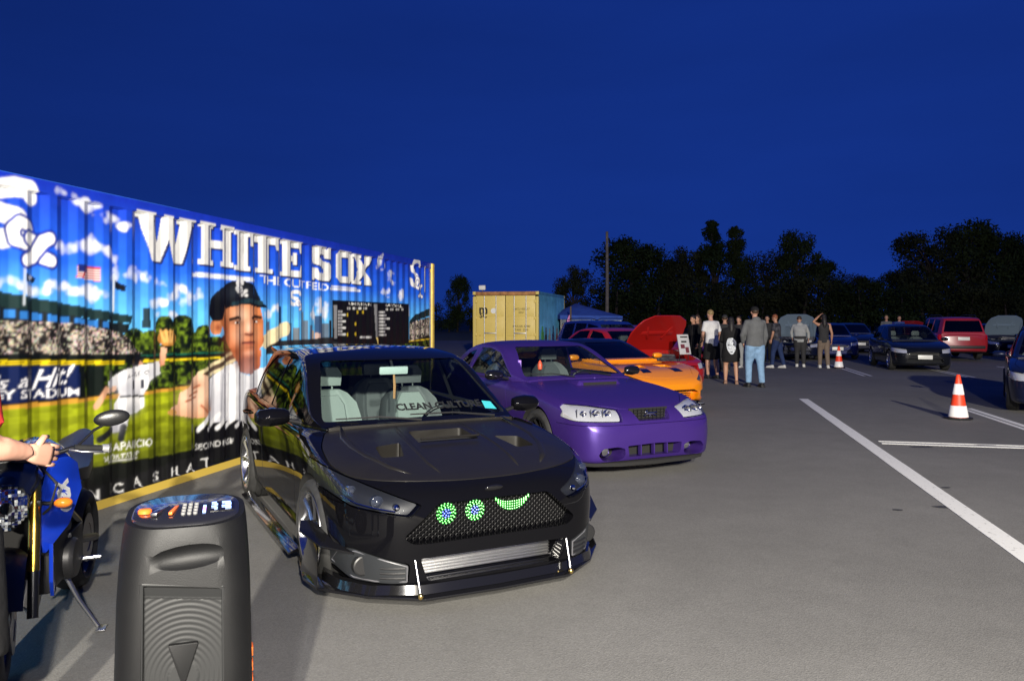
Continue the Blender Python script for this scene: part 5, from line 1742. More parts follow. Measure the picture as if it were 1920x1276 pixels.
# hood vent floors, badge bar, wipers
for (x, y, w, l, z) in ((1.32, 0, .40, .26, .822), (1.56, .45, .16, .24, .752), (1.56, -.45, .16, .24, .752)):
    MB().box((x, y, z), (l + .06, w + .08, .012)).build('vent_floor', M_DARK, HD)
for s in (-1, 1):
    ht = BVHTree.FromPolygons([tuple(v.co) for v in HD.data.vertices], [tuple(p.vertices) for p in HD.data.polygons])
    for path, wd in (([(1.02, .24), (1.2, .265), (1.4, .28), (1.6, .29), (1.8, .285), (1.98, .26)], .020), ([(1.0, .62), (1.2, .655), (1.4, .65), (1.6, .61), (1.8, .525), (1.93, .43)], .026)):
        pts = []
        for x, y in path:
            hh = ht.ray_cast(Vector((x, s * y, 2)), Vector((0, 0, -1)))
            if hh[0] is not None:
                pts.append((x, s * y, hh[0].z - .004))
        MB().tube(pts, [.008] + [wd] * (len(pts) - 2) + [.006], 10, flat=.55).build('hood_crease', M_HOODC, HD, 180)
MB().tube([(1.47, -.21, .868), (1.47, .21, .868)], .008, 6).build('vent_lip', M_HOODC, HD)
wiper(c.root, (.95, .58, .925), (.90, -.08, .962))
wiper(c.root, (.97, -.02, .928), (.86, -.62, .952))
# rear spoiler
k = MB()
k.rings([[(-1.42, y, 1.375 - .05 * abs(y) ** 2), (-1.72, y, 1.400 - .04 * abs(y) ** 2), (-1.78, y, 1.385 - .04 * abs(y) ** 2), (-1.70, y, 1.362 - .05 * abs(y) ** 2), (-1.5, y, 1.335 - .05 * abs(y) ** 2)] for y in np.linspace(-.60, .60, 11)])
k.build('rear_spoiler', M_GLOSSB, c.root, 50)
# cabin
k = MB()
k.rings([[(.96, y, .50), (.55, y, .50), (.50, y, .70), (.60, y, .83 - .02 * abs(y)), (.95, y, .865 - .03 * abs(y))] for y in np.linspace(-.70, .70, 9)])
k.build('dashboard', M_INT, c.root, 50)
MB().ell((.56, .36, .83), (.09, .17, .055), 14, 8).build('instrument_hood', M_INT, c.root)
steering_wheel(c.root, .40, .36, .80)
seat('front_seat', c.root, -.02, .37, .34, M_SEATG, M_SEATD)
seat('front_seat', c.root, -.02, -.37, .34, M_SEATG, M_SEATG)
seat('rear_seat', c.root, -.85, .33, .36, M_SEATD, M_SEATD)
seat('rear_seat', c.root, -.85, -.33, .36, M_SEATD, M_SEATD)
mir = MB().box((.28, 0, 1.245), (.03, .24, .065), Matrix.Rotation(.15, 3, 'Y')).build('rear_view_mirror', mat('pale_mirror_back', (.34, .40, .39), .4), c.root, bevel=.02)
MB().tube([(.29, 0, 1.21), (.30, .002, 1.12), (.30, -.002, 1.02)], [.008, .011, .009], 6, flat=.4).build('hanging_strap', mat('tan_strap', (.30, .15, .06), .8), mir)
MB().tube([(.26, 0, 1.26), (.20, 0, 1.33)], .012, 8).build('mirror_stalk', M_TRIM, mir)


GT = BVHTree.FromPolygons([tuple(v.co) for v in c.glass_shell.vertices], [tuple(p.vertices) for p in c.glass_shell.polygons])


def on_glass(y, z, lift=.003):
    """The point of the windshield at height z and sideways place y, a hair outside it."""
    h = GT.ray_cast(Vector((2.5, y, z)), Vector((-1, 0, 0)))
    return (h[0] + h[1].normalized() * lift) if h[0] is not None else Vector((.9, y, z))


tm = text_mesh('CLEAN CULTURE', .095, 0.0, bold=.004)
bm_ = bmesh.new()
bm_.from_mesh(tm)
bmesh.ops.triangulate(bm_, faces=bm_.faces)
bmesh.ops.subdivide_edges(bm_, edges=[e for e in bm_.edges if e.calc_length() > .03], cuts=1)
for v in bm_.verts:
    v.co = on_glass(v.co.x * .95 + .20, 1.00 + v.co.y * .60)
bm_.to_mesh(tm)
bm_.free()
put('banner_lettering', tm, mat('dark_vinyl', (.010, .011, .011), .6), c.root)
M_STKR = mat('inspection_sticker', (.05, .45, .50), .5)
st = MB()
st.add([on_glass(y, z) for y, z in ((.56, .965), (.655, .955), (.645, 1.005), (.57, 1.015))], [[0, 1, 2, 3]])
put('window_sticker', st.mesh(), M_STKR, c.root)
c.wheels([(1.325, .318, R(4)), (-1.325, .318, 0)], .80, W_SILVER)

# ------------------------------------------------------------------ purple coupe
M_PURPLE = mat('satin_purple_wrap', (0.054, 0.024, 0.205), 0.31, 0.45, coat=0.12, crough=0.25)
c = Car('parked_car', 'satin purple coupe with hood scoop, second car from the mural container', 'car', (.50, 9.78, 0), (.445, -.895), 'cars parked beside the mural container')
c.root.scale = (.95, .95, .95)
c.shell([(2.24, .25, .56, .48, .50), (2.20, .18, .62, .52, .70), (2.10, .16, .69, .60, .82), (1.9, .15, .755, .70, .89), (1.5, .15, .83, .79, .925),
         (1.0, .16, .90, .84, .93), (.5, .16, .93, .87, .93), (-.4, .16, .94, .88, .925), (-1.2, .17, .97, .92, .945), (-1.8, .20, .99, .94, .93),
         (-2.2, .26, .98, .93, .87), (-2.34, .32, .93, .87, .78), (-2.38, .38, .85, .8, .65)],
        dict(roof=[(.72, .90), (.62, .945), (.3, 1.12), (-.08, 1.30), (-.35, 1.355), (-.7, 1.365), (-1.05, 1.325), (-1.6, 1.08), (-1.85, .96)],
             belt=.91, belt_w=[(.72, .72), (.3, .83), (-.4, .85), (-1.3, .82), (-1.85, .66)], tumble=.50, drop=[(.72, .05), (.3, .09), (-.3, .06), (-1.1, .06), (-1.8, .05)]),
        M_PURPLE, arches=[(1.285, .32, .375, .64), (-1.285, .32, .375, .64)], shoulder=.8, rake=.90)
c.pocket(round_poly(sym([(.24, .70), (.20, .585)]), .02), 'x', 2.10, 2.6)
c.pocket(round_poly([(.35, .335), (.02, .345), (-.02, .345), (-.35, .335), (-.33, .220), (.33, .220)], .015), 'x', 2.10, 2.6)
c.pocket(round_poly([(.38, .31), (.48, .335), (.64, .32), (.69, .255), (.64, .195), (.46, .185), (.385, .215)], .03), 'x', 1.98, 2.6, both=True)
c.pocket(round_poly([(.70, -.23), (1.10, -.25), (1.10, .25), (.70, .23)], .03), 'z', .895, 1.2)
c.window('windshield', round_poly(sym([(.50, 1.295), (.70, .955)]), .04), 'x', -.16, 1.1)
c.window('rear_window', round_poly(sym([(.48, 1.29), (.60, 1.06)]), .04), 'x', -2.1, -1.0, M_TINT)
c.window('side_window', round_poly([(.42, .945), (-.12, 1.225), (-.45, 1.275), (-.75, 1.275), (-.86, .945)], .03), 'y', .3, 1.2, both=True)
c.window('quarter_window', round_poly([(-.93, .97), (-.88, 1.24), (-1.10, 1.19), (-1.32, 1.04), (-1.30, .97)], .03), 'y', .3, 1.2, M_TINT, both=True)
LH = c.panel('headlight', round_poly([(.40, .585), (.37, .695), (.62, .735), (.87, .755), (.90, .62), (.86, .595)], .02, 2), 'x', 1.72, 2.4, M_LENS, .006, both=True)
hood = symx([(.66, .74), (1.2, .80), (1.7, .74), (1.95, .55), (2.06, .34), (2.10, 0)])
HD = c.panel('hood', [(a, -b) for a, b in hood], 'z', .60, 1.3, None, .006)[0]
for k, d in enumerate(c.panel('door', round_poly([(.48, .25), (.55, .6), (.44, .905), (-.88, .915), (-.90, .25)], .04, 2), 'y', .45, 1.2, None, .006, both=True)):
    s = 1 if k == 0 else -1
    MB().box((-.70, s * .925, .80), (.16, .02, .05)).build('handle', M_PURPLE, d, bevel=.008)
c.panel('taillight', [(.40, .70), (.40, .86), (.98, .88), (.98, .70)], 'x', -3, -2.1, M_REDL, .006, both=True)
c.panel('front_bumper', round_poly([(-1.2, .06), (1.2, .06), (1.2, .555), (-1.2, .555)], .0), 'x', 1.70, 2.6, None, .005)
c.finish()
# raised hood scoop
k = MB()
k.rings([[(.70, y, .905 - .05 * abs(y)) for y in (-.30, .30)] + [(.70, .24, .915), (.70, -.24, .915)],
         [(.95, y, .885 - .05 * abs(y)) for y in (-.34, .34)] + [(.95, .27, .935), (.95, -.27, .935)],
         [(1.14, y, .872 - .05 * abs(y)) for y in (-.33, .33)] + [(1.13, .27, .938), (1.13, -.27, .938)],
         [(1.17, y, .870 - .05 * abs(y)) for y in (-.31, .31)] + [(1.155, .25, .915), (1.155, -.25, .915)]])
k.build('hood_scoop', M_PURPLE, HD, 50, .01)
MB().box((1.162, 0, .895), (.012, .46, .035)).build('scoop_mouth', M_DARK, HD)
for s in (-1, 1):
    h = LH[0 if s > 0 else 1]
    c.lamp_fill(h, M_HOUSW, .04)
    for y0, rr in ((.52, .040), (.64, .042), (.76, .030)):
        x0 = (c.surf(h, s * y0, .665) or 1.95) - .008
        MB().lathe([(0, x0 - .02), (rr * .35, x0 - .012), (rr * .8, x0 - .006), (rr, x0), (rr * 1.1, x0 - .03), (0, x0 - .04)], 18, 'x', (0, s * y0, .665)).build('bulb_bowl', M_CHROME, h)
    for y0 in (.58, .70, .82):
        x0 = (c.surf(h, s * y0, .66) or 1.9) - .010
        MB().box((x0, s * y0, .665), (.010, .006, .10)).build('lamp_divider', M_HOUS, h)
    MB().lathe([(0, 2.13), (.045, 2.125), (.052, 2.09), (0, 2.05)], 20, 'x', (-.03, s * .535, .262)).build('fog_lamp', M_CHROME, c.root)
    door_mirror(c.root, .36, s * .85, .975, M_GLOSSB, s, .95)
for y, z, w, h_, x in ((0, .643, .50, .13, 2.104), (0, .282, .74, .15, 2.104), (.535, .26, .33, .16, 1.984), (-.535, .26, .33, .16, 1.984)):
    MB().box((x, y, z), (.006, w, h_)).build('recess_back', M_DARK, c.root)
g = MB()
for q in range(9):
    g.box((2.13, -.20 + q * .05, .643), (.01, .004, .11))
for q in range(4):
    g.box((2.132, 0, .60 + q * .03), (.01, .42, .004))
gr = g.build('grille', M_TRIM, c.root)
# running horse badge: body, neck, legs and tail as flat cast pieces
k = MB()
k.ell((2.15, 0, .648), (.008, .055, .016), 10, 6).ell((2.15, -.052, .668), (.007, .022, .012), 8, 6, Matrix.Rotation(.5, 3, 'X')).tube([(2.135, -.03, .64), (2.135, -.075, .625)], .006, 6)
k.tube([(2.135, .04, .64), (2.135, .085, .622)], .006, 6).tube([(2.135, .05, .655), (2.135, .095, .658)], .006, 6).tube([(2.135, .02, .64), (2.135, .0, .612)], .005, 6)
k.build('badge', M_CHROME, gr)
for y in (-.17, 0, .17):
    MB().box((2.195, y, .282), (.06, .014, .118)).build('intake_strut', M_PURPLE, c.root, bevel=.006)
k = MB()
k.rings([[(a - .06, b, .125), (a + .015, b, .13), (a + .005, b, .165), (a - .06, b, .17)] for a, b in ((1.95, -.86), (2.12, -.70), (2.22, -.45), (2.25, 0), (2.22, .45), (2.12, .70), (1.95, .86))])
k.build('chin_lip', M_DARK, c.root)
k = MB()
k.rings([[(.66, y, .50), (.30, y, .50), (.25, y, .74), (.35, y, .86), (.64, y, .895)] for y in np.linspace(-.68, .68, 7)])
k.build('dashboard', M_INT, c.root, 50)
steering_wheel(c.root, .12, .36, .82)
seat('front_seat', c.root, -.35, .37, .34, M_SEATD, M_SEATD)
seat('front_seat', c.root, -.35, -.37, .34, mat('grey_seat_leather', (.07, .07, .085), .45), M_SEATD)
MB().tube([(.22, -.60, 1.0), (.235, -.60, 1.06), (.24, -.60, 1.14)], [.02, .026, .022], 10).build('hanging_charm', mat('lilac_plastic', (.38, .22, .75), .35), c.root)
MB().lathe([(.0, .98), (.028, 1.0), (.032, 1.06), (.015, 1.10), (.0, 1.12)], 12, 'z', (.26, -.32, .02)).build('hanging_charm', mat('orange_red_plastic', (.75, .10, .04), .4), c.root)
wiper(c.root, (.64, .5, .945), (.60, -.1, .99))
wiper(c.root, (.66, -.05, .945), (.54, -.6, .985))
c.wheels([(1.285, .325, R(2)), (-1.285, .325, 0)], .815, W_BLACK)

# ------------------------------------------------------------------ orange sports car
M_ORANGE = mat('orange_gloss_paint', (0.85, 0.265, 0.004), 0.3, 0.1, coat=1.0, crough=0.03)
c = Car('parked_car', 'bright orange sports car with black roof and vented hood', 'car', (1.74, 15.05, 0), (.456, -.89), 'cars parked beside the mural container')
c.root.scale = (.95, .95, .95)
c.shell([(2.30, .30, .50, .42, .40), (2.24, .22, .56, .48, .62), (2.10, .16, .64, .58, .80), (1.85, .14, .74, .72, .90), (1.45, .14, .80, .80, .945),
         (1.0, .15, .83, .80, .94), (.6, .15, .86, .81, .93), (-.4, .15, .88, .83, .925), (-1.1, .16, .92, .90, .95), (-1.6, .18, .96, .92, .96),
         (-2.0, .24, .96, .90, .92), (-2.15, .30, .92, .85, .85), (-2.2, .36, .85, .78, .72)],
        dict(roof=[(.92, .83), (.82, .87), (.4, 1.05), (.0, 1.20), (-.3, 1.255), (-.6, 1.255), (-1.0, 1.20), (-1.6, 1.02), (-1.95, .93)],
             belt=.86, belt_w=[(.92, .66), (.4, .80), (-.4, .83), (-1.2, .78), (-1.95, .62)], tumble=.55, drop=[(.9, .05), (.3, .09), (-.3, .06), (-1.1, .06), (-1.9, .05)]),
        M_ORANGE, arches=[(1.355, .335, .385, .64), (-1.355, .335, .385, .64)], shoulder=.55)
c.pocket(round_poly(sym([(.44, .40), (.60, .33), (.50, .20)]), .03), 'x', 2.08, 2.6)
c.pocket(round_poly([(1.45, .14), (1.72, .17), (1.72, .42), (1.50, .40)], .03), 'z', .745, 1.2, both=True)
c.pocket(round_poly([(.62, .36), (.86, .40), (.84, .24), (.66, .22)], .02), 'x', 1.9, 2.6, both=True)
c.window('windshield', round_poly(sym([(.44, 1.185), (.66, .895)]), .04), 'x', -.06, 1.2, M_TINT)
c.window('rear_window', round_poly(sym([(.40, 1.16), (.50, 1.0)]), .04), 'x', -2.1, -1.0, M_TINT)
c.window('side_window', round_poly([(.60, .885), (.02, 1.13), (-.35, 1.165), (-.85, 1.12), (-.95, .90)], .03), 'y', .3, 1.2, M_TINT, both=True)
LH = c.panel('headlight', round_poly([(.58, .56), (.66, .52), (.90, .63), (.92, .70), (.80, .66)], .01, 2), 'x', 1.55, 2.4, M_LENS, .006, both=True)
HD = c.panel('hood', [(a, -b) for a, b in symx([(.86, .66), (1.3, .76), (1.8, .74), (2.05, .60), (2.14, .34), (2.17, 0)])], 'z', .48, 1.3, None, .006)[0]
c.panel('roof_panel', round_poly(symx([(.02, .50), (-.95, .50)]), .04), 'z', 1.10, 1.5, mat('gloss_black_roof', (.004, .004, .005), .3, coat=1.0, spec=0.0, crough=.02), .005)
c.panel('door', round_poly([(.62, .25), (.70, .6), (.55, .85), (-.70, .86), (-.62, .25)], .04, 2), 'y', .45, 1.2, None, .006, both=True)
c.panel('taillight', round_poly([(.35, .74), (.35, .84), (.80, .86), (.80, .74)], .03), 'x', -3, -2.0, M_REDL, .006, both=True)
c.finish(MATS['gloss_black_roof'], lambda p, n: (p[:, 2] > .895) & (p[:, 0] < .80) & (p[:, 0] > -1.3) & (np.abs(p[:, 1]) < .86))
for s in (-1, 1):
    MB().box((1.60, s * .28, .752), (.24, .24, .012)).build('vent_floor', M_DARK, HD)
    ht = BVHTree.FromPolygons([tuple(v.co) for v in HD.data.vertices], [tuple(p.vertices) for p in HD.data.polygons])
    for (xa, xb, ya, yb) in ((1.40, 1.98, .20, .36), (1.02, 1.30, .46, .62)):
        top = []
        for x in np.linspace(xa, xb, 7):
            for y in np.linspace(ya + (x - xa) * .10, yb + (x - xa) * .16, 4):
                hh = ht.ray_cast(Vector((x, s * y, 2)), Vector((0, 0, -1)))
                top.append((x, s * y, (hh[0].z if hh[0] is not None else .78)))
        zf_ = max(p[2] for p in top)
        top = [(p[0], p[1], max(p[2], zf_ - .16 - .05) + .004) for p in top]
        MB().add(top, [[i * 4 + j, i * 4 + j + 1, i * 4 + j + 5, i * 4 + j + 4] for i in range(6) for j in range(3)]).build('hood_vent', M_GLOSSB, HD)
    c.lamp_fill(LH[0 if s > 0 else 1], M_HOUS, .04)
    MB().lathe([(0, 1.86), (.04, 1.85), (.045, 1.80), (0, 1.79)], 16, 'x', (0, s * .76, .615)).build('projector', M_CHROME, LH[0 if s > 0 else 1])
    door_mirror(c.root, .50, s * .84, .92, M_ORANGE, s, .9)
g = MB()
for q in range(6):
    g.box((2.14, 0, .22 + q * .034), (.02, .98, .008))
g.build('grille', M_TRIM, c.root)
k = MB()
k.rings([[(a - .08, b, .10), (a + .03, b, .10), (a + .03, b, .125), (a - .08, b, .14)] for a, b in ((1.85, -.93), (2.15, -.78), (2.27, -.42), (2.31, 0), (2.27, .42), (2.15, .78), (1.85, .93))])
k.build('splitter', M_GLOSSB, c.root)
seat('front_seat', c.root, -.25, .37, .30, M_SEATD, M_SEATD)
seat('front_seat', c.root, -.25, -.37, .30, M_SEATD, M_SEATD)
c.wheels([(1.355, .33, 0), (-1.355, .33, 0)], .82, W_BLACK)


# ------------------------------------------------------------------ everyday cars of the meet
SHAPES = {
    'sedan': dict(st=[(2.28, .24, .60, .50, .50), (2.22, .20, .66, .56, .68), (2.08, .18, .72, .64, .80), (1.8, .17, .80, .74, .87), (1.3, .17, .89, .84, .90), (.9, .17, .94, .88, .90),
                      (-.3, .17, .95, .90, .90), (-1.3, .19, 1.0, .95, .895), (-1.9, .24, 1.02, .96, .86), (-2.2, .30, .98, .92, .78), (-2.28, .38, .88, .82, .62)],
                  roof=[(1.02, .91), (.92, .955), (.5, 1.18), (.12, 1.37), (-.2, 1.43), (-.7, 1.44), (-1.1, 1.38), (-1.65, 1.10), (-1.9, 1.0)],
                  belt=.93, bw=[(1.02, .70), (.5, .82), (-.6, .84), (-1.3, .80), (-1.9, .66)], wx=1.35,
                  ws=[(.55, 1.355), (.70, .97)], wsx=(.05, 1.3), rw=[(.50, 1.33), (.58, 1.09)], rwx=(-2.1, -1.1),
                  side=[[(.66, .96), (.10, 1.31), (-.35, 1.365), (-.40, .965)], [(-.48, .965), (-.46, 1.365), (-.95, 1.34), (-1.35, 1.13), (-1.30, .98)]]),
    'hatch': dict(st=[(2.10, .24, .62, .52, .50), (2.04, .20, .70, .58, .68), (1.90, .18, .77, .68, .79), (1.65, .17, .84, .78, .86), (1.2, .17, .92, .87, .88), (.9, .17, .95, .90, .88),
                      (-.3, .17, .97, .92, .88), (-1.3, .19, 1.0, .96, .875), (-1.75, .24, 1.0, .95, .84), (-1.95, .30, .95, .90, .76), (-2.0, .38, .88, .82, .62)],
                  roof=[(1.02, .93), (.94, .965), (.55, 1.20), (.2, 1.40), (-.1, 1.465), (-.7, 1.48), (-1.2, 1.44), (-1.5, 1.36), (-1.8, 1.05), (-1.88, .97)],
                  belt=.94, bw=[(1.02, .70), (.5, .80), (-.6, .82), (-1.3, .80), (-1.88, .68)], wx=1.27,
                  ws=[(.56, 1.385), (.69, .985)], wsx=(.1, 1.3), rw=[(.50, 1.34), (.56, 1.10)], rwx=(-2.1, -1.4),
                  side=[[(.66, .97), (.16, 1.33), (-.30, 1.39), (-.35, .975)], [(-.43, .975), (-.41, 1.39), (-1.0, 1.36), (-1.35, 1.16), (-1.28, .99)]]),
    'suv': dict(st=[(2.28, .34, .80, .70, .55), (2.22, .30, .88, .78, .74), (2.1, .28, .95, .86, .84), (1.8, .27, 1.0, .94, .90), (1.2, .27, 1.05, .99, .92), (.9, .27, 1.07, 1.01, .92),
                    (-.5, .27, 1.08, 1.02, .92), (-1.6, .29, 1.10, 1.04, .915), (-2.1, .34, 1.10, 1.04, .90), (-2.22, .38, 1.06, 1.0, .84), (-2.27, .44, 1.0, .92, .74)],
                roof=[(1.05, 1.05), (.97, 1.085), (.6, 1.36), (.3, 1.62), (.05, 1.71), (-.7, 1.74), (-1.5, 1.73), (-1.95, 1.69), (-2.08, 1.60), (-2.2, 1.15), (-2.23, 1.08)],
                belt=1.05, bw=[(1.05, .74), (.5, .84), (-.6, .87), (-1.6, .86), (-2.23, .78)], wx=1.33,
                ws=[(.62, 1.60), (.74, 1.10)], wsx=(.2, 1.4), rw=[(.60, 1.58), (.70, 1.14)], rwx=(-2.5, -1.95),
                side=[[(.70, 1.09), (.30, 1.54), (-.30, 1.63), (-.32, 1.09)], [(-.40, 1.09), (-.38, 1.63), (-1.05, 1.64), (-1.05, 1.09)], [(-1.13, 1.09), (-1.13, 1.64), (-1.80, 1.60), (-1.88, 1.10)]]),
}


BUILT = {}


def repaint(key, label, loc, head, paint, hood_up, group, tint, scale, hood_paint):
    """A further car of a shape already built: a copy of it and its parts in another paint."""
    src, old, old_hood, old_glass = BUILT[key]
    r = copy_tree(src)
    r.location = loc
    r.rotation_euler = (0, 0, math.atan2(head[1], head[0]))
    r.scale = (scale,) * 3
    tag(r, label, 'car', group)
    for o in r.children_recursive:
        hood = o.name.startswith('hood')
        if o.name.split('.')[0] == 'hood' and hood_up:
            o.rotation_euler = (0, -hood_up, 0)
        for sl in o.material_slots:
            m = sl.material
            if m in (old, old_hood):
                sl.link = 'OBJECT'
                sl.material = (hood_paint or paint) if hood and hood_up else paint
            elif m == old_glass and m != (tint or M_GLASS):
                sl.link = 'OBJECT'
                sl.material = tint or M_GLASS
    return r


def everyday(shape, label, loc, head, paint, wheel, hood_up=0.0, plate=True, group='cars parked across the lot', tint=None, scale=.95, hood_paint=None):
    S = SHAPES[shape]
    suv = shape == 'suv'
    key = (shape, hood_up > 0)
    if key in BUILT:
        return repaint(key, label, loc, head, paint, hood_up, group, tint, scale, hood_paint)
    BUILT[key] = None
    c = Car('parked_car', label, 'car', loc, head, group)
    c.root.scale = (scale,) * 3
    zr, ra = (.36, .42) if suv else (.325, .375)
    c.shell(S['st'], dict(roof=S['roof'], belt=S['belt'], belt_w=S['bw'], tumble=.30 if suv else .42, drop=[(-2.3, .05), (-1, .06), (0, .06), (.5, .09), (1.05, .05)]),
            paint, arches=[(S['wx'], zr, ra, .62), (-S['wx'], zr, ra, .62)], nx=44)
    dz = .26 if suv else 0
    xf, xr = S['st'][0][0], S['st'][-1][0]
    c.pocket(round_poly(sym([(.46, .60 + dz), (.40, .50 + dz)]), .02), 'x', xf - .14, 3)
    c.pocket(round_poly(sym([(.50, .40 + dz * .7), (.56, .27 + dz * .6)]), .03), 'x', xf - .16, 3)
    c.window('windshield', round_poly(sym(S['ws']), .04), 'x', *S['wsx'], tint or M_GLASS)
    c.window('rear_window', round_poly(sym(S['rw']), .04), 'x', *S['rwx'], M_TINT)
    for p in S['side']:
        c.window('side_window', round_poly(p, .03), 'y', .3, 1.2, M_TINT, both=True)
    zf = S['st'][2][2] - .05
    LH = c.panel('headlight', round_poly([(.50, zf - .15), (.50, zf - .03), (.78, zf + .01), (.92, zf + .03), (.92, zf - .07), (.80, zf - .14)], .02, 2), 'x', xf - .62, 3, M_LENS, .006, both=True)
    zt = (1.0 if suv else .86)
    c.panel('taillight', round_poly([(.60, zt - .12), (.60, zt + .02), (.95, zt + .06), (.95, zt - .14)] if not suv else [(.78, .84), (.78, 1.05), (.98, 1.05), (.98, .82)], .01, 2), 'x', -3, xr + .42, M_REDL, .006, both=True)
    xc = S['roof'][0][0] - .03 if S['roof'][0][0] > S['roof'][-1][0] else S['roof'][-1][0]
    hood = symx([(xc, .70), (xc + .5, .76), (xf - .35, .70), (xf - .20, .50), (xf - .15, 0)])
    hz = S['st'][0][1] + .36
    if hood_up:
        bay = grow_poly([(a, -b) for a, b in hood], -.03)
        c.panel('hood_skin', [(a, -b) for a, b in hood], 'z', hz, 1.4, None, .006)
        o = [q for q in c.root.children if q.name.startswith('hood_skin')][0]
        bpy.data.objects.remove(o)
        mb = MB()
        rows = []
        for t in np.linspace(0, 1, 9):
            x = xc + t * (xf - .17 - xc)
            w = float(np.interp(t, [0, .5, .85, 1], [.70, .76, .66, .36]))
            ww = np.linspace(-w, w, 9)
            rows.append([(x - xc, y, .02 - .10 * t * t - .05 * (y / .76) ** 2) for y in ww])
        top = [p for r_ in rows for p in r_]
        n = 9
        bot = [(p[0], p[1] * .98, p[2] - .022) for p in top]
        fs = []
        for i in range(8):
            for j in range(8):
                a = i * n + j
                fs.append([a, a + 1, a + n + 1, a + n])
                b = a + 81
                fs.append([b, b + n, b + n + 1, b + 1])
        rim_ = [i for i in range(9)] + [i * 9 + 8 for i in range(1, 9)] + [72 + j for j in range(7, -1, -1)] + [i * 9 for i in range(7, 0, -1)]
        for i, a in enumerate(rim_):
            b = rim_[(i + 1) % len(rim_)]
            fs.append([a, a + 81, b + 81, b])
        mb.add(top + bot, fs)
        h = mb.build('hood', hood_paint or paint, c.root, 40)
        h.location = (xc, 0, S['st'][5][2] - .01)
        h.rotation_euler = (0, -hood_up, 0)
        k = MB()
        k.box((.55, 0, -.045), (.10, .9, .02)).box((.62, .3, -.05), (.5, .06, .02), Matrix.Rotation(.4, 3, 'Z')).box((.62, -.3, -.05), (.5, .06, .02), Matrix.Rotation(-.4, 3, 'Z'))
        k.build('hood_brace', hood_paint or paint, h, bevel=.006)
        eb = MB()
        eb.box((xf - .75, 0, hz + .10), (.42, .50, .16)).box((xf - .50, 0, hz + .07), (.12, 1.0, .12)).box((xf - 1.0, .45, hz + .10), (.20, .22, .18)).box((xf - .95, -.48, hz + .09), (.24, .18, .14))
        eb.tube([(xf - .6, -.3, hz + .2), (xf - .9, -.1, hz + .22), (xf - .7, .35, hz + .2)], .035, 10)
        eb.build('engine', mat('engine_metal', (.10, .10, .11), .4, .6, var=.5, scale=12), c.root, bevel=.015)
        MB().tube([(xf - .45, .62, hz + .22), (xc + .95, .60, hz + .95)], .006, 6).build('hood_prop', M_TRIM, c.root)
    else:
        c.panel('hood', [(a, -b) for a, b in hood], 'z', hz + .05, 1.4, None, .006)
    side = S['side']
    zb = S['st'][5][1] + .08
    for i, p in enumerate(side[:2]):
        xa, xb = max(q[0] for q in p) + (.05 if i == 0 else .035), min(q[0] for q in p) - .035
        for d in c.panel('door', [(xa, zb), (xa, S['belt'] - .02), (xb, S['belt'] - .02), (xb, zb if i == 0 else zb + .25), (xb + (.3 if i else 0), zb)], 'y', .45, 1.2, None, .006, both=True):
            pass
    c.finish()
    for s in (-1, 1):
        h = LH[0 if s > 0 else 1]
        c.lamp_fill(h, M_HOUSW, .05)
        MB().lathe([(0, xf - .175), (.05, xf - .18), (.06, xf - .23), (0, xf - .24)], 16, 'x', (-.05, s * .64, zf - .06)).build('projector', M_CHROME, h)
        MB().lathe([(0, xf - .235), (.04, xf - .24), (.05, xf - .29), (0, xf - .30)], 14, 'x', (-.10, s * .77, zf - .05)).build('reflector', M_CHROME, h)
        door_mirror(c.root, .60 if not suv else .62, s * .83, S['belt'] + .05, paint, s, .9)
        for yy in (.37,):
            seat('front_seat', c.root, -.05, s * yy, .34 + dz, M_SEATD, M_SEATD)
        MB().ell((xf - .10, s * .62, .33 + dz * .7), (.03, .05, .04), 10, 8).build('fog_lamp', M_CHROME, c.root)
    g = MB()
    for q in range(4):
        g.box((xf - .09, 0, .515 + dz + q * .024), (.02, .82, .008))
    g.build('grille', M_CHROME if suv else M_TRIM, c.root)
    k = MB()
    k.rings([[(S['wsx'][1] - .33, y, .55 + dz), (.58, y, .55 + dz), (.58, y, S['belt'] - .08), (S['wsx'][1] - .33, y, S['belt'] - .04)] for y in (-.66, 0, .66)])
    k.build('dashboard', M_INT, c.root)
    if plate:
        for x, sg in ((xf + .012, 1), (xr - .012, -1)):
            MB().box((x, 0, (.45 if sg > 0 else .72) + dz * .6), (.012, .42, .13)).build('number_plate', M_PLATE, c.root, bevel=.004)
    if suv:
        MB().box((xr - .03, 0, .55), (.08, 1.5, .12)).build('rear_bumper', M_TRIM, c.root, bevel=.03)
        for s in (-1, 1):
            MB().tube([(.1, s * .60, 1.735), (-.2, s * .62, 1.80), (-1.5, s * .62, 1.80), (-1.75, s * .60, 1.735)], .014, 8).build('roof_rail', M_TRIM, c.root)
    c.wheels([(S['wx'], zr, 0), (-S['wx'], zr, 0)], .79, wheel)
    BUILT[key] = (c.root, paint, hood_paint or paint, tint or M_GLASS)
    return c


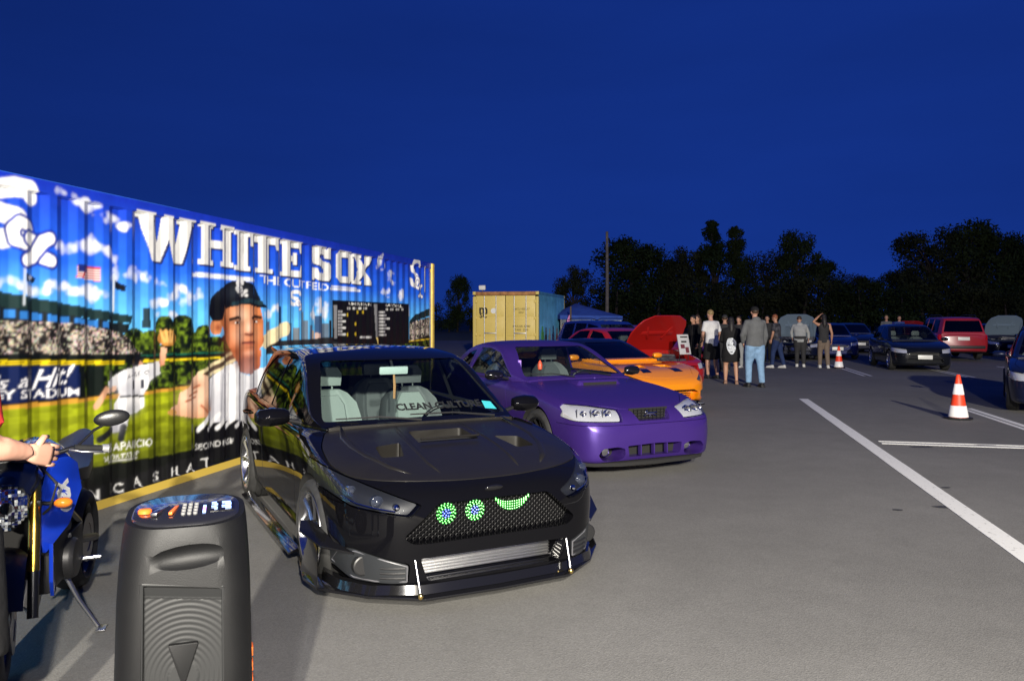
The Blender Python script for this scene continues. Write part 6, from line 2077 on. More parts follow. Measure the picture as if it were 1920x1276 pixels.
F1 = (.456, -.89)
FB = (-LD.x, -LD.y)
M_RED = mat('red_gloss_paint', (0.34, 0.010, 0.008), 0.3, coat=1.0, crough=0.03)
M_NAVY = mat('navy_gloss_paint', (0.006, 0.009, 0.03), 0.3, 0.1, coat=1.0, crough=0.03, cior=1.33, spec=.2)
M_BLUE = mat('blue_gloss_paint', (0.012, 0.03, 0.26), 0.25, 0.3, coat=1.0, crough=0.03)
M_MAROON = mat('maroon_red_paint', (0.30, 0.015, 0.025), 0.3, coat=0.8, crough=0.05)
M_SILVB = mat('pale_blue_paint', (0.22, 0.30, 0.40), 0.35, 0.3, coat=0.8, crough=0.05)
M_NAVY2 = mat('deep_blue_paint', (0.005, 0.012, 0.09), 0.3, 0.1, coat=1.0, crough=0.03, cior=1.33, spec=.2)
M_BLK2 = mat('black_daily_paint', (0.006, 0.007, 0.010), 0.3, coat=1.0, spec=0.1, crough=0.03, cior=1.33)
REDCAR = everyday('sedan', 'red sedan with its hood propped open behind the orange sports car', (2.62, 18.5, 0), F1, M_RED, W_BLACK, hood_up=R(50), group='cars parked beside the mural container')
everyday('suv', 'blue wagon parked behind the red car with the raised hood', (2.9, 22.9, 0), F1, M_BLUE, W_PLAIN, group='cars parked beside the mural container', scale=.88)
everyday('sedan', 'dark red sedan mostly hidden behind the blue wagon and the raised red hood', (4.6, 26.0, 0), F1, M_MAROON, W_PLAIN, group='cars parked beside the mural container')
everyday('hatch', 'black hatchback facing the aisle beside the red wagon', (12.75, 25.2, 0), FB, M_BLK2, W_PLAIN)
everyday('suv', 'red wagon seen from behind with white number plate', (17.2, 31.0, 0), (LD.x, LD.y), M_MAROON, W_PLAIN, tint=M_TINT)
everyday('sedan', 'dark sedan at the edge of the photo with red taillight showing', (19.7, 28.8, 0), (.62, .78), M_NAVY, W_PLAIN, tint=M_TINT)
everyday('hatch', 'dark blue car whose front wheel cuts in at the picture edge', (9.93, 14.15, 0), (-.52, -.855), M_NAVY, W_BLACK)
everyday('hatch', 'blue hatchback between the far traffic cone and the black hatchback', (12.9, 31.8, 0), FB, M_NAVY2, W_PLAIN, tint=M_TINT)
everyday('sedan', 'navy sedan with its pale blue hood raised behind the group of people', (11.5, 31.5, 0), (-.35, -.94), M_NAVY, W_PLAIN, hood_up=R(58), hood_paint=M_SILVB)
everyday('sedan', 'navy sedan with raised pale hood beyond the red wagon', (21.2, 34.5, 0), (-.2, -.98), M_NAVY, W_PLAIN, hood_up=R(55), hood_paint=M_SILVB)
everyday('sedan', 'navy sedan in the far row behind the black hatchback', (16.3, 37.5, 0), FB, M_NAVY, W_PLAIN, tint=M_TINT)
everyday('hatch', 'red hatchback with raised hood in the far row', (19.2, 38.5, 0), FB, M_MAROON, W_PLAIN, hood_up=R(45))

# ------------------------------------------------------------------ yellow container with doors towards us
YC = Vector((.95, 28.0, 0))
yc = empty('shipping_container', YC, CON_ANG)
tag(yc, 'yellow container with closed double doors and black letters, beyond the purple coupe', 'shipping container')
YL, YH, YW = 6.06, 2.56, 2.44
# this one runs away from us along local +x; its visible long side faces local -y
M_BLUEP = mat('sky_blue_print', (.10, .36, .62), .5, var=.25, scale=2)
me = skin_panel(.16, YL - .16, YH, .0348)
put('side_panel', me, M_BLUEP, yc)
container_shell(yc, YL, YH, M_YSTEEL, M_YSTEEL, front_panel=yc, Wd=YW)
for o in list(yc.children):
    if o.name.startswith('end_panel'):
        bpy.data.objects.remove(o)
M_YDOOR = steel('yellow_door_steel', (.72, .55, .14), rust=.16)
M_LETT = mat('black_stencil', (.015, .015, .013), .7)
for sgn, y0, y1 in ((1, .12, YW / 2 - .012), (-1, YW / 2 + .012, YW - .12)):
    d = MB().box((.03, (y0 + y1) / 2, YH / 2), (.05, y1 - y0, YH - .30)).build('door', M_YDOOR, yc, bevel=.01)
    for z in (.55, 1.25, 1.95):
        MB().box((-.002, (y0 + y1) / 2, z), (.022, y1 - y0 - .10, .60)).build('door_panel', M_YDOOR, d, bevel=.012)
    for t in (.30, .70):
        yy = y0 + (y1 - y0) * t
        b_ = MB().tube([(-.045, yy, .16), (-.045, yy, YH - .16)], .019, 10).build('lock_rod', mat('galvanised', (.5, .5, .5), .4, .8), d)
    MB().box((-.055, y0 + (y1 - y0) * .5, 1.05), (.02, (y1 - y0) * .42, .035)).build('lock_handle', MATS['galvanised'], d, bevel=.006)
    for z in (.4, 1.0, 1.6, 2.2):
        MB().box((-.01, y1 - .01 if sgn < 0 else y0 + .01, z), (.06, .07, .10)).build('hinge', M_YDOOR, d, bevel=.008)
MB().box((.05, YW / 2, YH - .07), (.12, YW - .2, .13)).build('door_header', mat('rusty_header', (.35, .16, .05), .7, var=.4, scale=6), yc, bevel=.01)
MB().box((.05, YW / 2, .08), (.12, YW - .2, .13)).build('door_sill', M_YSTEEL, yc, bevel=.01)


def stencil(txt, size, y, z, parent, m=M_LETT, bold=.01):
    me = text_mesh(txt, size, .002, bold=bold)
    o = put('lettering', me, m, parent)
    o.rotation_euler = (R(90), 0, R(-90))
    o.location = (-.018, y, z)
    return o


DL = [o for o in yc.children if o.name.startswith('door') and 'panel' not in o.name and 'header' not in o.name and 'sill' not in o.name]
stencil('m', .44, 2.04, 1.90, DL[-1], bold=.012)
stencil('SC', .24, 2.04, 1.68, DL[-1], bold=.006)
for z, t in ((1.92, 'MSCU 820417'), (1.80, '22G1'), (1.30, 'MAX.GR 30480'), (1.17, 'TARE  2220')):
    stencil(t, .10, .62, z, DL[0], mat('faded_stencil', (.22, .17, .05), .7), .002)
k = MB().lathe([(0, 0), (.10, 0), (.10, .006)], 24, 'x')
o = k.build('round_sticker', mat('white_sticker', (.75, .75, .7), .5), DL[-1])
o.location = (-.022, 1.66, 1.86)
# printed figures on the blue side, seen edge on
for i, (x, w, h, col, z0) in enumerate(((.8, .55, .75, (.10, .45, .06), .55), (1.5, .5, 1.0, (.02, .03, .05), .25), (2.3, .5, .9, (.35, .35, .33), .3), (3.1, .6, 1.1, (.03, .05, .16), .2), (4.0, .5, .9, (.30, .10, .10), .3), (4.8, .6, 1.2, (.02, .03, .03), .2))):
    poly = round_poly([(x - w / 2, z0), (x + w / 2, z0), (x + w * .45, z0 + h * .7), (x + w * .2, z0 + h * .75), (x + w * .2, z0 + h), (x - w * .2, z0 + h), (x - w * .2, z0 + h * .75), (x - w * .45, z0 + h * .7)], .08)
    MB().prism(poly, 'y', -.004, -.001).build('printed_figure', mat('mural_print_%s' % 'abcdef'[i], col, .6, var=.3, scale=9), yc)
fl = empty('flood_lamp', YC + Vector((0, 0, YH)) + LD * .25 - LP * 2.15, CON_ANG)
tag(fl, 'small white flood lamp on top of the yellow container', 'lamp')
MB().box((0, 0, .16), (.12, .24, .16), Matrix.Rotation(-.3, 3, 'Y')).build('lamp_housing', mat('white_housing', (.75, .75, .72), .5), fl, bevel=.02)
MB().tube([(0, 0, 0), (0, 0, .12)], .015, 8).build('lamp_bracket', M_TRIM, fl)

# ------------------------------------------------------------------ canopy with printed walls
ten = empty('pop_up_canopy', (3.05, 33.0, 0), R(8))
tag(ten, 'blue canopy with printed side wall behind the yellow container', 'canopy')
M_CANB = mat('blue_canopy_cloth', (.02, .07, .36), .8, var=.15, scale=5)
rs = []
for (x, y) in ((-1.25, -1.25), (1.25, -1.25), (1.25, 1.25), (-1.25, 1.25)):
    MB().tube([(x, y, 0), (x, y, 1.66)], .022, 8).build('leg', MATS['galvanised'], ten)
k = MB()
ap = (-.35, 0, 2.22)
ring = [(-1.3, -1.3, 1.72), (0, -1.3, 1.70), (1.3, -1.3, 1.68), (1.3, 0, 1.68), (1.3, 1.3, 1.68), (0, 1.3, 1.70), (-1.3, 1.3, 1.72), (-1.3, 0, 1.73)]
mid_ = [tuple(np.array(p) * .5 + np.array(ap) * .5 + np.array((0, 0, -.02))) for p in ring]
low_ = [(p[0], p[1], p[2] - .17) for p in ring]
vs = [ap] + mid_ + ring + low_
fs = [[0, 1 + i, 1 + (i + 1) % 8] for i in range(8)]
for b0, b1 in ((1, 9), (9, 17)):
    fs += [[b0 + i, b1 + i, b1 + (i + 1) % 8, b0 + (i + 1) % 8] for i in range(8)]
k.add(vs, fs)
k.build('roof', M_CANB, ten, 60)
M_PRINT = mat('printed_banner', (.16, .20, .26), .6, var=.9, scale=5)
wl = [MB().box((-.62, -1.27, .85), (1.2, .012, 1.36)).build('side_wall', M_PRINT, ten), MB().box((.62, -1.27, .85), (1.2, .012, 1.36)).build('side_wall', mat('pale_banner', (.30, .36, .38), .6, var=.7, scale=6), ten)]
wl2 = MB().box((1.27, 0, .85), (.012, 2.4, 1.36)).build('side_wall', mat('clear_banner', (.45, .48, .47), .5, var=.3, scale=3), ten)
po = empty('banner_flag', (2.30, 30.6, 0), 0)
tag(po, 'tall thin pink and purple banner on a pole in front of the blue canopy', 'flag')
MB().tube([(0, 0, 0), (0, 0, 2.05)], .035, 8).build('pole', mat('brown_pole', (.10, .07, .05), .7), po)
k = MB()
k.rings([[(-.04, -.01, z), (-.04 - w, -.01, z), (-.04 - w, .01, z), (-.04, .01, z)] for z, w in ((.9, .05), (1.1, .16), (1.35, .14), (1.6, .07), (1.72, .02))])
k.build('flag_cloth', mat('pink_cloth', (.65, .22, .50), .7, var=.5, scale=4), po)

# ------------------------------------------------------------------ utility pole
up = empty('utility_pole', (7.3, 60.0, 0))
tag(up, 'tall bare grey utility pole at the edge of the trees', 'pole')
MB().tube([(0, 0, 0), (.02, 0, 4), (0, 0, 8.25)], [.15, .13, .105], 12).build('shaft', mat('weathered_wood', (.16, .14, .12), .85, var=.25, scale=5, bump=.3), up)

# ------------------------------------------------------------------ traffic cones
M_CONE = mat('orange_cone', (.80, .055, .015), .5)
M_REFL = mat('reflective_sleeve', (.85, .85, .85), .4)


def cone(label, loc, s=1.0, rz=0.0):
    r = empty('traffic_cone', loc, rz)
    tag(r, label, 'traffic cone', 'red and white traffic cones')
    H = .72

    def rad(z):
        return .150 - .118 * (z - .03) / (H - .03)
    base = []
    for z, w in ((.0, .20), (.028, .20), (.035, .185)):
        base.append([(w * math.cos(a) * (1.06 if k % 2 else 1), w * math.sin(a) * (1.06 if k % 2 else 1), z) for k, a in enumerate(np.linspace(0, 2 * math.pi, 9)[:-1] + math.pi / 8)])
    MB().rings(base).build('base', M_TRIM, r, bevel=.004)
    MB().lathe([(rad(z) - .004, z) for z in np.linspace(.035, H - .01, 8)] + [(.02, H), (0, H)], 28).build('body', M_CONE, r, 40)
    for z0, z1 in ((.04, .22), (.40, .57)):
        MB().lathe([(rad(z0) + .001, z0), (rad(z0) + .0015, z0 + .002), (rad(z1) + .0015, z1 - .002), (rad(z1) - .001, z1)], 28).build('reflective_band', M_REFL, r, 60)
    r.scale = (s, s, s)
    return r


cone('nearest red and white traffic cone, standing by the bay line', (7.03, 12.3, 0), .97)
cone('red and white traffic cone in front of the dark blue hatchback', (10.42, 24.9, 0), .97, .4)
cone('traffic cone half hidden behind the person in tan trousers', (11.75, 30.6, 0), .97, .8)

# ------------------------------------------------------------------ trees
M_BARK = mat('bark', (.06, .045, .035), .9, bump=.6, bscale=30)
LEAVES = [mat('leaf_green_%s' % n, c_, .95, var=.45, scale=.8, spec=.05) for n, c_ in (('deep', (.026, .040, .014)), ('mid', (.032, .046, .016)), ('olive', (.036, .042, .018)))]


def tree_proto(kind, seed):
    """Trunk with limbs and a crown of leaf-sized faces gathered in clumps; unit: metres."""
    r = np.random.default_rng(seed)
    e = empty('tree')
    Ht = {'round': 8.0, 'spire': 11.0, 'broad': 8.5, 'bush': 3.2}[kind]
    tk = MB()
    bend = r.normal(0, .15, 2)
    base = 0.02 * Ht
    tk.tube([(0, 0, 0), (bend[0], bend[1], Ht * .3), (bend[0] * 2, bend[1] * 2, Ht * .75)], [.03 * Ht + .04, base + .03, .03], 8)
    clumps = []
    nl = {'round': 44, 'spire': 46, 'broad': 60, 'bush': 18}[kind]
    for i in range(nl):
        a = r.uniform(0, 2 * math.pi)
        if kind == 'spire':
            z = r.uniform(.10, .97)
            rad = .20 * Ht * (1 - z) ** .7 * r.uniform(.2, 1)
            cr_ = .12 * Ht * (1.12 - z) + .22
        elif kind == 'bush':
            z = r.uniform(.12, .85)
            rad = .55 * Ht * math.sqrt(max(.05, 1 - (z * 1.05) ** 2)) * r.uniform(.2, 1)
            cr_ = .22 * Ht
        else:
            z = r.uniform(.14, .93)
            q = (z - .50) / .47
            rad = (.36 if kind == 'round' else .46) * Ht * math.sqrt(max(.06, 1 - q * q)) * r.uniform(.35, 1)
            cr_ = .125 * Ht * r.uniform(.6, 1.3)
        p = Vector((rad * math.cos(a) + bend[0] * 2 * z, rad * math.sin(a) + bend[1] * 2 * z, z * Ht))
        clumps.append((p, cr_))
        if i % 2 == 0 and kind != 'bush':
            z0 = max(.18, z - .25) * Ht
            s0 = Vector((bend[0] * 2 * z0 / Ht, bend[1] * 2 * z0 / Ht, z0))
            tk.tube([s0, s0.lerp(p, .5) + Vector((0, 0, .15)), p], [.012 * Ht, .008 * Ht, .012], 5)
    N = {'round': 230, 'spire': 170, 'broad': 210, 'bush': 130}[kind]
    V, F = [], []
    n0 = 0
    for p, cr_ in clumps:
        d = r.normal(size=(N, 3))
        d /= np.linalg.norm(d, axis=1)[:, None]
        rr = cr_ * r.uniform(.25, 1.12, N) ** .6
        c0 = np.array(p) + d * rr[:, None] * np.array([1, 1, .85])
        t1 = r.normal(size=(N, 3))
        t1 /= np.linalg.norm(t1, axis=1)[:, None]
        t2 = np.cross(t1, d)
        t2 /= np.linalg.norm(t2, axis=1)[:, None] + 1e-9
        sz = (r.uniform(.07, .17, N) * (1.0 if kind != 'bush' else .7))[:, None]
        quad = np.stack([c0 - t1 * sz, c0 + t2 * sz * .55, c0 + t1 * sz, c0 - t2 * sz * .55], 1)
        V.append(quad.reshape(-1, 3))
        F.append(np.arange(N * 4).reshape(-1, 4) + n0)
        n0 += N * 4
    V, F = np.concatenate(V), np.concatenate(F)
    V[:, 2] = np.maximum(V[:, 2], .03)
    me = bpy.data.meshes.new('crown')
    me.from_pydata(V.tolist(), [], F.tolist())
    put('crown', me, LEAVES[seed % 3], e)
    tk.build('trunk', M_BARK, e, 50)
    return e


PROTO = {k: [tree_proto(k, 11 + i + 7 * j) for i in range(n)] for j, (k, n) in enumerate((('round', 3), ('spire', 2), ('broad', 3), ('bush', 2)))}
TREES = []


def plant(kind, x, y, s, label, group='trees along the far edge of the lot', sx=1.0, v=0):
    p = PROTO[kind][v % len(PROTO[kind])]
    t = copy_tree(p)
    t.location = (x, y, -.05)
    t.rotation_euler = (0, 0, random.uniform(0, 6.28))
    t.scale = (s * sx, s * sx, s)
    tag(t, label, 'tree' if kind != 'bush' else 'shrub', group)
    t.name = 'tree' if kind != 'bush' else 'shrub'
    return t


# (kind, picture-plane bearing x/y, distance, scale, spread, what it looks like)
ROW = [
    ('round', .078, 62, .62, .9, 'small round tree behind the yellow container'),
    ('round', .155, 70, .98, 1.05, 'round-headed tree just beside the utility pole'),
    ('broad', .182, 73, .86, .9, 'full round tree right of the utility pole'),
    ('round', .215, 70, .88, .85, 'lower tree between the round tree and the tall spires'),
    ('spire', .262, 70, .98, 1.0, 'tall pointed tree, left one of the two spires'),
    ('spire', .290, 71, .97, .8, 'tall pointed tree, right one of the two spires'),
    ('spire', .238, 72, .70, .9, 'short pointed tree at the foot of the tall spires'),
    ('broad', .322, 72, .78, 1.0, 'wide tree sloping down beside the spires'),
    ('round', .362, 70, 1.00, .7, 'flat-topped tree in the middle of the treeline'),
    ('broad', .392, 72, .72, .9, 'medium tree right of the flat-topped one'),
    ('broad', .428, 73, .56, .9, 'low tree where the treeline dips'),
    ('round', .462, 74, .55, 1.0, 'lowest round tree in the dip of the treeline'),
    ('broad', .500, 72, .62, .9, 'tree rising again towards the big clump'),
    ('broad', .545, 70, .98, .95, 'large tree forming the near shoulder of the big clump'),
    ('round', .585, 70, 1.12, 1.0, 'largest tree of the big clump'),
    ('broad', .622, 72, 1.00, .9, 'broad tree on the far shoulder of the big clump'),
    ('round', .662, 74, .95, .95, 'last tree at the edge of the picture'),
    ('broad', .70, 76, 1.0, .95, 'tree just past the picture edge'),
    ('round', .118, 74, .34, 1.2, 'low scrubby tree left of the utility pole'),
    ('round', -.070, 64, .55, .6, 'thin small tree left of the yellow container'),
]
HS = {'round': 1.10, 'broad': 1.08, 'spire': .92}
for i, (kd, b_, d, s, sx, lab) in enumerate(ROW):
    d *= 1.5
    plant(kd, b_ * d, d, s * 1.5 * HS[kd], lab, sx=sx / HS[kd] * 1.12, v=i)
names = ['low', 'dense', 'ragged', 'dark', 'leafy', 'rounded', 'spreading', 'tangled', 'squat', 'shaggy']
for i in range(34):
    b_ = -.16 + i * .0265
    if -.15 < b_ < -.11:
        continue
    d = 94 + (i * 7 % 5) * 1.6
    plant('bush', b_ * d, d, (1.55 + .3 * (i % 3)) if b_ > .13 else (.85 + .15 * (i % 3)), 'dark shrub in the hedge below the treeline', 'hedge shrubs below the trees', 1.15, i)
for p_ in [q for L_ in PROTO.values() for q in L_]:
    for _r in list(p_.children) + [p_]:
        bpy.data.objects.remove(_r)

# ------------------------------------------------------------------ people
def fuse(mb, voxel, smooth=4, fac=.5):
    """One continuous skin over everything in mb."""
    me = mb.mesh('fuse', weld=False)

    def s(o):
        m = o.modifiers.new('r', 'REMESH')
        m.mode = 'VOXEL'
        m.voxel_size = voxel
        m.use_smooth_shade = True
        k = o.modifiers.new('s', 'SMOOTH')
        k.iterations = smooth
        k.factor = fac
    return evaluated(me, s)


def oval(c, rx, ry, n=16):
    return [(c[0] + rx * math.cos(a), c[1] + ry * math.sin(a), c[2]) for a in np.linspace(0, 2 * math.pi, n + 1)[:-1]]


def hand(mb, wrist, elbow, side, curl=.5, s=1.0):
    """Palm, four unequal bent fingers and a thumb off the side of the palm, hanging from a wrist."""
    w, e = Vector(wrist), Vector(elbow)
    d = (w - e).normalized()
    up = Vector((1, 0, 0)) if abs(d.x) < .8 else Vector((0, 0, 1))
    lat = d.cross(up).normalized()
    fw = lat.cross(d).normalized()            # towards the finger row's front edge (thumb side)
    inn = Vector((0, -side, 0))
    inn = (inn - d * inn.dot(d))
    inn = inn.normalized() if inn.length > .1 else lat
    c = w + d * .045 * s
    rows = []
    for t, hw, th in ((-.01, .024, .018), (.03, .036, .016), (.075, .040, .014), (.092, .037, .010)):
        o = w + d * t * s
        rows.append([o + fw * hw * s * math.cos(a) + inn * th * s * math.sin(a) for a in np.linspace(0, 2 * math.pi, 11)[:-1]])
    mb.rings(rows)
    for i, L in enumerate((.068, .078, .072, .056)):
        b = w + d * .085 * s + fw * (.031 - .0205 * i) * s
        p1 = b + (d + inn * curl * .5).normalized() * L * .42 * s
        p2 = p1 + (d + inn * curl * 1.4).normalized() * L * .33 * s
        p3 = p2 + (d * .6 + inn * curl * 2.0).normalized() * L * .27 * s
        mb.tube([b - d * .01, p1, p2, p3], [.0088 * s, .0084 * s, .0076 * s, .0055 * s], 7)
    b = w + d * .025 * s + fw * .028 * s
    q1 = b + (d * .6 + fw * .8).normalized() * .035 * s
    q2 = q1 + (d + inn * .5 + fw * .15).normalized() * .032 * s
    mb.tube([b - fw * .01, q1, q2], [.013 * s, .0105 * s, .007 * s], 7)


M_SKINS = [mat('skin_%s' % n, c_, .5, var=.08, scale=14, spec=.35) for n, c_ in (('fair', (.44, .24, .17)), ('warm', (.44, .24, .16)), ('tan', (.42, .22, .14)))]
M_EYE = mat('eye_dark', (.03, .02, .02), .2)
M_HAIRS = {k: mat('hair_' + k, c_, .6, var=.35, scale=40) for k, c_ in (('blond', (.22, .15, .06)), ('brown', (.05, .028, .016)), ('dark', (.012, .010, .010)), ('ginger', (.22, .07, .025)))}


def cloth(name, col, var=.12):
    return mat('cloth_' + name, col, .85, var=var, scale=9, bump=.35, bscale=35, spec=.2)


def person(label, loc, head, H=1.75, skin=0, hair='brown', hair_long=False, top=None, sleeve='short', bottom=None, legs='long', shoes=None,
           arms=(None, None), lean=0.0, stride=.02, bulk=1.0, cap=None, head_turn=0.0, hood=False, top_len=.47, legs_open=.055, look_down=0.0, under=None):
    """A standing figure facing local +x. arms: for left (+y) and right (-y) an (elbow, wrist) pair in body heights, or None for hanging."""
    root = empty('person', loc, math.atan2(head[1], head[0]))
    tag(root, label, 'person', 'people standing around the cars')
    U = lambda p: (p[0] * H, p[1] * H, p[2] * H)

    def L(p):                                   # lean the trunk forward about the hips
        x, y, z = p
        dz = max(0, z - .52)
        return U((x + math.sin(lean) * dz, y, .52 + dz * math.cos(lean) if z > .52 else z))
    b = MB()
    sk = M_SKINS[skin]
    tors = [(.50, .060, .085), (.55, .062, .088), (.61, .055, .076), (.67, .060, .082), (.74, .066, .092), (.79, .062, .098), (.825, .045, .072), (.845, .030, .034)]
    b.rings([[L((c_[0], c_[1], z)) for c_ in oval((0, 0, z), rx * (bulk if z < .8 else 1), ry * (bulk if z < .8 else 1))] for z, rx, ry in tors])
    hz = .928
    hr = Matrix.Rotation(head_turn, 3, 'Z') @ Matrix.Rotation(look_down, 3, 'Y')
    hc = Vector(L((.012, 0, hz)))
    b.tube([L((-.002, 0, .82)), L((.004, 0, .865)), tuple(hc)], [.034 * H, .031 * H, .033 * H], 12)

    def HD(v):
        return tuple(hc + hr @ (Vector(v) * H))
    b.ell(tuple(hc + hr @ Vector((-.004, 0, .008)) * H), (.052 * H, .042 * H, .056 * H), 18, 12, hr)
    b.ell(HD((.016, 0, -.028)), (.036 * H, .031 * H, .034 * H), 14, 10, hr)
    b.ell(HD((.036, 0, -.050)), (.012 * H, .014 * H, .010 * H), 10, 6, hr)
    b.tube([HD((.046, 0, .008)), HD((.060, 0, -.016)), HD((.050, 0, -.022))], [.005 * H, .009 * H, .007 * H], 8)
    for s in (-1, 1):
        b.ell(HD((-.002, s * .044, -.004)), (.010 * H, .006 * H, .017 * H), 10, 8, hr)
    hands = MB()
    arm = []
    for s, spec_ in ((1, arms[0]), (-1, arms[1])):
        e, w = spec_ if spec_ else ((-.015, .132, .635), (.025, .135, .495))
        sh = L((0, s * .100, .805))
        E_ = L((e[0], s * e[1], e[2])) if e[2] > .3 else U((e[0], s * e[1], e[2]))
        Wr = L((w[0], s * w[1], w[2]))
        arm.append((sh, E_, Wr, s))
        b.tube([L((0, s * .07, .80)), sh, tuple(Vector(sh).lerp(Vector(E_), .5)), E_, tuple(Vector(E_).lerp(Vector(Wr), .35)), Wr],
               [.035 * H, .032 * H, .027 * H, .022 * H, .024 * H, .0155 * H], 12)
        hand(hands, Wr, E_, s, .5, H / 1.75)
    leg = []
    for s in (-1, 1):
        kx, ax = (stride * s, stride * s * 1.8)
        hip, kn, an = U((0, s * .048, .51)), U((kx + .012, s * legs_open, .285)), U((ax - .012, s * legs_open * 1.05, .045))
        leg.append((hip, kn, an, s, ax))
        b.tube([hip, tuple(Vector(hip).lerp(Vector(kn), .3)), kn, tuple(Vector(kn).lerp(Vector(an), .35)), an], [.055 * H * bulk, .052 * H * bulk, .034 * H, .036 * H, .021 * H], 12)
        b.tube([U((ax - .03, s * legs_open * 1.05, .022)), U((ax + .03, s * legs_open * 1.1, .024)), U((ax + .085, s * legs_open * 1.15, .016))], [.024 * H, .024 * H, .017 * H], 10, flat=.8)
    me = fuse(b, .0125, 3)
    bm = bmesh.new()
    bm.from_mesh(me)
    hm = hands.mesh('hands')
    bm.from_mesh(hm)
    ey = MB()
    for s in (-1, 1):
        ey.ell(HD((.0425, s * .0175, .006)), (.005 * H, .007 * H, .0035 * H), 8, 6)
    n0 = len(bm.faces)
    bm.from_mesh(ey.mesh('eyes'))
    bm.faces.ensure_lookup_table()
    for i, f in enumerate(bm.faces):
        f.material_index = 1 if i >= n0 else 0
    bm.to_mesh(me)
    bm.free()
    put('body', me, [sk, M_EYE], root, smooth=180)
    # hair
    h = MB()
    h.ell(HD((-.012, 0, .020)), (.054 * H, .047 * H, .053 * H), 16, 10, hr)
    if hair_long:
        h.tube([HD((-.035, 0, .0)), HD((-.055, 0, -.05)), L((-.055, 0, .80)), L((-.06, 0, .74))], [.044 * H, .044 * H, .040 * H, .02 * H], 12)
    hm = fuse(h, .014, 2)
    # keep the hair off the face
    bm = bmesh.new()
    bm.from_mesh(hm)
    inv = hr.inverted()
    kill = []
    for f in bm.faces:
        q = inv @ (f.calc_center_median() - hc) / H
        if q.x > .020 and q.z < .038 or (q.z < -.012 and q.x > -.012):
            kill.append(f)
    bmesh.ops.delete(bm, geom=kill, context='FACES')
    bm.to_mesh(hm)
    bm.free()
    put('hair', hm, M_HAIRS[hair], root, smooth=180)
    # top
    if top:
        t = MB()
        z0 = top_len
        rows = [(z0, .068, .096)] + [r_ for r_ in ((.52, .069, .097), (.55, .068, .095), (.61, .064, .087), (.67, .067, .091), (.74, .073, .100), (.79, .069, .106), (.825, .050, .080), (.838, .036, .045)) if r_[0] > z0 + .01]
        fl = 1.0 + max(0, .47 - z0) * .5
        t.rings([[L((c_[0], c_[1], z)) for c_ in oval((0, 0, z), rx * bulk * (fl if z < .5 else 1), ry * bulk * (fl if z < .5 else 1))] for z, rx, ry in rows])
        for sh, E_, Wr, s in arm:
            sv, ev, wv = Vector(sh), Vector(E_), Vector(Wr)
            if sleeve == 'short':
                t.tube([L((0, s * .06, .80)), sh, tuple(sv.lerp(ev, .55)), tuple(sv.lerp(ev, .75))], [.042 * H, .042 * H, .038 * H, .038 * H], 12)
            elif sleeve == 'long':
                t.tube([L((0, s * .06, .80)), sh, tuple(sv.lerp(ev, .5)), E_, tuple(ev.lerp(wv, .5)), tuple(ev.lerp(wv, .93))], [.043 * H, .042 * H, .037 * H, .032 * H, .030 * H, .025 * H], 12)
        if hood:
            t.ell(L((-.045, 0, .835)), (.035 * H, .060 * H, .040 * H), 14, 9)
        put('shirt' if sleeve != 'long' else 'jacket', fuse(t, .0165, 4), top, root, smooth=180)
    if bottom:
        t = MB()
        t.rings([[U((c_[0], c_[1], z)) for c_ in oval((0, 0, z), rx * bulk, ry * bulk)] for z, rx, ry in ((.485, .066, .092), (.53, .066, .092), (.565, .064, .089), (.585, .061, .085))])
        for hip, kn, an, s, ax in leg:
            hv, kv, av = Vector(hip), Vector(kn), Vector(an)
            if legs == 'long':
                t.tube([hip, tuple(hv.lerp(kv, .35)), kn, tuple(kv.lerp(av, .5)), tuple(kv.lerp(av, .96))], [.062 * H * bulk, .058 * H * bulk, .045 * H, .040 * H, .037 * H], 14)
            else:
                f = .55 if legs == 'short' else .95
                t.tube([hip, tuple(hv.lerp(kv, f * .5)), tuple(hv.lerp(kv, f)), tuple(hv.lerp(kv, f * 1.08))], [.064 * H * bulk, .064 * H * bulk, .062 * H * bulk, .061 * H * bulk], 14)
        put('trousers' if legs == 'long' else 'shorts', fuse(t, .0165, 4), bottom, root, smooth=180)
    if under:
        t = MB()
        for hip, kn, an, s, ax in leg:
            hv, kv, av = Vector(hip), Vector(kn), Vector(an)
            t.tube([hip, tuple(hv.lerp(kv, .5)), kn, tuple(kv.lerp(av, .5)), tuple(kv.lerp(av, .96))], [.056 * H, .05 * H, .043 * H, .040 * H, .037 * H], 14)
        t.ell(U((0, 0, .51)), (.06 * H, .085 * H, .04 * H), 12, 8)
        put('leggings', fuse(t, .0165, 4), under, root, smooth=180)
    if shoes:
        for hip, kn, an, s, ax in leg:
            t = MB()
            y = s * legs_open * 1.05
            t.tube([U((ax - .042, y, .020)), U((ax - .01, y, .030)), U((ax + .04, y * 1.05, .026)), U((ax + .095, y * 1.1, .017))], [.024 * H, .029 * H, .027 * H, .019 * H], 12, flat=.85)
            t.tube([U((ax - .012, y, .03)), U((ax - .012, y, .058))], [.028 * H, .026 * H], 12)
            t.box(U((ax + .028, y * 1.05, .006)), (.155 * H, .052 * H, .012 * H))
            put('shoe', fuse(t, .011, 2), shoes, root, smooth=180)
